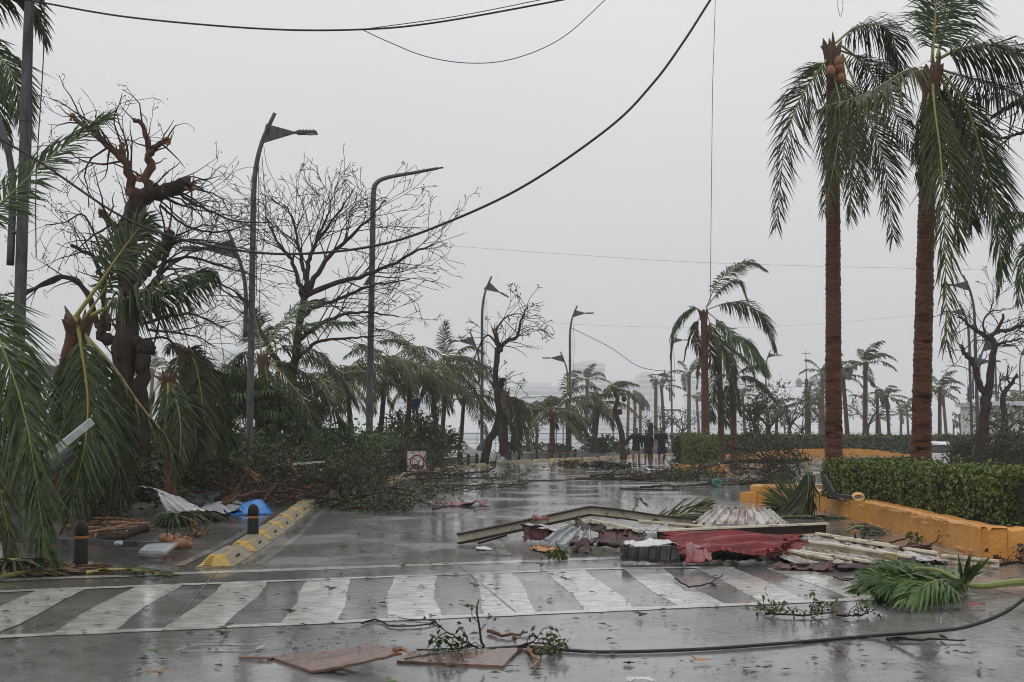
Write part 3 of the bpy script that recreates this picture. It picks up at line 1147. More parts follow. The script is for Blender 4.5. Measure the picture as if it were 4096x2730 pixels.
CAMN = (0, -1.0, 0.0)
YA = 26.0
topA = P(832, 50, YA)
palm('tall coconut palm with coconuts and crown snapped open above the hedge', (P(834, 505, YA)[0], YA, 0.0), topA, 0.20, 0.125, [
    dict(pts=PP([(836, 43), (850, 31), (866, 25), (884, 27), (894, 42), (900, 70)], YA, 0.4), n0=(0, 0.2, 1), ll=1.0, droop=1.0, nleaf=85),
    dict(pts=PP([(832, 53), (818, 72), (800, 99), (785, 145), (776, 226)], YA, -0.7), n0=CAMN, ll=0.85, droop=0.4, nleaf=90),
    dict(pts=PP([(829, 45), (835, 80), (841, 112), (835, 160), (824, 210)], YA, -0.9), n0=CAMN, ll=0.8, droop=0.5, nleaf=75, start=0.3, leaf='leaflet_olive'),
    dict(pts=PP([(842, 46), (866, 66), (884, 94), (901, 124), (920, 160)], YA, 1.5), n0=(-0.6, 0, 0.8), ll=0.8, droop=0.9, nleaf=80),
    dict(pts=PP([(838, 52), (848, 105), (852, 160), (850, 220)], YA, -0.3), n0=CAMN, ll=0.7, droop=0.5, nleaf=70),
    dict(pts=PP([(842, 54), (868, 116), (884, 160), (893, 236)], YA, 0.3), n0=CAMN, ll=0.85, droop=0.45, nleaf=90),
    dict(pts=PP([(842, 60), (854, 130), (865, 208)], YA, 0.8), n0=CAMN, ll=0.6, droop=0.5, nleaf=60, leaf='leaflet_olive'),
    dict(pts=PP([(838, 50), (862, 58), (880, 64), (888, 76)], YA, 1.2), n0=(0, 0, 1), ll=0.7, droop=1.0, nleaf=45),
    dict(pts=PP([(828, 62), (815, 66), (806, 70)], YA, 0.4), n0=(0, 0, 1), ll=0.5, droop=0.3, nleaf=22),
    dict(pts=PP([(835, 55), (833, 120), (830, 185)], YA, 0.9), n0=CAMN, ll=0.85, droop=0.5, nleaf=60),
], ring=0.085, sides=18, mids=[P(833.5, 380, YA), P(833, 200, YA)], coconuts=4, headh=0.42, w=0.032)
YB = 21.0
topB = P(930, 72, YB)
palm('tall coconut palm with long hanging front frond beside the white car', (P(921, 521, YB)[0], YB, 0.0), topB, 0.185, 0.125, [
    dict(pts=PP([(932, 62), (934, 32), (936, 0), (939, -34)], YB, 0.2), n0=(0.2, -1, 0), ll=0.72, droop=0.45, nleaf=70, r=0.034),
    dict(pts=PP([(937, 58), (945, 29), (955, -4), (968, -34)], YB, 0.7), n0=(0, -1, 0.1), ll=0.85, droop=0.75, nleaf=75, r=0.034),
    dict(pts=PP([(937, 60), (958, 50), (987, 45), (1018, 54), (1052, 82)], YB, -0.6), n0=(0, 0.25, 1), ll=1.0, droop=1.1, nleaf=95, r=0.034),
    dict(pts=PP([(926, 80), (917, 70), (903, 72), (877, 88), (852, 99), (827, 105)], YB, -1.0), n0=(0, 0.2, 1), ll=1.0, droop=1.2, nleaf=95, start=0.22, leaf='leaflet_olive'),
    dict(pts=PP([(932, 66), (934, 104), (940, 151), (944, 210), (947, 345)], YB, -1.1), n0=CAMN, ll=0.85, droop=0.55, nleaf=120, r=0.036, start=0.2, leaf='leaflet_olive'),
    dict(pts=PP([(938, 68), (966, 105), (981, 151), (995, 199), (1002, 268)], YB, 0.0), n0=CAMN, ll=0.9, droop=0.5, nleaf=105),
    dict(pts=PP([(938, 70), (960, 122), (971, 172), (972, 222)], YB, 0.6), n0=CAMN, ll=0.85, droop=0.5, nleaf=90),
    dict(pts=PP([(936, 68), (962, 76), (996, 84), (1026, 100)], YB, 1.4), n0=(0, 0, 1), ll=0.9, droop=1.1, nleaf=75),
    dict(pts=PP([(931, 75), (925, 125), (922, 185)], YB, -0.5), n0=CAMN, ll=0.5, droop=0.5, nleaf=40, start=0.4),
    dict(pts=PP([(934, 75), (950, 140), (960, 240)], YB, 0.9), n0=CAMN, ll=0.8, droop=0.5, nleaf=80),
    dict(pts=PP([(930, 70), (931, 110), (936, 165)], YB, 1.2), n0=CAMN, ll=0.8, droop=0.5, nleaf=50),
], ring=0.085, sides=18, mids=[P(922, 400, YB), P(926, 230, YB)], headh=0.35, w=0.032)

# palm standing just outside on the right, its fronds hang into view
YC = 32.0
palm('coconut palm at the pavement edge whose dark fronds hang behind the bare tree', (15.2, YC, 0), P(1046, 232, YC), 0.17, 0.12, [
    dict(pts=PP([(1046, 230), (1028, 224), (1014, 228), (1003, 262), (998, 290)], YC), n0=(0, 0, 1), ll=0.8, droop=0.9),
    dict(pts=PP([(1046, 232), (1034, 240), (1024, 262), (1018, 300)], YC, -0.6), n0=CAMN, ll=0.8, droop=0.7),
    dict(pts=PP([(1046, 230), (1030, 215), (1010, 212), (998, 222)], YC, 0.6), n0=(0, 0, 1), ll=0.7, droop=0.9),
    dict(pts=PP([(1046, 230), (1060, 215), (1080, 230)], YC, 0.6), n0=(0, 0, 1), ll=0.7, droop=0.9),
], nleaf=50, sides=10, ring=0.15)

# ================================================================== palms on the left
YD = 14.5
# palm left of the frame: two near fronds reach in
palm('leaning palm at the promenade edge with a huge green frond hanging to the ground', (P(-75, 560, YD)[0], YD, 0.2), P(-48, 250, YD), 0.17, 0.12, [
    dict(pts=PP([(-48, 248), (-20, 222), (10, 195), (50, 158), (108, 116)], YD, 0.4), n0=(-0.3, -1.0, 0.3), ll=0.5, droop=0.35, nleaf=95, w=0.026, r=0.020, wind=(0.3, 0, 0.1)),
    dict(pts=PP([(-46, 250), (-25, 290), (2, 345), (28, 430), (46, 556)], YD, -1.2), n0=(0.25, -1.0, 0), ll=0.85, droop=0.6, nleaf=150, w=0.032, r=0.026),
    dict(pts=PP([(-46, 252), (-40, 320), (-14, 420), (12, 552)], YD, -0.6), n0=CAMN, ll=0.75, droop=0.6, nleaf=110, w=0.032, leaf='leaflet_olive'),
    dict(pts=PP([(-48, 250), (-80, 220), (-120, 240)], YD, 0.6), n0=(0, 0, 1), ll=0.7, droop=0.9),
], sides=12)
YE = 21.0
palm('tall palm behind the lamp post with frond tips showing above it', (P(-70, 520, YE)[0], YE, 0.2), P(-46, 46, YE), 0.17, 0.11, [
    dict(pts=PP([(-44, 42), (-15, 2), (14, -12), (32, 2), (46, 40)], YE, 0.4), n0=(0, 0.2, 1), ll=0.7, droop=0.8, nleaf=80),
    dict(pts=PP([(-44, 46), (-20, 40), (4, 62), (18, 92), (26, 128)], YE, -0.4), n0=(-0.3, -0.6, 0.6), ll=0.75, droop=0.7, nleaf=80),
    dict(pts=PP([(-44, 48), (-28, 62), (-8, 92), (6, 138)], YE, 0.2), n0=CAMN, ll=0.7, droop=0.6, nleaf=70),
    dict(pts=PP([(-46, 44), (-75, 30), (-110, 60)], YE, 0.2), n0=(0, 0, 1), ll=0.7, droop=0.9),
], sides=12)
YF = 19.5
topF = P(78, 322, YF)
palm('snapped leaning palm with bright yellow green stalks and fibrous torn head', (P(48, 520, YF)[0], YF, 0.2), topF, 0.13, 0.135, [
    dict(pts=PP([(75, 318), (100, 283), (122, 251), (143, 222)], YF, 0.2), n0=(-0.3, -0.9, 0.3), ll=0.8, droop=0.45, nleaf=60, start=0.45, r=0.042, rach='rachis'),
    dict(pts=PP([(84, 320), (112, 305), (150, 288), (206, 270)], YF, -0.3), n0=(0, 0.3, 1), ll=0.95, droop=1.25, nleaf=75, start=0.34, r=0.042, rach='rachis'),
    dict(pts=PP([(75, 316), (81, 345), (88, 400), (84, 450), (70, 505)], YF, -1.1), n0=CAMN, ll=0.95, droop=0.55, nleaf=140, start=0.22, r=0.036, rach='rachis', w=0.034),
    dict(pts=PP([(82, 326), (92, 352), (106, 400), (116, 450), (122, 492)], YF, -0.6), n0=CAMN, ll=0.8, droop=0.5, nleaf=90, start=0.25, r=0.036),
    dict(pts=PP([(86, 336), (112, 365), (140, 405), (168, 440), (170, 468)], YF, -0.5), n0=(0, 0.2, 1), ll=0.6, droop=1.1, nleaf=80, start=0.3, r=0.036, leaf='leaflet_olive', rach='rachis'),
    dict(pts=PP([(80, 325), (72, 360), (66, 400), (60, 430)], YF, -0.3), n0=CAMN, ll=0.6, droop=0.5, nleaf=60, start=0.25),
    dict(pts=PP([(82, 322), (100, 296), (112, 276)], YF, 0.2), n0=(0, -1, 0.3), ll=0.3, droop=0.3, nleaf=12, start=0.6, r=0.03, rach='rachis'),
], sides=14, mids=[P(56, 440, YF), P(64, 380, YF)], headh=0.28)
YG = 23.0
palm('short broken palm stub with two drooping fronds and split yellow stalks', (P(170, 520, YG)[0], YG, 0.2), P(168, 378, YG), 0.10, 0.09, [
    dict(pts=PP([(167, 377), (168, 392), (166, 418), (162, 448)], YG, -0.5), n0=CAMN, ll=0.45, droop=0.5, nleaf=70, start=0.15, rach='rachis'),
    dict(pts=PP([(169, 378), (176, 398), (181, 430), (178, 474)], YG, -0.7), n0=CAMN, ll=0.55, droop=0.45, nleaf=90, start=0.15, rach='rachis'),
    dict(pts=PP([(167, 377), (158, 386), (149, 401)], YG, -0.2), n0=(0, 0, 1), ll=0.3, droop=0.8, nleaf=16, start=0.6, rach='rachis', r=0.035),
    dict(pts=PP([(170, 380), (186, 400), (196, 435), (194, 462)], YG, -0.2), n0=CAMN, ll=0.5, droop=0.5, nleaf=70),
], sides=10, headh=0.25)
YH = 27.0
palm('headless palm with all fronds collapsed into a hanging skirt', (P(190, 500, YH)[0], YH, 0.2), P(186, 352, YH), 0.19, 0.15, [
    dict(pts=PP([(184, 349), (193, 352), (205, 385), (216, 420), (222, 448)], YH, -0.4), n0=CAMN, ll=0.7, droop=0.5, nleaf=80),
    dict(pts=PP([(186, 349), (196, 365), (203, 405), (208, 450)], YH, -0.9), n0=CAMN, ll=0.8, droop=0.5, nleaf=90, leaf='leaflet_olive'),
    dict(pts=PP([(182, 350), (176, 365), (174, 400), (178, 450)], YH, -0.7), n0=CAMN, ll=0.6, droop=0.6, nleaf=70, leaf='leaflet_olive'),
    dict(pts=PP([(186, 349), (192, 380), (194, 420), (197, 455)], YH, -1.0), n0=CAMN, ll=0.8, droop=0.5, nleaf=90),
    dict(pts=PP([(185, 349), (175, 343), (168, 350)], YH, 0.2), n0=(0, 0, 1), ll=0.4, droop=0.8, nleaf=22, leaf='leaflet_olive'),
    dict(pts=PP([(186, 350), (208, 370), (222, 410), (232, 450)], YH, 0.6), n0=CAMN, ll=0.7, droop=0.5, nleaf=70),
], sides=10, headh=0.3)
YI = 37.0
palm('wind bent palm with upward fronds just beside the second lamp post', (P(281, 496, YI)[0], YI, 0.0), P(263, 357, YI), 0.15, 0.12, [
    dict(pts=PP([(263, 355), (280, 328), (298, 308), (320, 300)], YI, 0.4), n0=(-0.4, -0.4, 0.7), ll=0.85, droop=0.5),
    dict(pts=PP([(264, 356), (290, 332), (318, 322), (350, 322)], YI, -0.3), n0=(0, 0, 1), ll=0.85, droop=0.6),
    dict(pts=PP([(265, 356), (290, 346), (318, 352), (340, 375), (356, 402)], YI, -0.5), n0=(0, 0.3, 1), ll=1.04, droop=1.0, nleaf=80),
    dict(pts=PP([(262, 356), (244, 352), (230, 366), (222, 392)], YI, 0.5), n0=(0, 0, 1), ll=0.85, droop=1.0),
    dict(pts=PP([(262, 357), (240, 374), (225, 400), (218, 430)], YI, -0.3), n0=(0, 0.4, 1), ll=0.85, droop=1.0),
    dict(pts=PP([(266, 358), (286, 378), (306, 405), (318, 440)], YI, -0.7), n0=(0.2, -1, 0.2), ll=0.98, droop=0.8, nleaf=80, rach='rachis'),
    dict(pts=PP([(262, 354), (259, 335), (254, 312)], YI, 0.6), n0=CAMN, ll=0.73, droop=0.5),
    dict(pts=PP([(264, 358), (268, 390), (264, 440)], YI, -0.6), n0=CAMN, ll=0.98, droop=0.6),
    dict(pts=PP([(265, 358), (300, 370), (335, 410), (352, 445)], YI, 0.6), n0=(0, 0.3, 1), ll=1.10, droop=1.0, nleaf=80),
], sides=10, mids=[P(270, 410, YI)], ll=0.9)
LEFTG = 'palms crowded along the promenade'
row = [  # px crown x, y, depth, fronds, length, label, leaf
    (316, 385, 45, 8, 3.0, 'low palm with yellowing new shoot between the stripped tree and the tall arm post', 'leaflet_olive'),
    (346, 372, 47, 9, 3.3, 'drooping palm with curtain of leaflets under the stripped tree', 'leaflet_olive'),
    (386, 366, 49, 9, 3.4, 'palm with swollen bent trunk close behind the tall arm post', 'leaflet_olive'),
    (410, 378, 50, 8, 3.0, 'palm half hiding a blue sign with its fronds', 'leaflet'),
    (431, 368, 53, 8, 3.2, 'palm with olive crown between the blue sign and the upright frond palm', 'leaflet_olive'),
    (446, 372, 57, 9, 3.6, 'palm with one upright frond and a broad hanging crown', 'leaflet'),
    (464, 398, 60, 8, 3.2, 'palm beside the third lamp post with low spreading crown', 'leaflet_olive'),
]
for k, (x, y, Y, n, ln, lab, lf) in enumerate(row):
    t = P(x, y, Y)
    fr = auto_fronds(t, n, ln, 40 + k, wind=(0.5, -0.1, 0.0), grav=2.2, el=(-0.1, 0.95), ll=0.7, droop=0.9, nleaf=44, w=0.045)
    fr += [dict(pts=sim_rachis(t, -1.2 + 0.9 * j, 0.5, ln * 0.9, 2.8, (0.5, 0, 0)), ll=0.8, droop=0.9, nleaf=46, w=0.05, leaf='leaflet_olive') for j in range(2)]
    if k == 5:
        fr.append(dict(pts=PP([(446, 370), (448, 352), (444, 338), (446, 322)], Y), n0=CAMN, ll=0.5, droop=0.2, nleaf=50))
        fr.append(dict(pts=PP([(446, 370), (458, 352), (470, 346), (483, 352)], Y), n0=(0, 0, 1), ll=0.6, droop=0.7, nleaf=50))
    palm(lab, (t[0] + 0.4 * math.sin(k * 2.0), Y, 0.1), t, 0.12, 0.09, fr, bark='palm_bark_far', sides=9, ring=0.18, leaf=lf, headh=0.3)
# fan-leaved low palm in front of the post
def fan_palm(label, c, n, ln, seed, m='leaf_bright'):
    rg = np.random.default_rng(seed)
    th = thing('fan_palm', label, 'palm', (c[0], c[1], 0.0))
    trunk_mesh([(c[0] + 0.15, c[1], 0.0), c], 0.11, 0.10, 9, 0.15).build('trunk', 'palm_bark', th, smooth=True)
    for k in range(n):
        az, el = rg.random() * 6.28, -0.4 + rg.random() * 1.5
        d = np.array([math.cos(az) * math.cos(el), math.sin(az) * math.cos(el), math.sin(el)])
        hub = np.array(c) + d * ln * (0.35 + 0.25 * rg.random())
        s = nrm(np.cross(d, (0, 0, 1.0)))
        u = np.cross(s, d)
        mb = MB()
        mb.tube([np.array(c), hub], [0.02, 0.012], 4, 1)
        a = np.linspace(-1.9, 1.9, 24)
        dirs = d[None] * np.cos(a)[:, None] + s[None] * np.sin(a)[:, None] + u * 0.15
        l_ = ln * 0.62 * (0.8 + 0.3 * rg.random(24))
        p1 = hub + dirs * (l_ * 0.6)[:, None]
        p2 = p1 + nrm(dirs + DOWN * (0.6 + rg.random((24, 1)))) * (l_ * 0.45)[:, None]
        wv = nrm(np.cross(dirs, u)) * 0.03
        V = np.stack([hub + wv * 0.3, hub - wv * 0.3, p1 - wv, p1 + wv, p2 + wv * 0.1, p2 - wv * 0.1], 1)
        o = np.arange(24)[:, None] * 6
        mb.add(V.reshape(-1, 3), np.concatenate([o + np.array([[0, 1, 2, 3]]), o + np.array([[3, 2, 5, 4]])]), 0)
        mb.build('fan_leaf', [m, 'rachis_green'], th)
    return th


fan_palm('lush green fan palm leaning beside the second lamp post', P(258, 412, 36), 20, 1.3, 3, 'leaf')
fan_palm('dull green fan palm growing behind the collapsed palm skirt', P(228, 404, 36), 22, 1.5, 5, 'leaf')
fan_palm('small fan palm low in the wreckage under the drooping palms', P(300, 430, 38), 16, 1.4, 6, 'leaf')

# collapsed far left-centre palm skirt with a spike
YJ = 60.0
tj = P(504, 395, YJ)
palm('headless palm trunk wrapped in collapsed fronds with a spike on top', (tj[0], YJ, 0.2), tj, 0.24, 0.17,
     [dict(pts=PP([(504, 394), (511 + 3 * k, 402 + k), (516 + 3 * k - 4 * (k % 2), 425), (520 - 6 * k, 452)], YJ, -0.4 + 0.3 * k), n0=CAMN, ll=0.8, droop=0.6, nleaf=50, w=0.06, leaf=('leaflet', 'leaflet_olive')[k % 2]) for k in range(4)] +
     [dict(pts=PP([(503, 396), (500, 410), (500, 440)], YJ, -0.8), n0=CAMN, ll=0.5, droop=0.6, nleaf=40, w=0.06), dict(pts=PP([(505, 396), (506, 385), (506, 369)], YJ), nleaf=4, ll=0.15, r=0.06, rach='rachis')],
     bark='palm_bark_far', sides=9, ring=0.2, headh=0.4)

# palms behind the bend
for k, (x, y, by, Y, n, ln, lab) in enumerate((
        (552, 412, 449, 72, 12, 3.2, 'bushy olive palm blown sideways in front of the seaside railing'),
        (568, 402, 449, 80, 9, 3.4, 'bushy olive palm close behind the lamp post at the bend'),
        (599, 403, 449, 74, 11, 3.4, 'windswept palm with one browning frond next to the curved bare trunk'))):
    t = P(x, y, Y)
    fr = auto_fronds(t, n, ln, 80 + k, wind=(0.7, 0, 0.1), grav=2.0, el=(-0.2, 1.3), ll=0.7, droop=0.8, nleaf=40, w=0.07, leaf='leaflet_olive')
    fr.append(dict(pts=sim_rachis(t, 0.1, 0.35, ln * 0.8, 1.9, (0.3, 0, 0)), ll=0.7, droop=0.9, nleaf=40, w=0.07, leaf='leaflet_brown' if k == 2 else 'leaflet_olive'))
    palm(lab, (t[0] - 0.4 * (k == 2), Y, 0.25), t, 0.17, 0.13, fr, bark='palm_bark_far', sides=8, ring=0.25, headh=0.3)

# ---- middle palms by the square hedge
YM = 54.5
tm = P(704, 313, YM)
palm('slender palm with wind torn crown rising from the square clipped hedge', (P(706, 470, YM)[0], YM, 0.0), tm, 0.20, 0.14, [
    dict(pts=PP([(706, 308), (717, 284), (733, 269), (750, 262), (764, 269)], YM, 0.6), n0=(-0.3, -0.4, 0.8), ll=0.74, droop=0.5, nleaf=70, w=0.06),
    dict(pts=PP([(706, 308), (722, 288), (737, 281), (746, 297)], YM, -0.4), n0=(0, 0, 1), ll=0.72, droop=0.6, nleaf=55, w=0.06),
    dict(pts=PP([(706, 310), (727, 303), (746, 304), (765, 320), (774, 347)], YM, 0.3), n0=(0, 0.2, 1), ll=1.14, droop=0.9, nleaf=75, w=0.06),
    dict(pts=PP([(703, 312), (694, 308), (681, 316), (674, 330), (671, 352)], YM, -0.2), n0=(0, 0.2, 1), ll=1.02, droop=0.9, nleaf=70, w=0.06),
    dict(pts=PP([(706, 311), (722, 324), (738, 339), (754, 352), (767, 371)], YM, -0.6), n0=(-0.3, -0.3, 0.9), ll=1.14, droop=1.0, nleaf=80, w=0.06),
    dict(pts=PP([(703, 314), (693, 328), (687, 345), (684, 360)], YM, 0.3), n0=(0, 0, 1), ll=0.36, droop=0.9, nleaf=50, w=0.06),
    dict(pts=PP([(703, 314), (694, 328), (698, 345), (701, 352)], YM, 0.6), n0=CAMN, ll=0.60, droop=0.7, nleaf=40, w=0.06),
    dict(pts=PP([(706, 312), (714, 333), (727, 352), (733, 378)], YM, -0.5), n0=(0.4, -0.8, 0.3), ll=0.96, droop=0.7, nleaf=60, w=0.06),
    dict(pts=PP([(705, 314), (709, 345), (716, 370)], YM, 0.6), n0=CAMN, ll=0.84, droop=0.6, nleaf=45, w=0.06),
], ring=0.12, sides=12, headh=0.3)
YN = 58.5
tn = P(719, 345, YN)
palm('shorter palm with tattered crown leaning behind the slender palm', (P(722, 470, YN)[0], YN, 0.0), tn, 0.17, 0.12,
     [dict(pts=PP([(720, 344), (736, 336), (752, 345), (762, 368)], YN, 0.3), n0=(0, 0, 1), ll=0.96, droop=1.0, nleaf=60, w=0.055),
      dict(pts=PP([(720, 344), (734, 350), (748, 362), (757, 385)], YN, -0.6), n0=(0, 0, 1), ll=0.96, droop=1.0, nleaf=60, w=0.055),
      dict(pts=PP([(718, 345), (707, 352), (700, 362), (697, 385)], YN, 0.0), n0=(0, 0, 1), ll=0.84, droop=0.9, nleaf=50, w=0.055),
      dict(pts=PP([(718, 343), (711, 334), (704, 336)], YN, 0.0), n0=(0, 0, 1), ll=0.60, droop=0.6, nleaf=30, w=0.055),
      dict(pts=PP([(719, 346), (714, 375), (711, 405), (712, 420)], YN, -0.6), n0=CAMN, ll=0.72, droop=0.6, nleaf=55, w=0.055),
      dict(pts=PP([(720, 346), (729, 362), (735, 390)], YN, -0.5), n0=CAMN, ll=0.72, droop=0.6, nleaf=50, w=0.055, leaf='leaflet_brown')],
     ring=0.15, sides=10, headh=0.35)
YO = 56.5
to = P(733, 378, YO)
palm('low palm with pale bright green stalks behind the leafy fallen bough', (P(734, 468, YO)[0], YO, 0.0), to, 0.16, 0.13,
     [dict(pts=PP([(734, 377), (745, 368), (757, 365), (767, 374)], YO, 0.3), n0=(0, 0, 1), ll=0.72, droop=0.8, nleaf=50, w=0.06),
      dict(pts=PP([(734, 379), (748, 376), (762, 384), (774, 398)], YO, -0.2), n0=(0, 0, 1), ll=0.90, droop=0.9, nleaf=60, w=0.06),
      dict(pts=PP([(732, 379), (727, 392), (725, 410), (727, 424)], YO, -0.4), n0=CAMN, ll=0.72, droop=0.6, nleaf=55, w=0.06, rach='rachis'),
      dict(pts=PP([(733, 379), (736, 395), (741, 415)], YO, -0.4), n0=CAMN, ll=0.36, droop=0.6, nleaf=40, w=0.06),
      dict(pts=PP([(732, 378), (722, 374), (716, 384), (714, 400)], YO, 0.3), n0=(0, 0, 1), ll=0.72, droop=0.9, nleaf=45, w=0.06)],
     ring=0.15, sides=10, headh=0.3)

# ---- far palms: a few shapes, copied with a turn and a scale
def far_proto(seed, h, n, ln, lean, kind, lf='leaflet'):
    base = np.array([0., -300 - seed * 20, 0.])
    top = base + (lean, 0.2, h)
    if kind == 'crown':
        fr = auto_fronds(top, n, ln, seed, wind=(0.6, 0, 0.1), grav=1.9, el=(-0.1, 1.25), ll=0.7, droop=0.8, nleaf=26, w=0.11, sides=4)
    elif kind == 'skirt':
        fr = [dict(pts=sim_rachis(top, az, 0.2, ln * 0.8, 5.0, (0.4, 0, 0)), ll=0.6, droop=0.7, nleaf=26, w=0.11, sides=4) for az in np.linspace(-1.6, 1.2, n)]
    else:
        fr = []
    th = palm('far palm', tuple(base), top, 0.22, 0.17, fr, bark='palm_bark_far', sides=7, ring=0.5, leaf=lf, headh=0.4, head=(kind != 'stub'), name='far_palm')
    if kind == 'stub':
        mb = MB()
        splinters(mb, top, 0.17, 9, 0.9)
        mb.build('splintered_end', 'splinter', th)
    return th


F1 = far_proto(1, 7.0, 9, 2.9, 0.2, 'crown')
F2 = far_proto(2, 6.6, 8, 2.7, -0.3, 'crown', 'leaflet')
F3 = far_proto(3, 6.2, 6, 2.9, 0.1, 'skirt')
F4 = far_proto(4, 6.6, 0, 0, 0.15, 'stub')
F5 = far_proto(5, 4.6, 11, 2.6, 0.2, 'crown', 'leaflet_olive')
HT = {id(F1): 7.0, id(F2): 6.6, id(F3): 6.2, id(F4): 6.6, id(F5): 4.6}
LAB = {
    'A': ('distant grey palm with few stiff fronds fading into the rain', 'grey palms fading into the rain'),
    'B': ('distant palm trunk snapped bare to a pale splintered tip', 'bare snapped far trunks'),
    'C': ('distant palm with its fronds collapsed down one side', 'far palms with collapsed fronds'),
    'D': ('dark windswept palm standing behind the long far hedge', 'palms behind the long far hedge'),
    'E': ('low olive palm half hidden behind the long far hedge', 'low palms behind the long far hedge'),
}
far_list = [  # proto, px crown x, crown y, depth, rot, label key
    (F1, 585, 380, 108, 0.3, 'A'), (F4, 593, 392, 100, 1, 'B'), (F4, 627, 392, 98, 0.2, 'B'), (F3, 634, 392, 100, 0.5, 'C'), (F3, 640, 398, 104, 2.0, 'C'),
    (F4, 655, 380, 100, 2, 'B'), (F2, 664, 386, 104, 0.9, 'A'), (F1, 688, 373, 106, 2.2, 'A'), (F2, 699, 400, 112, 4, 'A'), (F2, 745, 395, 92, 1.1, 'A'), (F3, 757, 402, 96, 0.2, 'C'),
    (F5, 775, 412, 84, 0.4, 'E'), (F5, 808, 404, 88, 2.0, 'E'), (F1, 822, 372, 96, 3.0, 'D'), (F2, 830, 388, 105, 0.4, 'A'), (F1, 819, 392, 110, 2.4, 'A'),
    (F2, 847, 376, 84, 1.8, 'D'), (F1, 863, 364, 80, 0.6, 'D'), (F3, 876, 393, 88, 0.1, 'D'), (F2, 889, 396, 84, 0.3, 'D'), (F5, 900, 415, 92, 1.1, 'E'), (F2, 908, 405, 98, 5, 'A'),
    (F1, 938, 388, 88, 1.0, 'D'), (F2, 946, 396, 96, 2.6, 'D'), (F3, 953, 420, 100, 0.6, 'C'), (F2, 961, 418, 96, 0.4, 'A'), (F4, 968, 388, 88, 1, 'B'), (F1, 985, 398, 90, 0.5, 'A'),
    (F5, 1010, 408, 80, 0.5, 'E'), (F1, 1022, 400, 84, 2.4, 'A'), (F5, 880, 418, 100, 4.0, 'E'), (F2, 866, 400, 104, 3.3, 'A'), (F5, 785, 424, 104, 5, 'E'),
    (F1, 150, 370, 112, 0.3, 'A'), (F2, 205, 398, 104, 2.3, 'A'),
]
OWN = {822: 'dark far palm between the siren mast and the coconut bearing palm trunk', 847: 'dark far palm between the coconut bearing trunk and the tallest windswept far palm',
       863: 'tallest windswept far palm between the two tall palm trunks', 876: 'far palm with collapsed crown between the tallest windswept and bushy far palms',
       889: 'bushy drooping far palm midway between the two tall palm trunks', 938: 'far palm whose fronds show above the white car', 946: 'paler far palm close behind the one above the white car',
       593: 'bare snapped far trunk hidden among the olive seaside palms', 627: 'snapped pale far trunk close behind the curved bare trunk', 655: 'tall snapped far trunk with torn top beside a lamp head',
       968: 'bare snapped far trunk close beside the paired median lamp posts', 634: 'far palm with fronds fallen to one side behind the green shorts walker', 640: 'far palm with fallen fronds behind the hooded walker',
       757: 'far palm with fallen fronds behind the leaning leafy bough', 953: 'far palm with fallen fronds between the white car and the pale shed',
       585: 'tall grey palm rising behind the olive palms by the railing', 688: 'grey palm with stiff open crown beside the half hidden lamp post', 664: 'small grey palm tucked behind a lower lamp head',
       1022: 'grey far palm above the pale shed roof', 985: 'grey far palm behind the paired median lamp posts', 150: 'grey far palm seen between the trunks of the big broken tree', 205: 'grey far palm behind the collapsed palm skirt'}
used = set()
for pr, x, y, Y, rz, key in far_list:
    Y = Y * 1.55 if Y >= 90 else Y * 1.2
    t = P(x, y, Y)
    z0 = float(gz(t[0], Y))
    h = t[2] - z0
    s = h / HT[id(pr)]
    s = min(max(s, 0.6), 2.3)
    lab, grp = LAB[key]
    if x in OWN:
        lab, grp = OWN[x], None
    loc = (t[0], Y, t[2] - HT[id(pr)] * s if s in (0.6, 2.3) else z0)
    loc = (t[0], Y, min(loc[2], z0))
    rz = (rz - 1.5) * 0.35
    if id(pr) not in used:
        used.add(id(pr))
        pr.location = loc
        pr.rotation_euler = (0, 0, rz)
        pr.scale = (s, s, s)
        tag(pr, lab, None, grp)
        if grp is None and 'group' in pr:
            del pr['group']
    else:
        copy_tree(pr, loc, rz, s, lab, grp)

# ================================================================== storm-stripped trees
def tree_thing(label, base, limbs, seed, bark='bark', twig='twig', sprays=(), leaf_per=0, leaf_size=0.04, leafm='leaf_dull', frac=0.5, name='stripped_tree', group=None, spl=(), sides=9, spread=0.06, dens=1.3, wig=0.16):
    """limbs: (name, pts, r0, r1, side_n, side_len, levels, kw)"""
    th = thing(name, label, 'tree', base, group)
    T = Tree(seed, max(0.004, 0.00027 * abs(base[1])) if base[1] > 0 else 0.012)
    for nm, pts, r0, r1, sn, sl_, lev, kw in limbs:
        mb = MB()
        c = limb_tube(mb, pts, r0, r1, 20, sides if r0 > 0.06 else 6, min(0.03, r0 * 0.25))
        mb.build(nm, kw.pop('bark', bark), th, smooth=True)
        if sn:
            f0 = kw.pop('f0', 0.25)
            T.along(c, r0, r1, int(sn * dens), sl_, lev, f0, **dict(dict(wig=wig), **kw))
    for p, r, n, h in spl:
        mb = MB()
        splinters(mb, p, r, n, h)
        mb.build('splintered_end', 'splinter', th)
    if T.S:
        mb = MB()
        mb.segs(T.S)
        tag(mb.build('twigs', twig, th), kind='stuff')
    if leaf_per:
        mb = MB()
        T.leaves(mb, leaf_per, leaf_size, 0, spread, frac)
        tag(mb.build('leaf_tufts', leafm, th), kind='stuff')
    return th


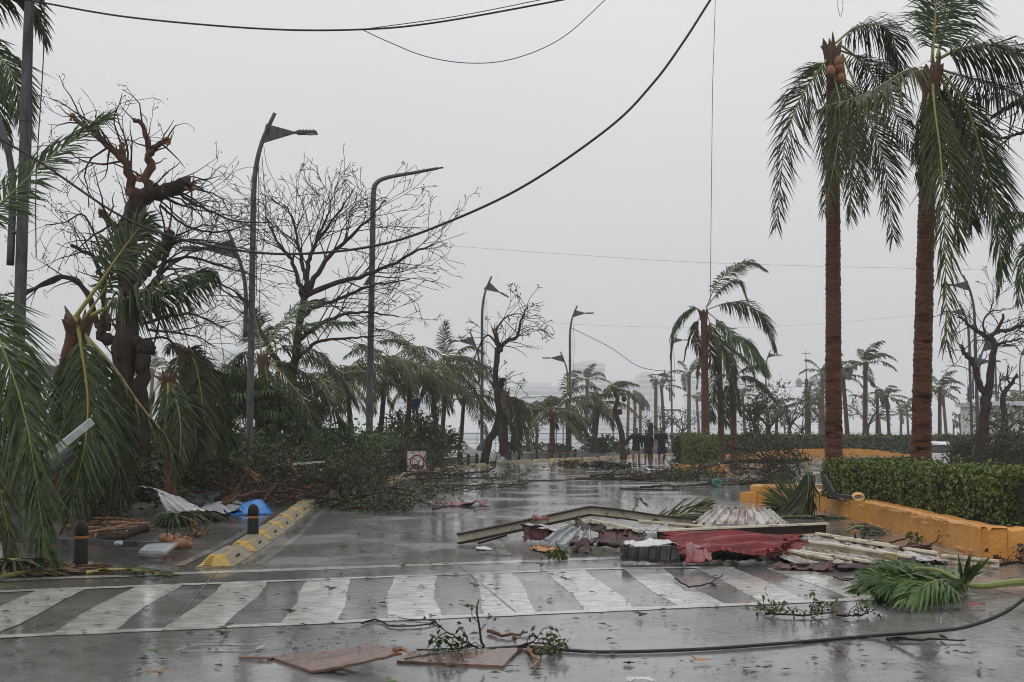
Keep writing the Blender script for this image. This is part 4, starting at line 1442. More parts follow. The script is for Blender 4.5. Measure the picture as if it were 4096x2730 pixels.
Y1 = 26.0
q = lambda *a, Y=Y1, dy=0.0: PP(list(a), Y, dy)
tree_thing('big dark tree with torn off limbs and broken reddish stumps on top', (P(121, 505, Y1)[0], Y1, 0.2), [
    ('trunk', q((119, 500), (121, 440), (121, 390), (123, 348), (127, 303), (126, 258), (130, 225), (139, 200)), 0.27, 0.20, 5, 2.0, 2, {'f0': 0.35}),
    ('trunk', q((141, 500), (141, 420), (141, 380), (143, 355), (138, 345), (131, 340)), 0.17, 0.16, 2, 1.6, 2, {'f0': 0.5, 'grav': 0.1}),
    ('knob', q((141, 366), (143, 352), (148, 346), (151, 352)), 0.17, 0.10, 0, 0, 0, {}),
    ('knob', q((112, 342), (104, 338), (102, 326), (106, 312)), 0.13, 0.06, 2, 1.5, 2, {'f0': 0.6}),
    ('limb', q((136, 205), (131, 180), (122, 158), (108, 146), (91, 131), (72, 114)), 0.12, 0.045, 9, 1.7, 2, {'bark': 'bark_red', 'grav': 0.04}),
    ('limb', q((124, 160), (122, 152), (122.5, 144)), 0.07, 0.05, 0, 0, 0, {'bark': 'bark_red'}),
    ('limb', q((143, 200), (148, 178), (149, 160), (149, 148), (142, 128), (134, 119)), 0.12, 0.04, 5, 1.2, 2, {'bark': 'bark_red'}),
    ('limb', q((149, 154), (158, 146), (168, 138)), 0.075, 0.05, 2, 1.0, 2, {'bark': 'bark_red'}),
    ('limb', q((137, 200), (152, 194), (170, 189), (189, 183)), 0.19, 0.14, 7, 2.0, 2, {'grav': 0.10}),
    ('limb', q((130, 285), (140, 275), (151, 264), (160, 247), (172, 231)), 0.15, 0.11, 7, 1.9, 2, {'grav': 0.12}, ),
    ('limb', q((134, 300), (156, 283), (163, 264), (168, 247)), 0.09, 0.05, 4, 1.6, 2, {}),
    ('limb', q((103, 330), (97, 322), (89, 297), (77, 281), (59, 278), (39, 285), (20, 300), (-4, 314)), 0.075, 0.03, 5, 1.2, 2, {}),
    ('limb', q((60, 279), (40, 287), (18, 292), (-6, 297)), 0.035, 0.015, 3, 0.8, 1, {}),
    ('limb', q((107, 331), (105, 300), (102, 280), (98, 268), (91, 254), (71, 245)), 0.075, 0.035, 7, 1.6, 2, {}),
    ('limb', q((120, 232), (110, 221), (100, 210)), 0.075, 0.05, 3, 1.5, 2, {'bark': 'bark_red'}),
    ('branch', q((140, 325), (165, 317), (190, 314), (208, 320), (223, 329)), 0.04, 0.012, 9, 1.3, 2, {'grav': 0.02}),
    ('branch', q((150, 300), (175, 290), (206, 281), (230, 288), (250, 304)), 0.045, 0.014, 9, 1.3, 2, {'grav': 0.02}),
    ('branch', q((165, 262), (190, 257), (212, 263), (236, 270), (258, 277)), 0.04, 0.012, 9, 1.3, 2, {'up': 0.03}),
    ('branch', q((148, 330), (170, 332), (195, 336), (215, 347)), 0.035, 0.01, 7, 1.2, 2, {'grav': 0.03}),
    ('branch', q((143, 340), (165, 338), (185, 352), (205, 352)), 0.03, 0.01, 6, 1.1, 2, {}),
    ('branch', q((175, 190), (190, 202), (212, 212), (240, 222), (272, 222)), 0.04, 0.012, 9, 1.3, 2, {'grav': 0.03}),
    ('branch', q((160, 205), (180, 222), (205, 232), (230, 230), (243, 226)), 0.035, 0.01, 8, 1.2, 2, {}),
    ('branch', q((165, 245), (190, 240), (218, 243), (250, 250)), 0.035, 0.01, 8, 1.2, 2, {}),
    ('branch', q((112, 290), (100, 250), (84, 215), (66, 222), (45, 225)), 0.03, 0.01, 7, 1.1, 2, {}),
], 5, leaf_per=3, leaf_size=0.03, frac=0.5, dens=1.9, wig=0.24, spl=[(P(122.5, 145, Y1), 0.07, 6, 0.35), (P(168, 138, Y1), 0.06, 5, 0.3), (P(189, 183, Y1), 0.13, 8, 0.25), (P(72, 114, Y1), 0.05, 5, 0.25), (P(101, 211, Y1), 0.05, 4, 0.25), (P(140, 175, Y1), 0.07, 4, 0.4)])

Y2 = 40.0
q = lambda *a, Y=Y2, dy=0.0: PP(list(a), Y, dy)
kw2 = dict(up=0.03, prob=0.6, wig=0.10, step=0.28)
tree_thing('wide fan shaped stripped tree with thousands of fine bare twigs', (P(292, 479, Y2)[0], Y2, 0.2), [
    ('trunk', q((291, 478), (292, 420), (292, 380), (297, 345), (302, 310), (306, 293)), 0.17, 0.11, 2, 2.5, 2, {'f0': 0.6}),
    ('limb', q((292, 382), (284, 368), (274, 356), (262, 333), (254, 314), (236, 292)), 0.12, 0.05, 6, 2.2, 2, dict(kw2)),
    ('limb', q((306, 295), (307, 273), (310, 256), (318, 239), (332, 222), (353, 191)), 0.10, 0.02, 11, 2.6, 3, dict(kw2), ),
    ('limb', q((305, 296), (336, 284), (364, 276), (392, 264), (420, 250), (435, 244)), 0.10, 0.02, 12, 2.4, 3, dict(kw2)),
    ('limb', q((306, 294), (321, 267), (337, 250), (353, 234), (373, 215), (386, 200)), 0.10, 0.02, 11, 2.6, 3, dict(kw2)),
    ('limb', q((303, 298), (296, 273), (287, 254), (275, 237), (266, 217)), 0.09, 0.02, 10, 2.2, 3, dict(kw2)),
    ('limb', q((306, 280), (302, 262), (297, 239), (292, 217), (284, 204)), 0.08, 0.02, 10, 2.2, 3, dict(kw2)),
    ('limb', q((300, 318), (318, 306), (340, 298), (372, 286), (410, 279)), 0.09, 0.02, 11, 2.2, 3, dict(kw2)),
    ('limb', q((298, 340), (325, 322), (360, 312), (399, 317)), 0.09, 0.02, 10, 2.0, 3, dict(kw2)),
    ('limb', q((296, 360), (318, 342), (350, 338), (382, 336)), 0.07, 0.02, 8, 2.0, 3, dict(kw2)),
    ('limb', q((316, 242), (325, 222), (330, 208), (329, 196)), 0.05, 0.015, 7, 1.8, 3, dict(kw2)),
], 21, leaf_per=3, leaf_size=0.04, frac=0.3, leafm='leaf_dull')

Y3 = 56.0
q = lambda *a, Y=Y3, dy=0.0: PP(list(a), Y, dy)
kw3 = dict(grav=0.12, prob=0.5, wig=0.13, step=0.3)
tree_thing('crooked tree snapped at the top with drooping twigs beside the third lamp post', (P(487, 466, Y3)[0], Y3, 0.0), [
    ('trunk', q((484, 466), (490, 442), (497, 425), (499, 412), (496, 384), (497, 356), (498, 345), (494, 329)), 0.19, 0.10, 12, 2.0, 2, dict(kw3, f0=0.3)),
    ('limb', q((498, 352), (502, 348), (507, 341), (516, 337), (519, 328), (524, 312), (528, 306)), 0.12, 0.03, 10, 1.8, 3, dict(kw3)),
    ('limb', q((498, 346), (488, 335), (480, 345), (474, 360)), 0.06, 0.02, 6, 1.6, 2, dict(kw3)),
    ('limb', q((494, 332), (505, 318), (518, 314), (529, 318)), 0.05, 0.015, 6, 1.6, 3, dict(kw3, grav=0.0)),
    ('knob', q((497, 400), (501, 385), (503, 380)), 0.15, 0.12, 2, 1.2, 2, dict(kw3)),
], 33, leaf_per=4, leaf_size=0.07, frac=0.5, spl=[(P(494, 330, Y3), 0.12, 7, 0.5)])

Y4 = 50.0
q = lambda *a, Y=Y4, dy=0.0: PP(list(a), Y, dy)
z4 = float(gz(P(979, 460, Y4)[0], Y4))
tree_thing('dark storm broken tree with tangled twigs beside the median lamp posts', (P(979, 460, Y4)[0], Y4, z4), [
    ('trunk', q((977, 488), (979, 450), (985, 413), (988, 390)), 0.24, 0.20, 0, 0, 0, {}),
    ('limb', q((987, 392), (992, 362), (994, 344), (992, 336), (998, 330), (1003, 314)), 0.18, 0.05, 6, 1.6, 2, {}),
    ('limb', q((985, 396), (978, 380), (975, 368), (971, 359), (964, 352), (962, 345)), 0.14, 0.08, 5, 1.6, 2, {'grav': 0.1}),
    ('limb', q((992, 340), (979, 332), (968, 324), (962, 318), (958, 317)), 0.10, 0.04, 5, 1.4, 2, {}),
    ('limb', q((997, 332), (1013, 329), (1030, 324)), 0.09, 0.04, 7, 1.6, 2, {}),
    ('limb', q((994, 345), (1006, 342), (1022, 338)), 0.07, 0.03, 7, 1.5, 2, {}),
    ('limb', q((985, 335), (983, 322), (990, 312), (998, 310)), 0.05, 0.02, 6, 1.4, 3, {}),
    ('limb', q((990, 312), (993, 300), (993, 283)), 0.03, 0.012, 5, 1.2, 2, {}),
], 44, leaf_per=3, leaf_size=0.05, frac=0.35, spl=[(P(962, 345, Y4), 0.08, 5, 0.4)])
Y5 = 62.0
q = lambda *a, Y=Y5, dy=0.0: PP(list(a), Y, dy)
tree_thing('slim forked bare tree near the pale shed', (P(1006, 445, Y5)[0], Y5, float(gz(26, Y5))), [
    ('trunk', q((1006, 470), (1005, 430), (1003, 402), (1006, 390), (1012, 384), (1017, 374)), 0.20, 0.07, 4, 1.2, 2, {'f0': 0.5}),
    ('limb', q((1011, 385), (1007, 378), (1009, 366)), 0.07, 0.03, 3, 1.0, 2, {}),
    ('limb', q((1004, 396), (1000, 385), (1001, 372)), 0.06, 0.03, 3, 1.0, 2, {}),
], 51, name='stripped_tree')
Y6 = 28.0
q = lambda *a, Y=Y6, dy=0.0: PP(list(a), Y, dy)
tree_thing('bare limb of a roadside tree reaching in behind the hanging palm fronds', (15.8, Y6, 0), [
    ('trunk', [(15.8, Y6, -0.3), (15.6, Y6, 4.0), (15.0, Y6, 7.0)], 0.3, 0.2, 0, 0, 0, {}),
    ('limb', [(15.2, Y6, 6.2)] + q((1060, 80), (1024, 98), (1004, 110), (991, 118)), 0.1, 0.03, 8, 1.4, 2, {'grav': 0.05}),
    ('limb', q((1060, 120), (1024, 132), (1003, 138), (980, 137)), 0.06, 0.02, 8, 1.3, 2, {'grav': 0.05}),
], 52)
# curved bare trunk and cut stumps behind the bend
for k, (pts, Y, r0, r1, lab) in enumerate((
        ([(623, 452), (621, 430), (616, 412), (618, 400), (614, 392), (611, 387)], 68, 0.21, 0.08, 'curved dark trunk stripped bare of branches beside the three walkers'),
        ([(650.5, 450), (650.5, 436), (650.5, 423)], 71, 0.17, 0.16, 'thick cut off trunk stump standing behind the walkers'),
        ([(835, 440), (832, 428), (831, 417)], 78, 0.14, 0.12, 'short broken stump rising above the long far hedge'))):
    th = thing('tree_stump', lab, 'stump', (P(*pts[0], Y)[0], Y, 0.0))
    mb = MB()
    limb_tube(mb, [P(pts[0][0], 470, Y)] + PP(pts, Y), r0, r1, 14, 9, 0.03)
    mb.build('trunk', 'bark', th, smooth=True)
    mb = MB()
    splinters(mb, P(*pts[-1], Y), r1, 6, 0.3)
    mb.build('splintered_end', 'splinter', th)
    if k == 0:
        for kp in ((624, 399), (620, 412)):
            mb = MB()
            ball(mb, P(*kp, Y), (0.15, 0.14, 0.17), wob=0.15)
            mb.build('knob', 'bark', th, smooth=True)

# far hazy bare trees
def bare_proto(seed, h):
    b = np.array([40.0 * seed, -700., 0])
    rg = random.Random(seed)
    lim = [('trunk', [b, b + (0.2, 0, h * 0.3), b + (0.1, 0, h * 0.5)], 0.2, 0.12, 3, h * 0.3, 2, dict(step=0.4))]
    for k in range(6):
        a = k * 1.05 + rg.random()
        e = b + (math.cos(a) * h * 0.5, math.sin(a) * h * 0.5, h * (0.7 + 0.3 * rg.random()))
        lim.append(('limb', [b + (0.1, 0, h * 0.45), (b + e) / 2 + (0, 0, h * 0.28), e], 0.06, 0.02, 5, h * 0.25, 2, dict(step=0.4, up=0.02)))
    return tree_thing('far bare tree', tuple(b), lim, seed, bark='bark', leaf_per=5, leaf_size=0.12, frac=0.7, name='far_tree', sides=6, spread=0.15)


B1, B2 = bare_proto(3, 5.0), bare_proto(4, 4.0)
FTL = {'a': ('thin stripped tree fading into the rain by the seaside', 'thin stripped trees by the sea'),
       'b': ('stripped spreading tree with sparse leaves behind the long far hedge', 'stripped trees behind the long far hedge')}
FOWN = {(535, 104): 'thin stripped tree with round twig head before the terraced hotel block', (660, 86): 'thin stripped tree behind the walker in navy shorts', (683, 92): 'thin stripped tree beside the square clipped hedge',
        (30, 60): 'thin stripped tree seen under the shelter roof', (75, 70): 'thin stripped tree behind the snapped leaning palm', (752, 74): 'stripped spreading tree behind the low bright stalked palm',
        (1016, 60): 'stripped spreading tree in front of the pale shed', (868, 100): 'stripped spreading tree under the tallest windswept far palm'}
bused = set()
for pr, x, Y, s, rz, k in ((B1, 535, 104, 0.9, 0.2, 'a'), (B2, 528, 96, 0.9, 2, 'a'), (B2, 514, 90, 0.9, 1, 'a'), (B1, 752, 74, 0.95, 0.5, 'b'), (B2, 770, 80, 1.0, 2.2, 'b'), (B1, 790, 86, 0.9, 4, 'b'),
                           (B2, 801, 96, 0.9, 1, 'b'), (B1, 868, 100, 0.9, 2, 'b'), (B2, 660, 86, 0.8, 1.2, 'a'), (B1, 683, 92, 0.7, 3, 'a'), (B2, 1016, 60, 0.9, 3, 'b'), (B1, 1000, 72, 0.8, 0, 'b'), (B2, 30, 60, 1.2, 1, 'a'), (B1, 75, 70, 1.0, 1, 'a')):
    X = (x - 512) / FPX * Y
    z0 = float(gz(X, Y))
    own = FOWN.get((x, Y))
    if id(pr) not in bused:
        bused.add(id(pr))
        pr.location = (X, Y, z0)
        pr.rotation_euler = (0, 0, rz)
        pr.scale = (s, s, s)
        tag(pr, own or FTL[k][0], None, None if own else FTL[k][1])
    else:
        copy_tree(pr, (X, Y, z0), rz, s, own or FTL[k][0], None if own else FTL[k][1])

# ================================================================== hedges further back
hd2 = [(7.35, 51.1), (8.8, 51.0)]
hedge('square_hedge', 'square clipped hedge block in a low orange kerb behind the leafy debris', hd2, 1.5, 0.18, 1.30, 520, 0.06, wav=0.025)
mb = MB()
for a, b in (((7.2, 50.9), (9.0, 50.75)), ((9.0, 50.75), (9.2, 54)), ((7.2, 50.9), (7.25, 54))):
    mb.bar((*a, 0.09), (*b, 0.09), 0.2, 0.19)
tag(mb.build('orange_kerb', 'kerb_orange'), 'low orange kerb round the square hedge block', 'kerb')
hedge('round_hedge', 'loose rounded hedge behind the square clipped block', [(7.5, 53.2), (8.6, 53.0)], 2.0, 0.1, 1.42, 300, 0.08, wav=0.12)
hl = [(9.2, 57.0), (13.5, 66.0), (17.0, 76.0), (22.0, 79.0), (28.0, 78.5), (34.0, 77.0)]
hl2 = [(X, Y) for X, Y in hl]
hedge('long_hedge', 'long low hedge on a pale orange wall across the far carriageway', hl2, 1.6, -0.1, 1.22, 130, 0.13, 'hedge_leaf_far', wav=0.06)
c = spline(hl2, 50)
mb = MB()
for i in range(49):
    z = float(gz(*c[i]))
    mb.bar((c[i][0] - 0.05, c[i][1] - 0.25, z + 0.2), (c[i + 1][0] - 0.05, c[i + 1][1] - 0.25, z + 0.2), 0.2, 0.5)
tag(mb.build('hedge_wall', 'kerb_orange'), 'pale orange wall under the long far hedge', 'wall')
shrub('dense round bush behind the white car', P(976, 448, 57) + (0, 0, -0.25), (1.15, 1.2, 0.95), 4200, 0.09, 'leaf_dull', 50)
shrub('dense round bush between the median posts and the pale shed', P(1010, 448, 55) + (0, 0, -0.25), (1.0, 1.2, 1.0), 3800, 0.09, 'leaf_dull', 50)
shrub('low bush on the far pavement by the slim forked tree', P(1030, 448, 52) + (0, 0, -0.25), (0.8, 1.2, 0.9), 2400, 0.09, 'leaf_dull', 30)

# ================================================================== undergrowth and fallen branches on the left
US = [  # px x, y, depth, rx, rz, leaves, mat, label
    (160, 462, 27, 1.6, 0.9, 3200, 'leaf', 'dark undergrowth bush at the foot of the big broken tree'),
    (205, 468, 29, 1.7, 0.8, 3200, 'leaf_dull', 'low undergrowth bush under the collapsed palm skirt'),
    (238, 462, 33, 1.6, 0.9, 3000, 'leaf', 'undergrowth bush behind the second lamp post foot'),
    (312, 452, 38, 1.9, 1.1, 3600, 'leaf_bright', 'bright green broad leaved bush in the middle of the wreckage'),
    (345, 446, 41, 1.6, 0.9, 2600, 'leaf_bright', 'bright green sapling beside the gap to the sea'),
    (388, 452, 46, 1.4, 0.9, 2600, 'leaf_dull', 'olive bush at the foot of the tall arm post'),
    (412, 438, 49, 1.4, 1.1, 3400, 'leaf', 'dark bush just above the square prohibition sign'),
    (436, 446, 52, 1.2, 0.8, 2200, 'leaf_dull', 'olive bush behind the branches beside the prohibition sign'),
    (274, 452, 36, 1.5, 1.0, 2800, 'leaf', 'dark bush under the lush fan palm'),
    (100, 478, 24, 1.5, 0.8, 2600, 'leaf', 'dark bush behind the hanging fronds of the snapped palm'),
    (60, 490, 22, 1.2, 0.7, 2000, 'leaf_dull', 'low bush at the foot of the snapped leaning palm'),
]
for x, y, Y, rx, rz, n, m, lab in US:
    c = P(x, y, Y)
    c[2] = max(c[2], 0.25 + rz * 0.45)
    shrub(lab, c, (rx, rx * 0.8, rz), n, 0.085, m, 30, wood='twig')
shrub('sandy mound of bush under the seaside palms', (P(547, 452, 76)[0], 76, 0.45), (1.8, 1.0, 0.45), 900, 0.13, 'leaf_dull', 18)
shrub('small dark bush in front of the seaside railing', (P(602, 448, 80)[0], 80, 0.7), (1.3, 0.9, 0.6), 1200, 0.13, 'leaf', 20)
shrub('dark uprooted root mass on the far lawn', (P(716 - 55, 448, 82)[0] + 1.4, 82, 0.7), (1.0, 0.8, 0.6), 500, 0.12, 'litter_dark', 16)
shrub('pale green shrub blurred behind the walkers', (P(690, 444, 88)[0], 88, 0.9), (1.6, 1.0, 0.6), 700, 0.13, 'leaf_dull', 16)

def gp(lst, z):
    return [np.array([*G(x, y)[:2], zz]) for (x, y), zz in zip(lst, z)]


fallen_branch('large fallen tree crown with arching bare stems across the lane separators', [
    [P(338, 505, 27), P(345, 480, 27), P(368, 458, 28), P(400, 449, 28.5)],
    [P(345, 503, 27), P(355, 484, 27.3), P(385, 468, 28), P(425, 466, 28.5)],
    [P(332, 504, 27.5), P(320, 480, 28), P(300, 470, 29), P(275, 474, 29)],
    [P(340, 506, 26.5), P(365, 492, 26.5), P(395, 488, 27), P(430, 505, 26)],
    [P(335, 504, 27), P(310, 496, 27), P(285, 492, 27.5)],
], 0.05, 11, 1.1, 2, 5, 0.05, 61, 'leaf_dull', grav=0.06)
fallen_branch('fallen leafy bough draped over the last yellow separator', [
    [P(312, 505, 26), P(340, 497, 25.5), P(372, 496, 25), P(395, 505, 24.5)],
    [P(318, 500, 26), P(335, 485, 26), P(350, 480, 26)],
    [P(320, 505, 25.5), P(345, 505, 24.8), P(368, 508, 24.2)],
], 0.045, 12, 0.8, 2, 8, 0.055, 62, 'leaf', grav=0.05)
fallen_branch('brown tangle of snapped branches behind the blue and white tarp', [
    [P(215, 500, 27), P(245, 485, 27), P(275, 480, 27.5), P(310, 490, 27)],
    [P(225, 498, 26), P(255, 496, 26), P(290, 498, 26)],
    [P(255, 500, 27), P(262, 478, 27), P(268, 462, 27)],
    [P(280, 503, 26.5), P(288, 485, 26.5), P(300, 470, 26.5)],
    [P(208, 492, 28), P(232, 478, 28), P(262, 472, 28)],
], 0.055, 11, 1.1, 2, 2, 0.05, 63, 'leaf_dull', wood='bark_red', grav=0.03)
fallen_branch('dark twiggy brush piled between the silver sheet and the tarp', [
    [P(150, 500, 26.5), P(175, 488, 26.5), P(205, 484, 27)],
    [P(165, 496, 25.5), P(190, 492, 25.5), P(222, 490, 25.5)],
    [P(180, 500, 27), P(195, 480, 27), P(215, 470, 27)],
], 0.04, 11, 0.9, 2, 4, 0.05, 64, 'leaf_dull', grav=0.03)
fallen_branch('long flat fallen branches lying in front of the prohibition sign', [
    [P(385, 480, 40), P(420, 473, 41), P(455, 474, 42), P(490, 470, 43), P(496, 461, 43)],
    [P(400, 482, 39), P(440, 478, 39.5), P(480, 478, 40), P(520, 480, 40)],
    [P(405, 470, 43), P(430, 466, 43), P(455, 462, 44)],
    [P(430, 476, 41), P(446, 470, 42), P(462, 466, 43)],
], 0.06, 12, 0.9, 2, 6, 0.055, 65, 'leaf_dull', grav=0.05)
fallen_branch('leafy olive brush heaped around the prohibition sign', [
    [P(405, 476, 43), P(385, 464, 44), P(370, 458, 45)],
    [P(430, 470, 44), P(442, 462, 45), P(452, 458, 46)],
    [P(392, 476, 42), P(375, 462, 43), P(355, 455, 43)],
    [P(398, 474, 42), P(396, 458, 43.5), P(392, 449, 44)],
], 0.05, 12, 1.1, 2, 8, 0.065, 66, 'leaf_dull', grav=0.05)
fallen_branch('flat mat of twigs and broad green leaves lying across the lane', [
    [P(425, 487, 34.5), P(455, 487, 34.5), P(490, 484, 35), P(522, 484.5, 35)],
    [P(440, 490, 32.5), P(470, 489, 33), P(500, 487, 33.5), P(527, 487.5, 33.5)],
    [P(405, 492, 31.5), P(425, 486, 32), P(450, 483, 33)],
], 0.035, 10, 0.8, 2, 4, 0.06, 67, 'leaf', grav=0.12, wood='bark_red')
fallen_branch('bare grey branch arching up from the debris line before the walkers', [
    [P(600, 462, 46), P(618, 464, 45), P(640, 472, 44), P(660, 476, 43)],
    [P(605, 476, 44), P(625, 466, 45), P(632, 462, 45)],
    [P(662, 476, 43), P(672, 466, 43), P(664, 458, 44)],
], 0.04, 5, 0.9, 1, 0, 0.05, 68, 'leaf', grav=0.0, prob=0.3)
fallen_branch('long line of leafy debris branches across the wet road', [
    [P(575, 479, 40), P(610, 478, 40), P(645, 478, 40), P(690, 476, 40.5)],
    [P(590, 476, 42), P(625, 474, 42), P(665, 473, 42), P(705, 472, 42)],
    [P(620, 480, 38.5), P(660, 478, 39), P(700, 477, 39)],
    [P(660, 478, 40), P(690, 474, 41), P(730, 473, 41), P(770, 472, 41)],
], 0.05, 18, 0.5, 2, 9, 0.055, 69, 'leaf_dull', grav=0.22)
fallen_branch('fresh green leaf litter bough in the middle of the debris line', [
    [P(640, 476, 41), P(665, 472, 41), P(690, 471, 41)],
    [P(650, 478, 40), P(672, 474, 40), P(700, 474, 40)],
], 0.04, 14, 0.5, 2, 9, 0.06, 70, 'leaf', grav=0.2)
fallen_branch('tall leafy bough leaning in front of the square hedge', [
    [P(792, 478, 38), P(775, 466, 39), P(752, 452, 40), P(728, 446, 40)],
    [P(785, 476, 38), P(760, 450, 39), P(750, 425, 40), P(757, 400, 40)],
    [P(795, 476, 38), P(780, 455, 39), P(770, 430, 40), P(752, 410, 40)],
    [P(800, 474, 38), P(790, 448, 39), P(775, 444, 40), P(755, 446, 41)],
    [P(785, 478, 38), P(765, 471, 38), P(745, 468, 38), P(728, 470, 38)],
    [P(790, 474, 38), P(775, 460, 38.5), P(750, 460, 39)],
], 0.05, 16, 0.8, 2, 14, 0.055, 71, 'leaf_dull', grav=0.02)
fallen_branch('leafy branch heap at the end of the debris line by the orange planter', [
    [P(760, 482, 36), P(785, 474, 36.5), P(805, 466, 37)],
    [P(740, 484, 35), P(770, 480, 35), P(800, 478, 35)],
    [P(765, 478, 37), P(790, 462, 38), P(806, 452, 38)],
], 0.05, 12, 0.8, 2, 7, 0.055, 72, 'leaf', grav=0.08)
fallen_branch('low scattered twig drift lying before the orange planter nose', [
    [P(640, 487, 33.5), P(680, 486, 34), P(720, 484, 34.5), P(760, 484, 35)],
    [P(700, 484, 35), P(735, 482, 35.5), P(770, 481, 36)],
], 0.03, 12, 0.5, 2, 5, 0.05, 73, 'leaf_dull', grav=0.3)
mb = MB()
limb_tube(mb, [G(700, 476) + (0, 0, 0.3), G(730, 472) + (0, 0, 0.42), G(770, 473) + (0, 0, 0.45), G(808, 472) + (0, 0, 0.5)], 0.10, 0.07, 16, 8, 0.02)
tag(mb.build('fallen_log', 'bark', smooth=True), 'thick grey fallen limb lying along the debris line', 'log')
mb = MB()
limb_tube(mb, [G(719, 478) + (0, 0, 0.5), G(728, 480) + (0, 0, 0.25), G(745, 484) + (0, 0, 0.06)], 0.05, 0.03, 10, 7, 0.01)
tag(mb.build('broken_pole', 'splinter', smooth=True), 'pale snapped stick slanting down from the debris line', 'stick')

fallen_branch('thin leafy shoots crossing in front of the prohibition sign', [
    [G(395, 484, 0.05), P(410, 470, 36.6), P(424, 458, 36.6)],
    [G(432, 484, 0.05), P(424, 472, 36.4), P(412, 466, 36.4)],
], 0.022, 7, 0.5, 2, 5, 0.045, 75, 'leaf_dull', grav=0.05)

fallen_branch('heap of bare brown branches filling the verge behind the yellow separators', [
    [P(222, 505, 24.5), P(248, 494, 25), P(285, 490, 25.5), P(318, 494, 25.5)],
    [P(230, 500, 25), P(240, 482, 25.5), P(252, 468, 26)],
    [P(262, 502, 25), P(280, 484, 25.5), P(305, 474, 26)],
    [P(275, 503, 25), P(300, 496, 25), P(330, 488, 25.5)],
    [P(246, 500, 25.5), P(225, 486, 26), P(205, 480, 26)],
], 0.05, 13, 0.9, 2, 2, 0.045, 76, 'leaf_dull', wood='bark_red', grav=0.04, wig=0.2)
fallen_branch('spreading olive bough lying out into the lane past the last separator', [
    [P(330, 508, 25), P(355, 498, 25), P(385, 492, 26), P(415, 496, 26)],
    [P(335, 506, 25.5), P(360, 490, 26), P(392, 480, 27)],
    [P(340, 509, 24.5), P(370, 507, 24.3), P(398, 510, 24)],
    [P(345, 505, 26), P(350, 482, 26.5), P(362, 466, 27)],
], 0.045, 13, 0.9, 2, 7, 0.05, 77, 'leaf_dull', grav=0.06, wig=0.2)
fallen_branch('dense green brown brush between the second lamp post and the arm post', [
    [P(270, 480, 33), P(300, 466, 34), P(335, 460, 35)],
    [P(300, 482, 33), P(330, 470, 34), P(365, 466, 35)],
    [P(290, 482, 33), P(292, 464, 33.5), P(300, 448, 34)],
    [P(330, 480, 34), P(338, 460, 34.5), P(350, 446, 35)],
], 0.05, 14, 1.1, 2, 6, 0.06, 78, 'leaf', grav=0.03, wig=0.2)

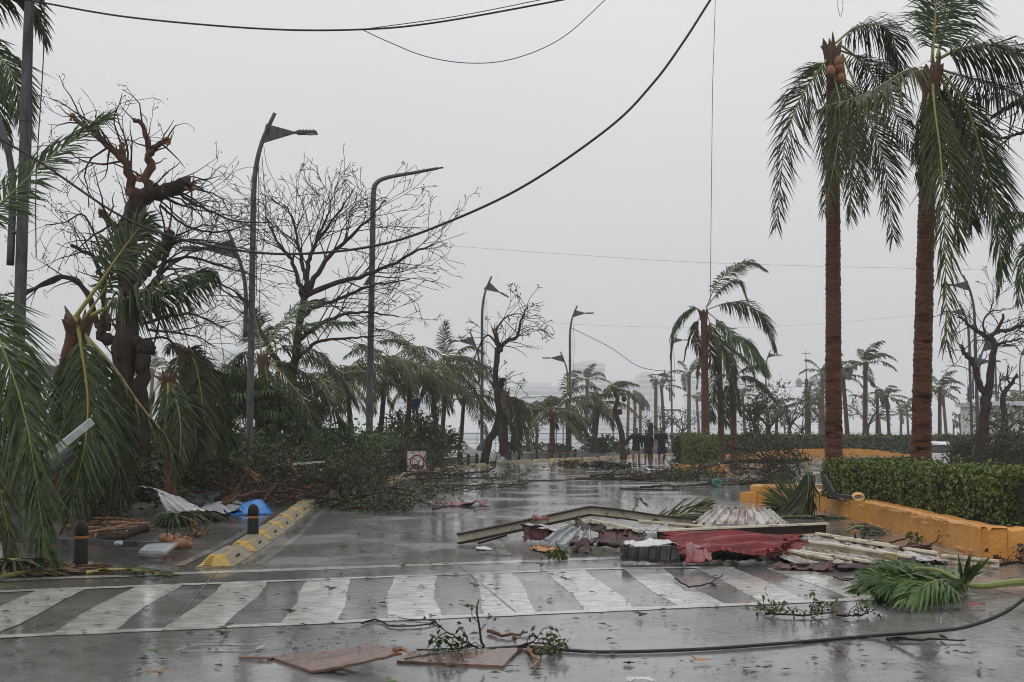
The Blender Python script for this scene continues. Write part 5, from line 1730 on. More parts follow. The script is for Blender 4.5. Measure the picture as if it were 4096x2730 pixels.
# ================================================================== street furniture
def lamp_post(label, X, Y, z, sgn, main=True, lower=True, droop=0.0, group=None, lower_sgn=None, hang=True):
    """curved-top post: upper head over the road (sgn = +1 to the right), lower head over the pavement"""
    th = thing('street_lamp', label, 'street lamp', (X, Y, z), group)
    s = sgn
    b = np.array([X, Y, z])
    mb = MB()
    pts = [b + (0, 0, -0.1), b + (0, 0, 3), b + (0, 0, 6.4), b + (0, 0, 7.9), b + (s * 0.05, 0, 8.7), b + (s * 0.22, 0, 9.45), b + (s * 0.54, 0, 10.2)]
    c = spline(pts, 34)
    mb.tube(c, np.linspace(0.098, 0.052, 34), 10, 0)
    mb.build('post', 'galv', th, smooth=True)
    mb = MB()
    mb.tube([b + (0, 0, 0), b + (0, 0, 0.35)], [0.15, 0.12], 10, 0)
    mb.tube([b + (0, 0, 6.3), b + (0, 0, 6.36)], [0.098, 0.098], 10, 0)
    mb.build('collar', 'galv', th)

    def head(root, s_, tip, dr, nm):
        # triangular plate then a flat lamp head
        root = np.array(root)
        d = nrm(np.array([s_ * 1.0, 0, -dr]))
        u = np.array([d[2] * -s_, 0, abs(d[0])]) if dr else np.array([0, 0, 1.0])
        u = np.array([dr * s_ / math.hypot(1, dr), 0, 1 / math.hypot(1, dr)])
        w = np.array([0, 0.025, 0])
        a0, a1, a2 = root + u * 0.24, root - u * 0.30 - d * 0.12, root + d * tip
        mb = MB()
        mb.add([a0 - w, a1 - w, a2 - u * 0.04 - w, a2 + u * 0.04 - w, a0 + w, a1 + w, a2 - u * 0.04 + w, a2 + u * 0.04 + w],
               [[0, 1, 2, 3], [7, 6, 5, 4], [0, 4, 5, 1], [1, 5, 6, 2], [2, 6, 7, 3], [3, 7, 4, 0]])
        br = mb.build('bracket', 'galv', th)
        mb = MB()
        mb.bar(a2 - d * 0.03, a2 + d * 0.16, 0.06, 0.06)
        h0, h1 = a2 + d * 0.12, a2 + d * 0.66
        mb.bar(h0, h1, 0.24, 0.075, 0, up=u, w2=0.30, h2=0.05)
        for k in range(5):
            p = h0 + d * (0.08 + 0.09 * k) + u * 0.05
            mb.bar(p, p + d * 0.03, 0.2, 0.04, 0, up=u)
        hd = mb.build(nm, 'dark_metal', th)
        mb = MB()
        mb.bar(h0 + d * 0.28 - u * 0.04, h1 - d * 0.04 - u * 0.033, 0.22, 0.02, 0, up=u)
        mb.build('lens', 'lens', hd)
    if main:
        head(b + (s * 0.31, 0, 9.66), s, 0.72, droop, 'lamp_head')
    if lower:
        q = -s if lower_sgn is None else lower_sgn
        mb = MB()
        pts = [b + (q * 0.165, 0, 4.1), b + (q * 0.165, 0, 5.2), b + (q * 0.24, 0, 5.8), b + (q * 0.42, 0, 6.35), b + (q * 0.66, 0, 6.95)]
        c = spline(pts, 14)
        mb.tube(c, np.linspace(0.06, 0.045, 14), 8)
        mb.bar(b + (0, 0, 4.6), b + (q * 0.19, 0, 4.6), 0.1, 0.05)
        mb.bar(b + (0, 0, 5.05), b + (q * 0.19, 0, 5.05), 0.1, 0.05)
        mb.build('lower_arm', 'galv', th, smooth=True)
        head(b + (q * 0.52, 0, 6.5), q, 0.75, 0, 'lower_lamp_head')
    if hang:
        mb = MB()
        rg = random.Random(int(X * 31 + Y))
        for k in range(2):
            x0 = s * (0.25 + 0.2 * k)
            mb.tube(spline([b + (x0 * 0.5, -0.08, 9.0), b + (x0 * 0.7 + rg.gauss(0, .05), -0.1, 7.4), b + (x0 * 0.5, -0.1, 6.4 - k), b + (x0 * 0.6, -0.12, 5.2 - k)], 12), 0.009, 4)
        mb.build('torn_wire', 'cable', th)
    return th


def gxy(px, Y):
    return (px - 512) / FPX * Y


lamp_post('galvanised lamp post with pale stickers on its lower shaft', gxy(17.5, 18.0), 18.0, 0.0, 1, hang=True)
st_b = np.array([gxy(17.5, 18.0), 18.0, 0])
lamp1 = lamp_post('tall lamp post with both heads intact standing before the stripped tree', gxy(250.5, 32), 32, 0.0, 1)
lamp_post('lamp post whose lamp head droops and shows its pale lens', gxy(482, 68), 68, 0.2, 1, droop=0.55)
lamp_post('lamp post at the bend behind the olive seaside palms', gxy(570, 84), 84, 0.2, 1)
lamp_post('lamp post half hidden behind the windblown palm frond tip', gxy(671.5, 109), 109, 0.2, 1)
lamp_post('lamp post seen through the fronds of the low bright stalked palm', gxy(766, 123), 123, -0.3, 1)
lamp_post('front lamp post of the pair beside the dark broken median tree', gxy(976.5, 62), 62, -0.5, -1)
lamp_post('rear lamp post of the pair beside the dark broken median tree', gxy(970.5, 76), 76, -0.5, -1)
lamp_post('lamp post between the broken median tree and the slim forked tree', gxy(996, 100), 100, -0.5, -1)
lamp_post('distant single headed lamp post beside the hanging frond palm trunk', gxy(905, 150), 116, -0.5, 1, lower=False)

# stickers on the nearest post
th0 = [o for o in sc.objects if o.get('label', '').startswith('galvanised lamp post with pale')][0]
mb = MB()
for (px, py, w, h) in ((16.8, 351, 0.115, 0.16),):
    c = P(px, py, 17.86)
    mb.add([c + (math.cos(a) * w / 2 * (1 + 0.15 * math.cos(2 * a)), -0.012, math.sin(a) * h / 2) for a in np.linspace(0, 2 * math.pi, 20, endpoint=False)], [list(range(20))[::-1]])
mb.build('sticker', 'sign_white', th0)
mb = MB()
c = P(15, 360, 17.86)
mb.box(c + (0, -0.012, 0), (0.07, 0.004, 0.09))
mb.box(c + (0.005, -0.012, -0.055), (0.09, 0.004, 0.012))
mb.build('sticker', 'sign_white', th0)

# tall post with a long level arm
Yp = 42.0
xp = gxy(369.5, Yp)
th = thing('arm_post', 'tall square post with long level arm and broken off lamp', 'lamp post', (xp, Yp, 0))
ztop = P(372, 180, Yp)[2]
mb = MB()
pts = [(xp, Yp, -0.1), (xp + 0.02, Yp, 4), (xp + 0.06, Yp, 8), (xp + 0.08, Yp, ztop - 0.55), (xp + 0.2, Yp, ztop - 0.1), (xp + 0.62, Yp, ztop + 0.1), (xp + 1.5, Yp, ztop + 0.26), (xp + 2.35, Yp, ztop + 0.42)]
c = spline(pts, 44)
mb.tube(c, np.linspace(0.125, 0.05, 44), 8)
mb.build('post', 'galv', th, smooth=True)
mb = MB()
mb.bar((xp + 2.3, Yp, ztop + 0.41), (xp + 2.55, Yp, ztop + 0.45), 0.05, 0.05)
mb.build('stub', 'rust_and_shade', th)
mb = MB()
for k in range(6):
    mb.box((xp + 0.0 - 0.03 * k, Yp - 0.1, ztop - 3.5 - 0.05 * k), (0.16, 0.12, 0.035))
mb.build('insulator', 'dark_metal', th)

# blue sign, prohibition sign
th = thing('blue_sign', 'small blue road sign tilted among the drooping palm fronds', 'sign', (P(418, 470, 53)[0], 53, 0))
mb = MB()
c = P(417, 404, 53)
tri = [c + np.array(d) for d in ((-0.35, 0, 0.22), (0.22, 0, 0.25), (0.05, 0, -0.25), (-0.2, 0, -0.3))]
mb.add(tri + [t + (0, 0.02, 0) for t in tri], [[3, 2, 1, 0], [4, 5, 6, 7], [0, 1, 5, 4], [1, 2, 6, 5], [2, 3, 7, 6], [3, 0, 4, 7]])
mb.build('panel', 'sign_blue', th)
mb = MB()
mb.tube([(P(418, 470, 53)[0], 53.05, 0), c + (0, 0.06, 0)], 0.03, 6)
mb.build('post', 'galv', th)
Ys = 37.5
c = P(416.5, 461, Ys)
th = thing('prohibition_sign', 'fallen square white sign with red ring half buried in branches', 'sign', (c[0], Ys, 0))
hw = 0.30
def rrect(hw, hh, r, y, n=5):
    out = []
    for cx, cz, a0 in ((hw - r, hh - r, 0), (-hw + r, hh - r, 90), (-hw + r, -hh + r, 180), (hw - r, -hh + r, 270)):
        for k in range(n + 1):
            a = math.radians(a0 + 90 * k / n)
            out.append(c + (cx + math.cos(a) * r, y, cz + math.sin(a) * r))
    return out
mb = MB()
o1 = rrect(hw, hw, 0.05, 0)
n = len(o1)
mb.add(o1 + [p + (0, 0.02, 0) for p in o1], [list(range(n))[::-1]])
mb.F.append((np.array([np.arange(n, 2 * n)]), 0))
mb.F.append((np.array([[i, (i + 1) % n, n + (i + 1) % n, n + i] for i in range(n)]), 0))
pan = mb.build('panel', 'sign_white', th)
def ring_mesh(mb, cc, r0, r1, y, a0=0, a1=360, n=36):
    a = np.radians(np.linspace(a0, a1, n))
    V = np.stack([np.stack([cc[0] + np.cos(a) * r, np.full(n, cc[1] + y), cc[2] + np.sin(a) * r], -1) for r in (r0, r1)])
    mb.grid(V)
mb = MB()
ring_mesh(mb, c + (0.02, 0, -0.03), 0.185, 0.235, -0.006)
mb.build('red_ring', 'sign_red', pan)
mb = MB()
ring_mesh(mb, c + (-0.02, 0, -0.06), 0.055, 0.10, -0.009, 200, 330, 14)
mb.build('black_symbol', 'sign_black', pan)
mb = MB()
o2, o3 = rrect(hw - 0.02, hw - 0.02, 0.04, -0.006), rrect(hw - 0.03, hw - 0.03, 0.035, -0.006)
mb.grid(np.stack([np.array(o2 + o2[:1]), np.array(o3 + o3[:1])]))
mb.build('black_border', 'sign_black', pan)
mb = MB()
mb.tube([(c[0], Ys + 0.05, -0.05), (c[0], Ys + 0.05, c[2] + 0.2)], 0.025, 6)
mb.build('post', 'galv', th)

# ---- bollards
def make_bollard(label, X, Y, group):
    th = thing('bollard', label, 'bollard', (X, Y, 0), group)
    def lathe(prof, m, nm):
        mb = MB()
        a = np.linspace(0, 2 * math.pi, 15)
        V = np.stack([np.stack([X + np.cos(a) * r, Y + np.sin(a) * r, np.full(15, z)], -1) for r, z in prof])
        mb.grid(V)
        mb.build(nm, m, th, smooth=True)
    lathe([(0.086, -0.03), (0.084, 0.02), (0.080, 0.355), (0.074, 0.362), (0.0, 0.362)], 'bollard_black', 'shaft')
    lathe([(0.070, 0.355), (0.070, 0.395)], 'bollard_orange', 'reflective_band')
    lathe([(0.0, 0.39), (0.075, 0.39), (0.080, 0.40), (0.080, 0.46), (0.072, 0.505), (0.052, 0.54), (0.02, 0.558), (0.0, 0.56)], 'bollard_black', 'cap')
    return th


bol = make_bollard('black bollard standing alone beside the fallen bar with lamp plate', -5.0, 14.06, None)
copy_tree(bol, (-3.70, 17.3, 0), 0.4, 1.0, 'black bollard rising between the first yellow lane separators')
BG, BLb = 'bollards along the far bend', 'black bollard with orange band in the row along the far bend'
copy_tree(bol, (-4.50, 26.6, 0), 0.4, 1.0, 'black bollard at the end of the near separators under the leafy bough')
copy_tree(bol, (-4.42, 27.9, 0), 0.4, 1.0, 'black bollard half buried in twigs behind the leafy bough')
for x, y in ((-4.34, 41), (-3.25, 45.4), (-3.05, 48.5), (-2.8, 50), (-2.1, 52.3), (-1.87, 54.6), (-1.54, 56.2), (-1.2, 57.8), (-.8, 59.4), (-.4, 60.6), (0.0, 61.6), (.46, 62.6),
             (1.45, 65.4), (2.3, 66.6), (2.8, 67.6), (3.25, 68.4), (3.75, 69.4), (7.4, 75.5), (10.4, 80.5), (11.0, 81.5)):
    copy_tree(bol, (x - 0.1, y, 0), x, 1.0, BLb, BG)

# ---- yellow lane separators
def make_sep(label, x, y, ang, group):
    th = thing('lane_separator', label, 'separator', (x, y, 0), group)
    Ls, Wb, Wt, H = 1.62, 0.40, 0.20, 0.135
    def pt(u, v, z):
        return np.array([x + v, y + u, z])
    a, b = -Ls / 2, Ls / 2
    mb = MB()
    q = 0.26
    v = [pt(a, -Wb / 2, 0), pt(a, Wb / 2, 0), pt(b, Wb / 2, 0), pt(b, -Wb / 2, 0),
         pt(a + q, -Wt / 2, H), pt(a + q, Wt / 2, H), pt(b - q, Wt / 2, H), pt(b - q, -Wt / 2, H)]
    mb.add(v, [[0, 1, 5, 4], [2, 3, 7, 6]], 0)
    mb.F.append((np.array([[4, 5, 6, 7]]), 2))
    mb.F.append((np.array([[1, 2, 6, 5], [3, 0, 4, 7]]), 1))
    # rim
    mb.bar(pt(a + 0.01, 0, 0.008), pt(b - 0.01, 0, 0.008), Wb + 0.03, 0.022, 1)
    bd = mb.build('body', ['stop_yellow', 'stop_grey', 'stop_grey'], th)
    mb = MB()
    # raised yellow panel on the end face and grooves drawn as dark bars
    def ef(f, g):   # end face coordinates: f up 0..1, g across -1..1
        return np.array([x + g * (Wb + (Wt - Wb) * f) / 2, y + a + q * f, H * f])
    n_ = nrm(np.array([0, -H, q])) * 0.008
    pf = [ef(0.12, 0.05) + n_, ef(0.12, 0.92) + n_, ef(0.85, 0.9) + n_, ef(0.85, 0.1) + n_]
    mb.add(pf + [ef(0.12, 0.05), ef(0.12, 0.92), ef(0.85, 0.9), ef(0.85, 0.1)], [[0, 1, 2, 3], [4, 5, 1, 0], [5, 6, 2, 1], [6, 7, 3, 2], [7, 4, 0, 3]])
    mb.build('end_panel', 'stop_yellow', th)
    mb = MB()
    for k in range(5):
        f = 0.2 + 0.15 * k
        mb.bar(ef(f, -0.75) + n_ * 0.3, ef(f, -0.25) + n_ * 0.3, 0.012, 0.006, 0)
    for k in (-0.3, -0.1, 0.35):
        mb.tube([pt(k, 0.02, H - 0.002), pt(k, 0.02, H + 0.003)], 0.018, 8, 0)
    for k in (-0.15, 0.0):
        cx = x + (Wb + Wt) / 4 + 0.004
        mb.box((cx + 0.0, y + k, H * 0.5), (0.012, 0.07, 0.05))
    tag(mb.build('recess_shade', 'recess_shade', th), kind='stuff')  # slightly proud dark pieces, shade of the hollows put into their colour
    th.rotation_euler = (0, 0, ang)
    return th


SG, SLb = 'separators along the far bend', 'yellow lane separator in the row between the far bollards'
sep = None
near_seps = [(-3.53, 15.0), (-3.63, 16.75), (-3.76, 18.5), (-3.9, 20.2), (-4.06, 22.0), (-4.22, 23.8), (-4.38, 25.6)]
ords = ['first', 'second', 'third', 'fourth', 'fifth', 'sixth', 'seventh']
for k, (x, y) in enumerate(near_seps):
    lab = 'yellow and grey lane separator, %s from the crossing stop line' % ords[k]
    if sep is None:
        sep = make_sep(lab, x, y, 0.0, None)
        sep.rotation_euler = (0, 0, 0.05)
    else:
        copy_tree(sep, (x, y, 0), 0.07 + 0.02 * math.sin(k * 3), 1.0, lab)
cum = np.concatenate([[0], np.cumsum(np.linalg.norm(np.diff(KERBS, axis=0), axis=1))])
s0 = np.interp(40, KERBS[:, 1], cum)
s1 = np.interp(92, KERBS[:, 1], cum)
for s in np.arange(s0, s1, 2.0):
    p = np.array([np.interp(s, cum, KERBS[:, 0]), np.interp(s, cum, KERBS[:, 1])])
    p2 = np.array([np.interp(s + 1, cum, KERBS[:, 0]), np.interp(s + 1, cum, KERBS[:, 1])])
    d = p2 - p
    copy_tree(sep, (p[0] + 0.25, p[1], 0), math.atan2(-d[0], d[1]), 1.0, SLb, SG)

# ---- seaside railing
th = thing('seaside_railing', 'long grey railing along the sea wall behind the palms', 'railing', (0, 112, 0.3))
rp0, rp1 = np.array([-40., 112, 0.3]), np.array([16., 112, 0.3])
for zz in (0.12, 0.55, 1.05):
    mb = MB()
    mb.tube([rp0 + (0, 0, zz), rp1 + (0, 0, zz)], 0.035 if zz > 1 else 0.022, 5)
    mb.build('rail', 'galv', th)
for k in range(33):
    mb = MB()
    p = rp0 + (rp1 - rp0) * k / 32
    mb.tube([p, p + (0, 0, 1.08)], 0.035, 5)
    mb.build('rail_post', 'galv', th)

# small twin-headed beach lamps
for k, (px, Y) in enumerate(((556, 104), (563, 106), (613, 110), (672, 112))):
    X = gxy(px, Y)
    z = 0.29
    th = thing('beach_lamp', 'slim beach lamp post with flat double head near the railing', 'lamp post', (X, Y, z), 'slim beach lamps')
    mb = MB()
    mb.tube([(X, Y, z), (X, Y, z + 3.2)], 0.05, 6)
    mb.build('post', 'galv', th)
    mb = MB()
    mb.box((X, Y, z + 3.25), (1.5, 0.3, 0.14))
    mb.build('lamp_head', 'dark_metal', th)

# siren mast
Ym = 108.0
X = gxy(806.5, Ym)
zb = float(gz(X, Ym))
zt = P(806, 379, Ym)[2]
th = thing('siren_mast', 'thin grey mast with horn loudspeakers and whip antenna', 'mast', (X, Ym, zb))
mb = MB()
mb.tube([(X, Ym, zb), (X, Ym, zt)], [0.24, 0.16], 8)
mb.build('pole', 'galv', th)
mb = MB()
mb.tube([(X, Ym, zt), (X, Ym, zt + 2.6)], [0.06, 0.02], 5)
mb.bar((X - 0.4, Ym, zt + 2.3), (X + 0.4, Ym, zt + 2.3), 0.04, 0.04)
mb.bar((X - 0.5, Ym, zt - 5.2), (X + 1.8, Ym, zt - 5.2), 0.07, 0.07)
mb.build('antenna', 'galv', th)
for sx, dz in ((-1, -0.35), (1, -0.2)):
    mb = MB()
    mb.tube([(X + sx * 0.1, Ym, zt + dz), (X + sx * 0.45, Ym - 0.1, zt + dz), (X + sx * 0.75, Ym - 0.3, zt + dz)], [0.08, 0.14, 0.42], 10)
    mb.build('horn', 'galv_light', th)

# ================================================================== cables
def px2353(l):
    return [(a * 1024 / 2353, b * 1024 / 2353) for a, b in l]


def wire(label, pts, r, n=60, name='cable', group=None):
    mb = MB()
    c = spline(pts, n)
    mb.tube(c, r, 6)
    o = mb.build(name, 'cable', smooth=True)
    return tag(o, label, 'cable', group)


wire('thick black cable sagging in a deep curve across the whole street', PP(px2353([(-120, 235), (0, 318), (100, 378), (270, 492), (400, 545), (560, 577), (700, 583), (860, 565), (1000, 522), (1200, 430), (1400, 293), (1500, 192), (1570, 97), (1632, 0), (1690, -90)]), 12.0), 0.0135, 120)
wire('twisted overhead wire running high from the stickered lamp post', PP(px2353([(-60, -20), (75, 2), (300, 40), (600, 66), (820, 68), (1000, 52), (1290, 0), (1400, -25)]), 16.0), 0.013, 90)
wire('thin loose wire drooping below the twisted overhead wire', PP(px2353([(830, 67), (890, 95), (980, 130), (1080, 145), (1180, 135), (1290, 88), (1390, 0), (1420, -30)]), 16.0), 0.006, 70)
wire('thin straight overhead wire branching off the twisted wire', PP(px2353([(845, 66), (1050, 37), (1240, 0), (1340, -20)]), 16.0), 0.006)
wire('single thin wire hanging straight down in front of the slender palm', PP(px2353([(1645, -60), (1642, 60), (1638, 180), (1637, 230), (1634, 500), (1632, 700)]), 20.0), 0.005, 40)
wire('small loop of wire hanging from above near the tall palms', PP(px2353([(1928, -20), (1925, 10), (1931, 38), (1937, 12), (1929, -20)]), 18.0), 0.004, 30)
wire('fine far wire strung from the stripped tree to the tall palms', PP(px2353([(930, 557), (1300, 584), (1660, 605), (2200, 619), (2400, 622)]), 36.0), 0.0032, 40)
wire('fine far wire strung between the third lamp post and the median lamps', PP(px2353([(1110, 726), (1320, 745), (1560, 752), (1780, 750), (2050, 730), (2240, 705)]), 66.0), 0.004, 40)
wire('slack cable drooping from the bend lamp post to its neighbour', PP(px2353([(1310, 752), (1400, 797), (1460, 838), (1500, 850), (1540, 853)]), 84.0), 0.022, 40)
wire('slack cable continuing behind the slender palm', PP(px2353([(1540, 853), (1620, 872), (1760, 888), (1880, 882), (1990, 830)]), 90.0), 0.02, 40)
wire('frayed wire slanting from the tall lamp post down into the stripped tree', PP(px2353([(606, 335), (615, 385), (640, 430), (665, 468), (680, 485)]), 32.0), 0.007, 30)
wire('thin wire from the tall lamp post to the broken tree', PP(px2353([(598, 378), (585, 420), (572, 470), (560, 520), (548, 560)]), 32.0), 0.006, 30)
wire('wire falling from the bend lamp post to the walkers', PP(px2353([(1308, 880), (1400, 960), (1480, 1000), (1560, 1020)]), 80.0), 0.02, 30)
wire('pale wire dangling among the median posts', PP(px2353([(2250, 850), (2270, 930), (2290, 1010), (2300, 1050)]), 55.0), 0.012, 30)
# cable lying in the foreground
gl = [G(x, y, 0.02) for x, y in px2353([(930, 1516), (1050, 1498), (1200, 1486), (1290, 1493), (1400, 1498), (1600, 1492), (1800, 1478), (2000, 1461)])]
gl += [P(x, y, Y) for (x, y), Y in zip(px2353([(2150, 1450), (2225, 1439), (2300, 1412), (2353, 1376), (2420, 1320)]), (8.95, 9.0, 9.05, 9.1, 9.2))]
for k in range(8, 13):
    gl[k][2] = max(gl[k][2], 0.02)
wire('black cable lying across the wet foreground asphalt and rising at the end', gl, 0.0135, 110)
wire('dark hose lying across the lane behind the wreck', [G(x, y, 0.02) for x, y in px2353([(1190, 1104), (1290, 1103), (1400, 1101), (1520, 1106)])], 0.02, 30)

# ================================================================== wrecked steel roof in the road
def chan(mb, pts, h=0.15, w=0.075, mi_web=0, mi_fl=1):
    """rolled channel following the points: web between two flanges that stand out towards the viewer"""
    for a, b in zip(pts[:-1], pts[1:]):
        a, b = np.array(a, float), np.array(b, float)
        t = nrm(b - a)
        s = nrm(np.cross(t, (0, 0, 1)))
        if s[1] > 0:
            s = -s
        u = np.cross(s, t)
        if u[2] < 0:
            u = -u
        mb.bar(a, b, 0.010, h - 0.02, mi_web, up=u)
        for k in (-1, 1):
            o = u * k * (h / 2 - 0.013) + s * (w / 2 - 0.005)
            mb.bar(a + o, b + o, w, 0.026, mi_fl, up=u)


def beam(label, pts, h=0.15, w=0.075, mats=('beam_cream', 'rust_and_shade'), cuts=None):
    th = thing('steel_beam', label, 'beam', (*np.array(pts[0])[:2], 0))
    mb = MB()
    c = np.array(pts)
    chan(mb, c, h, w)
    mb.build('channel', list(mats), th)
    if cuts:
        for f, ln, m in cuts:
            p = np.array(pts[0]) * (1 - f) + np.array(pts[-1]) * f
            d = nrm(np.array(pts[-1]) - np.array(pts[0]))
            mb = MB()
            mb.bar(p + (0, -w * 0.6, 0.0), p + d * ln + (0, -w * 0.6, 0), 0.02, h * 0.9)
            mb.build('painted_band', m, th)
    return th


def ribbed(corners, nu=60, nv=26, ribs=6, amp=0.02, crumple=0.03, bulge=0.0, seed=0, jag=0.02, kind='trap', fold=None):
    """corrugated sheet over four corners (P00 P10 P01 P11); ribs run along v"""
    rg = np.random.default_rng(seed + 100)
    a, b, c, d = [np.array(q, float) for q in corners]
    u = np.linspace(0, 1, nu)[:, None]
    v = np.linspace(0, 1, nv)[None, :]
    U = np.broadcast_to(u, (nu, nv)) + 0 * v
    Vv = np.broadcast_to(v, (nu, nv)) + 0 * u
    # torn edges
    eu = jag * (np.abs(np.sin(np.arange(nv) * 1.7 + seed)) + rg.random(nv))
    ev = jag * (np.abs(np.sin(np.arange(nu) * 1.3 + seed)) * 1.5 + rg.random(nu))
    eg = lambda t: np.clip((np.abs(t - 0.5) - 0.32) / 0.18, 0, 1) ** 2 * np.sign(t - 0.5)
    U2 = U - eg(U) * eu[None, :]
    V2 = Vv - eg(Vv) * ev[:, None]
    B = (a * ((1 - U2) * (1 - V2))[..., None] + b * (U2 * (1 - V2))[..., None] + c * ((1 - U2) * V2)[..., None] + d * (U2 * V2)[..., None])
    n = nrm(np.cross(b - a, c - a))
    if n[2] < 0:
        n = -n
    ph = (U * ribs) % 1.0
    w = np.clip(np.minimum((ph - 0.3) / 0.12, (0.7 - ph) / 0.12), 0, 1) if kind == 'trap' else 0.5 + 0.5 * np.cos(ph * 2 * math.pi)
    z = amp * w + bulge * np.sin(U * math.pi) * (0.3 + 0.7 * np.sin(Vv * math.pi))
    gu, gv = max(3, int(nu / 9)), max(3, int(nv / 9))
    H = rg.uniform(-1, 1, size=(gu, gv))
    iu, iv = U * (gu - 1), Vv * (gv - 1)
    i0, j0 = np.minimum(iu.astype(int), gu - 2), np.minimum(iv.astype(int), gv - 2)
    fu, fv = iu - i0, iv - j0
    # two flat triangles per cell: sharp creases like bent sheet steel
    h00, h10, h01, h11 = H[i0, j0], H[i0 + 1, j0], H[i0, j0 + 1], H[i0 + 1, j0 + 1]
    tri = np.where(fu + fv < 1, h00 + (h10 - h00) * fu + (h01 - h00) * fv, h11 + (h01 - h11) * (1 - fu) + (h10 - h11) * (1 - fv))
    z = z + crumple * tri + crumple * 0.4 * np.abs(((U * 1.3 + Vv * 2.1 + seed) % 1.0) - 0.5)
    if fold is not None:
        z = z + fold(U, Vv)
    V = B + n * z[..., None]
    V[..., 2] = np.maximum(V[..., 2], 0.014)
    return V


def metal_sheet(label, corners, mats=('sheet_red', 'rust_and_shade'), th_=0.006, name='metal_sheet', **kw):  # default dark back face paints in the shade under a sheet
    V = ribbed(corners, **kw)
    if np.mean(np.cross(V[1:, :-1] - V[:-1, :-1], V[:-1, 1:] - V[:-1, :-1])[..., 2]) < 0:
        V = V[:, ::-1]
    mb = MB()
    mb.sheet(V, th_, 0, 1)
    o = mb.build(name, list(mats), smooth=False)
    return tag(o, label, 'metal sheet')


beam('long bent cream roof beam peaking over the road in an arch', [P(457, 538.5, 17.0), P(500, 529.5, 17.6), P(545, 520, 18.3), P(588, 510.5, 19.0), P(620, 514, 19.4), P(655, 519, 19.7), P(705, 524, 19.7)], 0.155, 0.08)
beam('heavy straight cream beam lying across the front of the wreck', [P(657, 536, 17.0), P(728, 532.5, 17.6), P(826, 528.5, 18.2)], 0.18, 0.09, ('rust_and_shade', 'beam_cream'))
beam('thin cream rail lying behind the heavy straight beam', [P(638, 522.5, 18.6), P(680, 526, 18.6), P(718, 529, 18.4)], 0.09, 0.05, ('beam_cream', 'beam_cream'))
beam('long cream purlin running from the wreck towards the planter corner', [P(750, 538, 16.9), P(832, 547.5, 15.8), P(914, 561, 14.15)], 0.12, 0.07, ('beam_cream', 'beam_cream'), cuts=[(0.84, 0.22, 'beam_olive'), (0.92, 0.25, 'beam_slate')])
beam('cream purlin lying closest to the orange planter wall', [P(819, 536.5, 17.6), P(890, 548, 15.9)], 0.12, 0.07, ('beam_cream', 'beam_cream'))
beam('short cream purlin with olive and slate painted ends at the front', [P(792, 554.5, 15.1), P(833.5, 563, 14.1)], 0.12, 0.07, ('beam_cream', 'beam_cream'), cuts=[(0.45, 0.16, 'beam_olive'), (0.65, 0.2, 'beam_slate')])
beam('cream purlin end poking out near the planter corner', [P(944, 557.5, 14.8), P(999, 563.5, 14.1)], 0.085, 0.06, ('beam_cream', 'beam_cream'), cuts=[(0.5, 0.25, 'beam_olive')])
beam('dark short steel stub with red paint lying on the white roof sheet', [P(899, 549, 15.6), P(930, 547, 15.7)], 0.07, 0.06, ('beam_slate', 'sheet_darkred'))
beam('thin rusty strut under the low end of the arching beam', [P(478, 543, 16.6), P(506, 535, 16.9)], 0.03, 0.03, ('rust_and_shade', 'rust_and_shade'))
beam('pale strut leaning under the peak of the arching beam', [P(556, 529, 18.0), P(590, 520, 18.6), P(640, 531, 17.8)], 0.05, 0.04, ('beam_cream', 'beam_cream'))

metal_sheet('large crumpled red roof sheet with torn wavy front edge', [P(676, 556.5, 14.2), P(655, 536, 15.7), P(772, 557, 14.4), P(814, 540, 15.8)], nu=70, nv=30, ribs=6, amp=0.06, crumple=0.075, bulge=0.03, seed=4, jag=0.05)
metal_sheet('red sheet corner folded down to the wet road', [P(683, 564, 14.0), P(715, 566, 13.9), P(684, 541, 14.6), P(712, 541, 14.7)], nu=30, nv=22, ribs=2, amp=0.02, crumple=0.04, seed=5, jag=0.07)
beam('cream purlin half under the broad white roof sheet', [P(765, 549, 15.8), P(872, 565, 14.0)], 0.11, 0.07, ('beam_cream', 'beam_cream'))
beam('cream purlin crossing towards the white flat panel', [P(838, 541, 17.0), P(938, 556, 15.0)], 0.11, 0.07, ('beam_cream', 'beam_cream'))
beam('dark rusted angle iron along the front of the white roof sheet', [P(790, 566, 14.1), P(922, 566.5, 14.0)], 0.07, 0.05, ('rust_and_shade', 'sheet_darkred'))
metal_sheet('narrow white roof sheet lying between the purlins and the planter', [P(880, 563, 14.4), P(960, 563, 14.4), P(832, 538, 17.5), P(872, 541, 17.2)], mats=('sheet_rusty', 'rust_and_shade'), nu=60, nv=36, ribs=6, amp=0.03, crumple=0.03, seed=81, jag=0.04)
metal_sheet('red strip of roof sheet curling up beside the cream purlins', [P(768, 557, 14.9), P(775, 546, 15.6), P(800, 552, 15.2), P(813, 540, 15.9)], nu=30, nv=24, ribs=3, amp=0.025, crumple=0.05, seed=15, jag=0.06)
metal_sheet('silver sheet with bright top edge and dark ribbed front face', [P(619, 561, 14.75), P(684, 562, 14.7), P(621, 546.5, 14.75), P(686, 545, 14.75)], mats=('foil_dark', 'foil_dark'), nu=60, nv=8, ribs=6, amp=0.03, crumple=0.02, seed=6, jag=0.02)
metal_sheet('white sheet strip lying on top of the ribbed silver sheet', [P(619, 546, 14.7), P(686, 544.5, 14.75), P(624, 541, 15.3), P(676, 541, 15.3)], mats=('sheet_white', 'sheet_white'), nu=50, nv=8, ribs=3, amp=0.015, crumple=0.03, seed=7, jag=0.05)
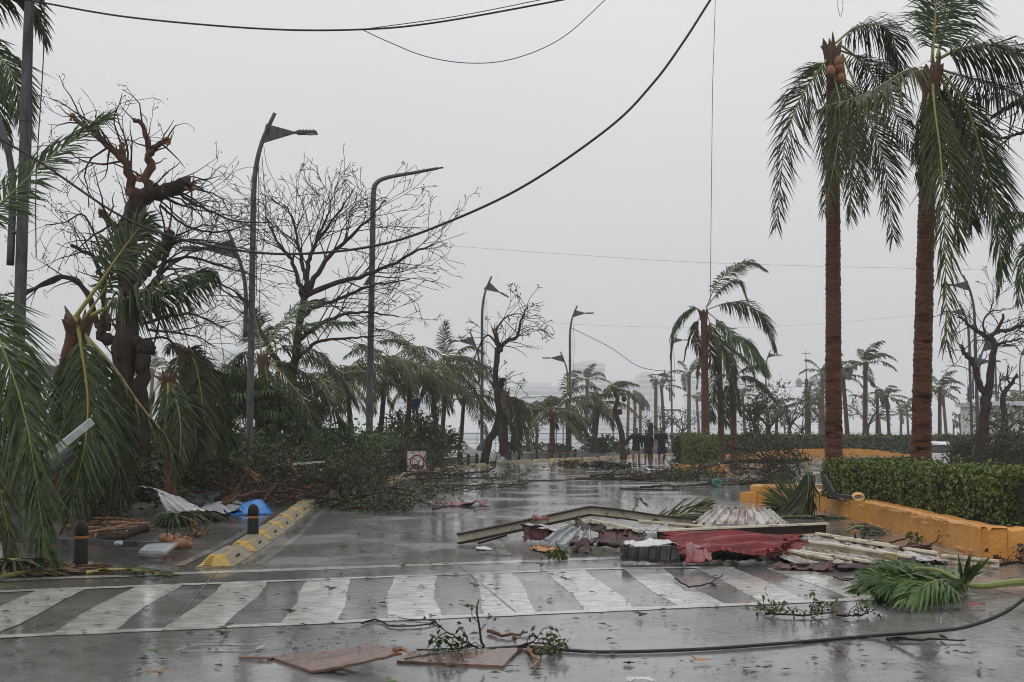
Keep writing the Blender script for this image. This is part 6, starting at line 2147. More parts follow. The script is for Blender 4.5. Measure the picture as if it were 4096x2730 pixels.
metal_sheet('silver corrugated sheet slanting up in the middle of the wreck', [P(538, 544, 16.7), P(597, 549, 16.3), P(571, 524, 17.4), P(592, 534, 17.2)], mats=('zinc', 'sheet_darkred'), nu=70, nv=16, ribs=5, amp=0.05, crumple=0.05, seed=8, jag=0.05)
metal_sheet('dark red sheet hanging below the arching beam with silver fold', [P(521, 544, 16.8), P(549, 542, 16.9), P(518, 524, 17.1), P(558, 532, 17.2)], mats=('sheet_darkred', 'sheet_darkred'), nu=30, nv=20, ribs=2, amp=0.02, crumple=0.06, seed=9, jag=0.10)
metal_sheet('grey folded sheet edge resting on the hanging dark red sheet', [P(517, 525, 17.0), P(560, 533, 17.05), P(527, 522, 17.6), P(566, 530, 17.6)], mats=('zinc', 'sheet_darkred'), nu=30, nv=12, ribs=1, amp=0.03, crumple=0.03, seed=10, jag=0.03)
metal_sheet('rusted crumpled sheet scrap under the peak of the arching beam', [P(570, 530, 17.9), P(610, 532, 17.9), P(574, 517, 18.5), P(606, 524, 18.5)], mats=('rust_and_shade', 'rust_and_shade'), nu=36, nv=20, ribs=3, amp=0.02, crumple=0.08, seed=11, jag=0.10)
metal_sheet('big dark rusted sheet with ragged hanging edge beside the silver corrugated sheet', [P(592, 548, 16.1), P(655, 551, 16.0), P(592, 530, 16.9), P(652, 532, 16.9)], mats=('sheet_darkred', 'rust_and_shade'), nu=50, nv=22, ribs=4, amp=0.02, crumple=0.07, seed=12, jag=0.12)
metal_sheet('red torn scrap wrapped over the arching beam', [P(529, 524, 17.8), P(551, 522, 18.0), P(531, 517, 18.1), P(551, 514.5, 18.2)], mats=('sheet_red', 'sheet_darkred'), nu=20, nv=14, ribs=2, amp=0.02, crumple=0.05, seed=13, jag=0.12)
metal_sheet('fan shaped white corrugated sheet arched up like a shell', [P(686, 527, 18.7), P(795, 527, 19.0), P(712, 508.5, 20.2), P(772, 512, 20.6)], mats=('sheet_rusty', 'sheet_darkred'), nu=150, nv=20, ribs=10, amp=0.06, crumple=0.02, bulge=0.07, seed=14, jag=0.03)
metal_sheet('broad white roof sheet lying flat under the cream purlins', [P(800, 566.5, 14.0), P(912, 565.5, 14.1), P(735, 540.5, 17.2), P(822, 536.5, 17.9)], mats=('sheet_rusty', 'rust_and_shade'), nu=120, nv=40, ribs=13, amp=0.035, crumple=0.025, seed=16, jag=0.02)
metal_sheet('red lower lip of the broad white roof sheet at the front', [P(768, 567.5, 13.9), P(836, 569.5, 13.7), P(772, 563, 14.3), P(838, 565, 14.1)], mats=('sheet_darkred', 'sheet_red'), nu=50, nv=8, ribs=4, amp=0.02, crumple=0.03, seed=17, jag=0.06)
metal_sheet('dark red folded lip of roof sheet beside the crossing stripes', [P(834, 569, 13.7), P(905, 566, 14.0), P(836, 564, 14.0), P(905, 562, 14.3)], mats=('rust_and_shade', 'sheet_darkred'), nu=40, nv=8, ribs=2, amp=0.01, crumple=0.015, seed=18, jag=0.04)
metal_sheet('white flat panel end lying in front of the planter corner', [P(908, 561, 14.5), P(944, 561, 14.5), P(905, 551, 15.6), P(934, 549.5, 15.9)], mats=('sheet_white', 'sheet_white'), nu=24, nv=14, ribs=2, amp=0.01, crumple=0.012, seed=19, jag=0.02)
metal_sheet('light sheet scrap between the two long beams', [P(640, 533, 17.5), P(676, 534, 17.4), P(652, 526, 18.2), P(668, 523, 18.4)], mats=('zinc', 'rust_and_shade'), nu=30, nv=12, ribs=3, amp=0.02, crumple=0.04, seed=20, jag=0.08)
metal_sheet('bent red roof strip lying alone on the lane further up', [P(442, 506, 25.6), P(488, 505.5, 25.7), P(447, 502, 26.4), P(489, 500.5, 26.6)], mats=('sheet_red', 'sheet_red'), nu=50, nv=12, ribs=2, amp=0.04, crumple=0.08, seed=21, jag=0.05)
metal_sheet('dull red splintered scrap at the end of the bent red roof strip', [P(428, 505, 25.8), P(444, 506.5, 25.5), P(432, 500, 26.3), P(446, 501, 26.2)], mats=('sheet_darkred', 'beam_cream'), nu=20, nv=10, ribs=2, amp=0.03, crumple=0.08, seed=22, jag=0.12)
metal_sheet('rusty red sheet fragment lying in the debris line before the walkers', [P(620, 476, 41.5), P(652, 477, 41), P(618, 472, 42), P(655, 474, 42)], mats=('sheet_darkred', 'rust_and_shade'), nu=24, nv=12, ribs=2, amp=0.04, crumple=0.12, seed=23, jag=0.1)
metal_sheet('large crumpled silver sheet wrapped at the foot of the crooked tree', [P(455, 457, 57), P(512, 462, 56), P(461, 444, 59), P(500, 451, 59)], mats=('zinc', 'foil_dark'), nu=50, nv=24, ribs=4, amp=0.05, crumple=0.25, seed=24, jag=0.06)
metal_sheet('dark silver sheet standing up like a tent by the crooked tree', [P(468, 452, 59), P(490, 450, 59), P(484, 439, 60), P(489, 440, 60)], mats=('foil_dark', 'zinc'), nu=24, nv=20, ribs=3, amp=0.04, crumple=0.2, seed=25, jag=0.08)

# torn frond lying on the wreck and fronds round the planter nose
def loose_frond(label, pts, group=None, leaf='leaflet', rach='rachis_green', name='fallen_frond', **kw):
    o = build_frond(frond_mesh(pts, **kw), name, [leaf, rach])
    return tag(o, label, 'palm frond', group)


loose_frond('olive palm frond lying over the back of the wrecked roof', [P(650, 523, 19.6), P(668, 519, 19.8), P(690, 512, 20), P(708, 507, 20.2)], n0=(-0.3, -0.8, 0.6), ll=0.6, droop=0.15, nleaf=26, leaf='leaflet_olive', seed=1, start=0.0, sweep=58, wind=(0.3, 0, 0.1))
metal_sheet('blackened crumpled sheet under the middle of the wreck', [P(560, 549, 16.0), P(630, 552, 15.7), P(566, 538, 17.0), P(640, 540, 16.8)], mats=('rust_and_shade', 'rust_and_shade'), nu=40, nv=22, ribs=3, amp=0.03, crumple=0.09, seed=71, jag=0.12)  # added black filler: colours in the dark gap below the wreck
metal_sheet('torn dark red scrap lying at the front of the silver corrugated sheet', [P(572, 549, 15.9), P(594, 550, 15.8), P(574, 540, 16.1), P(592, 538, 16.2)], mats=('sheet_darkred', 'rust_and_shade'), nu=24, nv=18, ribs=1, amp=0.02, crumple=0.08, seed=72, jag=0.16)
metal_sheet('black sheet folded in the shadow beneath the large red roof sheet', [P(622, 563, 14.5), P(770, 563, 14.5), P(630, 545, 15.6), P(790, 549, 15.6)], mats=('rust_and_shade', 'rust_and_shade'), nu=50, nv=22, ribs=4, amp=0.02, crumple=0.03, seed=73, jag=0.08)  # no real sheet here, only the shade below the red one made solid
loose_frond('bent green palm blade sticking up behind the arching beam', [P(630, 515, 20.5), P(636, 505, 20.5), P(638, 499, 20.5), P(648, 505, 20.5)], nleaf=6, ll=0.18, seed=2, leaf='leaflet_olive', r=0.02)
loose_frond('dark frond hanging down over the nose of the orange planter', [P(806, 462, 23.4), P(809, 480, 23.3), P(807, 498, 23.2), P(800, 512, 23.0)], n0=(-1, -0.6, 0.2), ll=0.85, droop=0.55, nleaf=70, seed=3, wind=(-0.5, 0, 0))
loose_frond('spiky dark frond fanned against the planter nose', [P(812, 507, 23.6), P(800, 505, 23.6), P(785, 507, 23.6), P(776, 512, 23.4)], n0=(0, -0.9, 0.5), ll=0.6, droop=0.1, nleaf=60, seed=4)
loose_frond('flattened frond lying on the road at the foot of the planter', [P(770, 519, 21.8), P(795, 516.5, 22.3), P(825, 517, 22.2), P(835, 519, 22)], n0=(0, 0, 1), ll=0.5, droop=0.25, nleaf=60, seed=5)
loose_frond('torn leaf bundle on the road beside the planter wall', [P(846, 531, 19.0), P(858, 526, 19.1), P(868, 528, 19.0), P(872, 533, 18.6)], n0=(0, 0, 1), ll=0.4, droop=0.3, nleaf=44, seed=6)

# thick green frond with fat stalk lying on the crossing
st = [G(1046, 590) + (0, 0, 0.10), G(1010, 593) + (0, 0, 0.10), G(972, 596) + (0, 0, 0.10), G(935, 592) + (0, 0, 0.22), G(895, 592) + (0, 0, 0.2), G(858, 594) + (0, 0, 0.04)]
th = thing('green_frond', 'lush green palm frond with fat pale stalk lying on the crossing', 'palm frond', (*st[2][:2], 0))
build_frond(frond_mesh(st, nleaf=130, ll=0.5, w=0.034, droop=0.5, n0=(0, -0.3, 1), r=0.045, seed=9, start=0.42, wind=(-0.3, 0, 0), sides=8), 'palm_leaf', ['leaf_bright', 'rachis_green'], th)
for q_ in range(5):
    a_ = G(962 - q_ * 14, 597 - q_ % 2, 0.10)
    build_frond(frond_mesh([a_, a_ + (-0.25 + 0.05 * q_, -0.1 + 0.06 * q_, 0.16), a_ + (-0.6 + 0.08 * q_, -0.25 + 0.12 * q_, 0.02 + 0.04 * q_)], nleaf=36, ll=0.32, w=0.034, droop=0.5, n0=(0, -0.3, 1), r=0.014, seed=60 + q_, wind=(-0.2, 0, 0)), 'palm_leaf', ['leaf' if q_ % 2 else 'leaf_bright', 'rachis_green'], th)
build_frond(frond_mesh([G(955, 597) + (0, 0, 0.08), G(930, 600) + (0, 0, 0.16), G(890, 604) + (0, 0, 0.05)], nleaf=70, ll=0.45, w=0.05, droop=0.45, n0=(0, -0.2, 1), r=0.03, seed=10, wind=(-0.3, 0, 0)), 'palm_leaf', ['leaflet', 'rachis_green'], th)
build_frond(frond_mesh([G(965, 597) + (0, 0, 0.06), P(962, 580, 11.6), P(966, 572, 11.6)], nleaf=16, ll=0.28, w=0.05, droop=-0.2, n0=(0, -1, 0), r=0.02, seed=12, wind=(0, 0, 0)), 'palm_leaf', ['leaf_bright', 'rachis_green'], th)

# ================================================================== things on the foreground asphalt
def slab(label, corners, th_=0.018, m='plywood', me='ply_edge', name='plywood_board', sag=0.0):
    a, b, c, d = [np.array(q, float) for q in corners]
    nu, nv = 16, 8
    u = np.linspace(0, 1, nu)[:, None, None]
    v = np.linspace(0, 1, nv)[None, :, None]
    V = a * (1 - u) * (1 - v) + b * u * (1 - v) + c * (1 - u) * v + d * u * v
    V[..., 2] += sag * np.sin(u[..., 0] * math.pi) + R.normal(size=(nu, nv)) * 0.0015
    V[:, 0, :2] += R.normal(size=(nu, 2)) * 0.006
    V[:, -1, :2] += R.normal(size=(nu, 2)) * 0.006
    V[-1, :, :2] += R.normal(size=(nv, 2)) * 0.012
    if np.cross(V[1, 0] - V[0, 0], V[0, 1] - V[0, 0])[2] < 0:
        V = V[:, ::-1]
    mb = MB()
    mb.sheet(V, th_, 0, 1)
    return tag(mb.build(name, [m, me]), label, 'board')


slab('warped reddish plywood board with one edge lifted off the road', [G(268, 656, 0.02), P(398, 651, 8.15), G(312, 670, 0.025), P(372, 643.5, 8.55)][0:1] + [P(372, 644, 8.5), G(312, 670.5, 0.025), P(402, 652, 8.1)], sag=-0.01)
slab('reddish plywood board lying flat in the wet under the black cable', [G(397, 660.5, 0.022), G(503, 665.5, 0.022), G(413, 651, 0.03), G(520, 647.5, 0.03)])
mb = MB()
mb.bar(G(240, 657, 0.02), G(272, 658, 0.02), 0.05, 0.012)
tag(mb.build('wood_strip', 'plywood'), 'thin wooden strip sticking out from under the warped board', 'wood strip')
mb = MB()
c = [P(394, 650, 8.15), P(402, 648.5, 8.2), P(408, 652, 8.1), P(411, 656, 8.0)]
mb.tube(spline(c, 8), np.linspace(0.02, 0.006, 8), 4)
tag(mb.build('wood_splinter', 'splinter'), 'dark curled splinter at the lifted plywood edge', 'splinter')


def twig(label, paths, r=0.010, seed=0, leaves=0, size=0.03, n=16, m='leaf', side=0, slen=0.2, wood='twig', lev=1, group=None):
    th = thing('twig', label, 'twig', (*np.array(paths[0][0])[:2], 0), group)
    T = Tree(seed)
    for i, p in enumerate(paths):
        mb = MB()
        c = limb_tube(mb, p, r * (1 if i == 0 else 0.75), r * 0.45, n, 6, 0.004)
        mb.build('stem', wood, th, smooth=True)
        if side:
            T.along(c, r, r * 0.4, side, slen, lev, 0.15, step=0.06, prob=0.35)
    if T.S:
        mb = MB()
        mb.segs(T.S)
        tag(mb.build('side_shoots', wood, th), kind='stuff')
    if leaves:
        mb = MB()
        T.leaves(mb, leaves, size, 0, 0.03)
        tag(mb.build('foliage', m, th), kind='stuff')
    return th


def gpt(x, y, z=0.015):
    return G(x, y, z)


c7 = lambda l, z=0.02: [gpt(250 + a * 0.14875, 550 + b * 0.14875, z) for a, b in l]
c8 = lambda l, z=0.02: [gpt(675 + a * 0.1483, 550 + b * 0.1483, z) for a, b in l]
twig('thin dark twig bent in a loop below the crossing stripes', [c7([(750, 492), (850, 468), (950, 510), (1130, 506), (1250, 486), (1180, 466), (1060, 462), (990, 450)])], 0.009, 1)
twig('upright twig standing out of the black cable', [[P(483, 648, 8.45), P(481, 636, 8.45), P(477, 614, 8.45), P(478.5, 599, 8.45)]], 0.010, 2, leaves=2, size=0.03, side=3, slen=0.08)
twig('short thick broken twig between the crossing and the plywood', [c7([(1600, 545), (1700, 574), (1780, 566), (1865, 552)], 0.025), c7([(1770, 566), (1785, 600)], 0.02)], 0.016, 3, wood='bark_red')
twig('leafy twig lying on the flat plywood board', [[gpt(478, 648, 0.05), gpt(462, 641, 0.10), P(447, 633, 8.7), gpt(432, 643, 0.05)], c7([(1120, 670), (1300, 665), (1530, 655)], 0.05)], 0.009, 4, leaves=4, size=0.035, side=6, slen=0.15)
twig('leafy twig tangled in the black cable beside the plywood', [c7([(1800, 650), (1900, 625), (2010, 635), (2100, 665)], 0.04), c7([(1850, 690), (1950, 700), (2060, 690)], 0.03)], 0.010, 5, leaves=4, size=0.03, side=7, slen=0.15)
twig('orange brown broken twig lying on the road below the cable', [c7([(1870, 660), (1900, 710), (1940, 745), (1890, 790)], 0.03)], 0.014, 6, wood='splinter')
twig('long leafy branch lying on the wet road under the crossing', [c8([(610, 425), (700, 432), (900, 436), (1100, 416)], 0.03), c8([(560, 355), (620, 400), (680, 430)], 0.05), c8([(920, 395), (950, 420), (1000, 432)], 0.04), c8([(1090, 438), (1200, 445), (1300, 428)], 0.03)], 0.013, 7, leaves=4, size=0.032, side=6, slen=0.2)
twig('straight stick with forked end lying near the rising cable', [c8([(1430, 600), (1500, 592), (1600, 600), (1780, 603), (1960, 607)], 0.025), c8([(1430, 602), (1500, 606), (1600, 604)], 0.02), c8([(1790, 575), (1830, 598)], 0.03)], 0.013, 8)
twig('curved bare twig lying on the crossing in front of the red sheet', [c8([(0, 190), (90, 242), (210, 232), (265, 205), (325, 165)], 0.03), c8([(240, 218), (282, 245)], 0.02)], 0.011, 9)
twig('pale forked twig on the crossing before the green frond', [c8([(1065, 172), (1130, 205), (1260, 190), (1390, 184)], 0.03), c8([(1140, 190), (1300, 195), (1380, 205)], 0.02)], 0.010, 10, wood='bark')
twig('dark forked branch propped on the purlins before the planter', [[P(842, 548, 16.4), P(859, 541, 16.6), P(864, 536, 16.7), P(866, 531, 16.7)], [P(859, 541, 16.6), P(880, 541.5, 16.4), P(893, 548, 16.0)], [P(870, 550, 15.9), P(895, 541.5, 16.3), P(912, 536, 16.8)], [P(856, 542, 16.6), P(855, 533, 16.6)]], 0.022, 11, wood='twig')
twig('small twig leaning on the foot of the planter wall', [[P(926, 547, 16.2), P(936, 541, 16.4), P(939, 535, 16.4)]], 0.012, 12, leaves=2, side=2)
twig('leafy green scrap drifting at the planter foot', [[gpt(905, 546), gpt(915, 543), gpt(920, 546)]], 0.01, 13, leaves=6, size=0.04, side=6, slen=0.15)
twig('brown leaf drift at the corner of the planter end wall', [[gpt(1000, 565), gpt(1015, 562), gpt(1030, 563)]], 0.02, 14, leaves=5, size=0.05, side=9, slen=0.3, m='litter_dark')
twig('thin dark stick on the road behind the bent red strip', [[gpt(433, 509, 0.03), gpt(450, 506.5, 0.03), gpt(470, 507, 0.03), gpt(490, 506.5, 0.03)], [gpt(433, 509, 0.03), P(435, 504, 25)]], 0.02, 15)
twig('dark stick lying on the road in front of the debris line', [[gpt(620, 489), gpt(650, 489.5), gpt(680, 490)]], 0.03, 16, side=8, slen=0.3, leaves=2)

mb = MB()
V = ribbed([G(527, 550), G(557, 558), G(531, 545), G(560, 552)], 36, 20, 2, 0.02, 0.05, 0.03, 31, 0.12)
mb.sheet(V, 0.006)
tag(mb.build('cardboard_scrap', 'card'), 'wet orange cardboard scrap in front of the wreck', 'cardboard')
twig('green leaf tuft lying on the orange cardboard scrap', [[G(553, 557, 0.03), G(557, 555.5, 0.06), G(561, 556, 0.03)]], 0.008, 33, leaves=7, size=0.05, side=6, slen=0.12)
mb = MB()
V = ribbed([G(474, 551), G(494, 551.5), G(475, 547), G(495, 548)], 20, 10, 1, 0.01, 0.04, 0.03, 32, 0.08)
mb.sheet(V, 0.005)
tag(mb.build('cloth_rag', 'tarp_white'), 'pale blue grey rag lying under the low end of the arching beam', 'rag')

# bent flat bar on the planter wall
th = thing('bent_bar', 'grey bent flat bar with rope leaning on the planter wall top', 'metal bar', (*P(834, 495, 21)[:2], 0.4))
mb = MB()
mb.bar(P(823, 476, 20.9), P(834, 494.5, 20.6), 0.05, 0.10)
mb.bar(P(834, 495, 20.6), P(863, 499, 19.6), 0.08, 0.06)
mb.bar(P(822, 482, 20.9), P(829, 482, 20.8), 0.03, 0.06)
mb.build('bar', 'dark_metal', th)
mb = MB()
cc = P(858, 497.5, 19.5)
for k in range(4):
    a = np.linspace(0, 6.28, 14)
    mb.tube([cc + (0.09 * math.cos(t), -0.05 + 0.02 * k, 0.05 * math.sin(t) + 0.01 * k) for t in a], 0.009, 4)
mb.build('rope', 'stucco_pale', th)

# ================================================================== left pavement litter
# arched silver sheet
arc = spline([P(112, 503, 22.6), P(122, 497, 22.6), P(130, 490.5, 22.5), P(139, 486, 22.4), P(150, 487.5, 22.3), P(159, 491, 22.2), P(172, 500, 22.0), P(192, 512, 21.8)], 40)
rows = []
for k, dy in enumerate(np.linspace(0, 1.1, 8)):
    r_ = arc.copy()
    r_[:, 1] += dy
    r_[:, 2] = r_[:, 2] * (1 - 0.25 * dy) + R.normal(size=40) * 0.012
    r_[:, 2] = np.maximum(r_[:, 2], 0.02)
    rows.append(r_)
mb = MB()
mb.sheet(np.stack(rows, 1), 0.006, 0, 1)
th = thing('arched_sheet', 'silver metal sheet buckled into an arch on the pavement', 'metal sheet', (*arc[20][:2], 0.0))
mb.build('sheet', ['tarp_white', 'foil_dark'], th)
mb = MB()
V = ribbed([P(166, 512.5, 21.7), P(194, 513, 21.4), P(156, 491, 22.1), P(172, 499.5, 21.9)], 30, 14, 3, 0.04, 0.06, 0.05, 41, 0.03)
mb.sheet(V, 0.006)
mb.build('flap', 'tarp_white', th)
metal_sheet('pale sheet corner lying against the arched silver sheet', [P(97, 501, 24.3), P(124, 501, 24.3), P(104, 494, 25), P(120, 492, 25.2)], mats=('tarp_white', 'foil_dark'), nu=20, nv=12, ribs=1, amp=0.02, crumple=0.08, seed=42, jag=0.04)
# tarp
th = thing('plastic_tarp', 'crumpled white and bright blue plastic tarp on the wet pavement', 'tarp', (*G(235, 512)[:2], 0))
V = ribbed([G(194, 514.5), G(250, 516), G(202, 503), G(258, 505)], 60, 24, 1, 0.0, 0.11, 0.07, 43, 0.05)
mb = MB()
mb.sheet(V, 0.008)
mb.build('white_part', 'tarp_white', th, smooth=True)
V = ribbed([G(219, 516.5), G(276, 515.5), G(246, 508), G(268, 503)], 50, 24, 1, 0.0, 0.15, 0.06, 44, 0.05)
mb = MB()
mb.sheet(V, 0.008)
mb.build('blue_part', 'tarp_blue', th, smooth=True)
loose_frond('long grassy leaf clump lying before the arched silver sheet', [G(156, 516, 0.1), G(175, 513, 0.22), G(200, 513, 0.15), G(222, 516, 0.04)], n0=(0, 0, 1), ll=0.55, droop=0.45, nleaf=80, seed=21, leaf='leaflet', w=0.045)
loose_frond('second grassy leaf clump mixed under the tarp edge', [G(190, 510, 0.1), G(182, 513, 0.2), G(170, 517, 0.15), G(160, 519, 0.04)], n0=(0, 0, 1), ll=0.5, droop=0.5, nleaf=60, seed=22, leaf='leaflet', w=0.045)
# fallen lamp bar
th = thing('fallen_lamp_arm', 'grey square steel arm with flat lamp tray lying on the pavement', 'lamp arm', (*G(90, 545)[:2], 0))
mb = MB()
mb.bar(P(-14, 538.5, 16.4), P(172, 545.5, 15.6), 0.07, 0.075)
mb.build('arm', 'galv', th)
mb = MB()
mb.tube([P(116, 543.5, 15.7), P(121, 542.5, 15.6)], 0.03, 8)
mb.build('bolt_ring', 'galv_light', th)
mb = MB()
ta, tb, tc_, td = P(139, 553, 15.2), P(166, 554.5, 15.1), P(178, 545, 15.5), P(147, 546.5, 15.6)
for q_ in (ta, tb, tc_, td):
    q_[2] = max(q_[2], 0.03)
u_ = np.array([0, 0, 0.035])
mb.add([ta, tb, tc_, td, ta + u_, tb + u_, tc_ + u_, td + u_], [[3, 2, 1, 0], [0, 1, 5, 4], [1, 2, 6, 5], [2, 3, 7, 6], [3, 0, 4, 7]])
mb.add([q_ + u_ * 0.6 for q_ in (ta, tb, tc_, td)], [[0, 1, 2, 3]])
mb.build('tray', 'galv_light', th)
# stalk pile and log
th = thing('stalk_pile', 'pile of dry reddish palm stalks behind the lone bollard', 'stalk pile', (*G(115, 537)[:2], 0))
for k in range(30):
    c = G(R.uniform(84, 132), R.uniform(529, 541))
    a = R.normal() * 0.45 + (0.2 if k % 3 else 1.6)
    ln = R.uniform(0.35, 0.9)
    d = np.array([math.cos(a), math.sin(a), R.normal() * 0.12]) * ln / 2
    c[2] = 0.03 + R.random() * 0.17
    mb = MB()
    p = np.array([c - d, c + (0, 0, 0.03), c + d])
    p[:, 2] = np.maximum(p[:, 2], 0.02)
    mb.tube(spline(p, 6), np.linspace(0.018, 0.008, 6), 5)
    mb.build('stalk', 'sheath' if k % 2 else 'splinter', th)
mb = MB()
limb_tube(mb, [P(104, 540, 17.2), P(122, 537, 17.2), P(138, 531, 17.4), P(148, 527.5, 17.5)], 0.05, 0.065, 12, 9, 0.008)
tag(mb.build('short_log', 'bark', smooth=True), 'short dark log propped on the reddish stalk pile', 'log')
th = thing('coconut_cluster', 'cluster of orange brown coconut husks beside the fallen lamp arm', 'coconuts', (*G(178, 548)[:2], 0))
for x, y, Y, r in ((166, 538, 17.0, 0.09), (172, 541, 16.5, 0.08), (176, 537, 17.1, 0.07), (180, 544, 16.0, 0.105), (186, 541, 16.6, 0.08), (189, 545, 16.1, 0.06)):
    c = P(x, y, Y)
    c[2] = max(c[2], r * 0.8)
    mb = MB()
    ball(mb, c, (r * (0.9 + 0.4 * R.random()), r * 0.95, r * (0.7 + 0.35 * R.random())), wob=0.16)
    mb.build('husk', 'coconut_husk', th, smooth=True)
twig('thin sprays of bare stems rising from the coconut husks', [[G(176, 548, 0.05), P(174, 532, 16.3), P(177, 522, 16.3)], [G(165, 546, 0.05), P(167, 536, 16.5), P(168, 528, 16.5)], [G(178, 546, 0.05), P(185, 532, 16.5), P(193, 527, 16.5)]], 0.010, 30, side=4, slen=0.2)
twig('brown withered leaves on the pavement beside the coconut husks', [[gpt(184, 537), gpt(192, 534), gpt(200, 537)]], 0.012, 31, leaves=6, size=0.06, side=8, slen=0.25, m='leaflet_brown')
twig('scrubby stems and sparse leaves in front of the fallen kerb', [[G(60, 535, 0.02), P(70, 515, 18.5), P(78, 505, 18.5)], [G(75, 536, 0.02), P(90, 512, 19), P(97, 506, 19)], [G(92, 532, 0.02), P(105, 515, 19), P(112, 508, 19)]], 0.014, 32, leaves=4, size=0.045, side=8, slen=0.5, lev=2, m='leaf_dull')
loose_frond('dry brown frond lying at the foot of the lone bollard', [G(0, 576, 0.05), G(35, 571, 0.06), G(80, 567, 0.05), G(95, 566, 0.03)], n0=(0, 0, 1), ll=0.4, droop=0.15, nleaf=60, seed=23, leaf='leaflet_brown', w=0.05)
loose_frond('yellow green stalk strip lying along the stop line', [G(86, 573, 0.03), G(120, 569.5, 0.05), G(150, 572, 0.04), G(172, 576, 0.02)], n0=(0, 0, 1), ll=0.22, droop=0.1, nleaf=40, seed=24, leaf='leaflet_olive', rach='rachis', r=0.03, start=0.0)
loose_frond('heap of olive frond leaflets on the pavement edge', [G(-10, 563, 0.1), G(15, 560, 0.2), G(40, 562, 0.08), G(50, 566, 0.03)], n0=(0, 0, 1), ll=0.5, droop=0.4, nleaf=60, seed=25, leaf='leaflet_olive', w=0.05)
# leaning white strip light and dark pipe
mb = MB()
mb.bar(P(46, 458, 15), P(92, 421, 15.4), 0.06, 0.09)
tag(mb.build('metal_strip', 'galv_light'), 'white perforated metal strip stuck slantwise in the hanging fronds', 'metal strip')
mb = MB()
mb.tube([P(48, 470, 15.4), P(71, 453, 15.6)], [0.10, 0.10], 10)
tag(mb.build('dark_pipe', 'dark_metal'), 'short dark pipe under the white metal strip', 'pipe')
# grey plank heaps behind the arch
for k, (a, b, lab) in enumerate((((168, 486, 26), (196, 497, 25.5), 'long grey plank slanting behind the arched silver sheet'), ((192, 497, 26), (215, 493, 26.3), 'flat grey panel lying behind the tarp'), ((268, 466, 30), (322, 462, 33), 'pale strip of metal lying in the bushes by the second lamp post'))):
    mb = MB()
    mb.bar(P(*a), P(*b), 0.30 if k == 1 else 0.16, 0.05)
    tag(mb.build('grey_plank', 'galv' if k < 2 else 'galv_light'), lab, 'plank')
# pale splintered timbers in the brush
for k, (a, b, lab) in enumerate((((244, 470, 27), (262, 482, 26.8), 'bright split timber sticking up in the brown branch tangle'), ((288, 462, 27.5), (296, 474, 27.2), 'short bright split stick behind the leafy bough'),
                                 ((418, 474, 43), (430, 466, 43.3), 'bright split stick beside the prohibition sign'), ((652, 478, 40), (668, 480, 39.5), 'pale flat timber scrap on the debris line'))):
    mb = MB()
    A, B = P(*a), P(*b)
    for j in range(7):
        o = R.normal(size=3) * 0.03
        e = R.normal(size=3) * 0.10
        f_ = 0.5 + 0.7 * R.random()
        mb.tube([A + o, A + (B - A) * f_ * 0.5 + o, A + (B - A) * f_ + e], [0.022, 0.026, 0.004], 4, wob=0.2)
    tag(mb.build('split_timber', 'splinter'), lab, 'timber')
# heaps of sand-coloured debris on the lane ahead
for k, (x, y, w, lab) in enumerate(((574, 466, 0.9, 'small brown heap of wet litter on the lane ahead of the walkers'), (606, 466.5, 1.0, 'dark brown heap of litter beside the arching grey branch'))):
    shrub(lab, G(x, y, 0.10), (w, 0.5, 0.22), 260, 0.12, 'leaflet_brown' if k == 0 else 'litter_dark', 12, name='litter_heap', flat=1, stems=4, cat='litter')
mb = MB()
ball(mb, G(694, 472, 0.12), (0.16, 0.1, 0.12), wob=0.35)
tag(mb.build('white_bucket_lid', 'tarp_white', smooth=True), 'rounded white plastic piece caught in the debris line', 'plastic')
mb = MB()
cc = G(717, 482.5, 0.14)
a = np.linspace(0, 6.28, 16)
mb.tube([cc + (0.13 * math.cos(t), 0, 0.08 * math.sin(t)) for t in a], 0.03, 5)
m_ = mat('teal', (0.02, 0.22, 0.22), rough=0.4)
tag(mb.build('teal_ring', 'teal'), 'teal plastic ring lying in the debris line', 'plastic')
for k, (x, y, s, m, lab) in enumerate(((545, 470, 0.25, 'tarp_white', 'flat white scrap on the debris mat'), (655, 470.5, 0.5, 'tarp_white', 'white board scrap behind the rusty red fragment'), (590, 473, 0.2, 'tarp_white', 'small white scrap in the debris line'),
                                       (702, 664, 0.07, 'card', 'small tan leaf scrap on the wet road below the cable'), (746, 606, 0.05, 'card', 'tiny yellow scrap on the road below the leafy branch'), (976, 608, 0.1, 'cloth_pink', 'pink scrap beside the green frond'),
                                       (403, 474, 0.3, 'tarp_white', 'crumpled white paper beside the prohibition sign'), (640, 684, 0.12, 'tarp_white', 'white scrap at the very front of the road'))):
    g = G(x, y)
    V = ribbed([g + (-s, -s * 0.5, 0.03), g + (s, -s * 0.4, 0.03), g + (-s * 0.8, s * 0.5, 0.03), g + (s * 0.9, s * 0.5, 0.03)], 10, 8, 1, 0.0, s * 0.12, s * 0.1, 50 + k, 0.1)
    mb = MB()
    mb.sheet(V, 0.004)
    tag(mb.build('paper_scrap', m), lab, 'scrap')

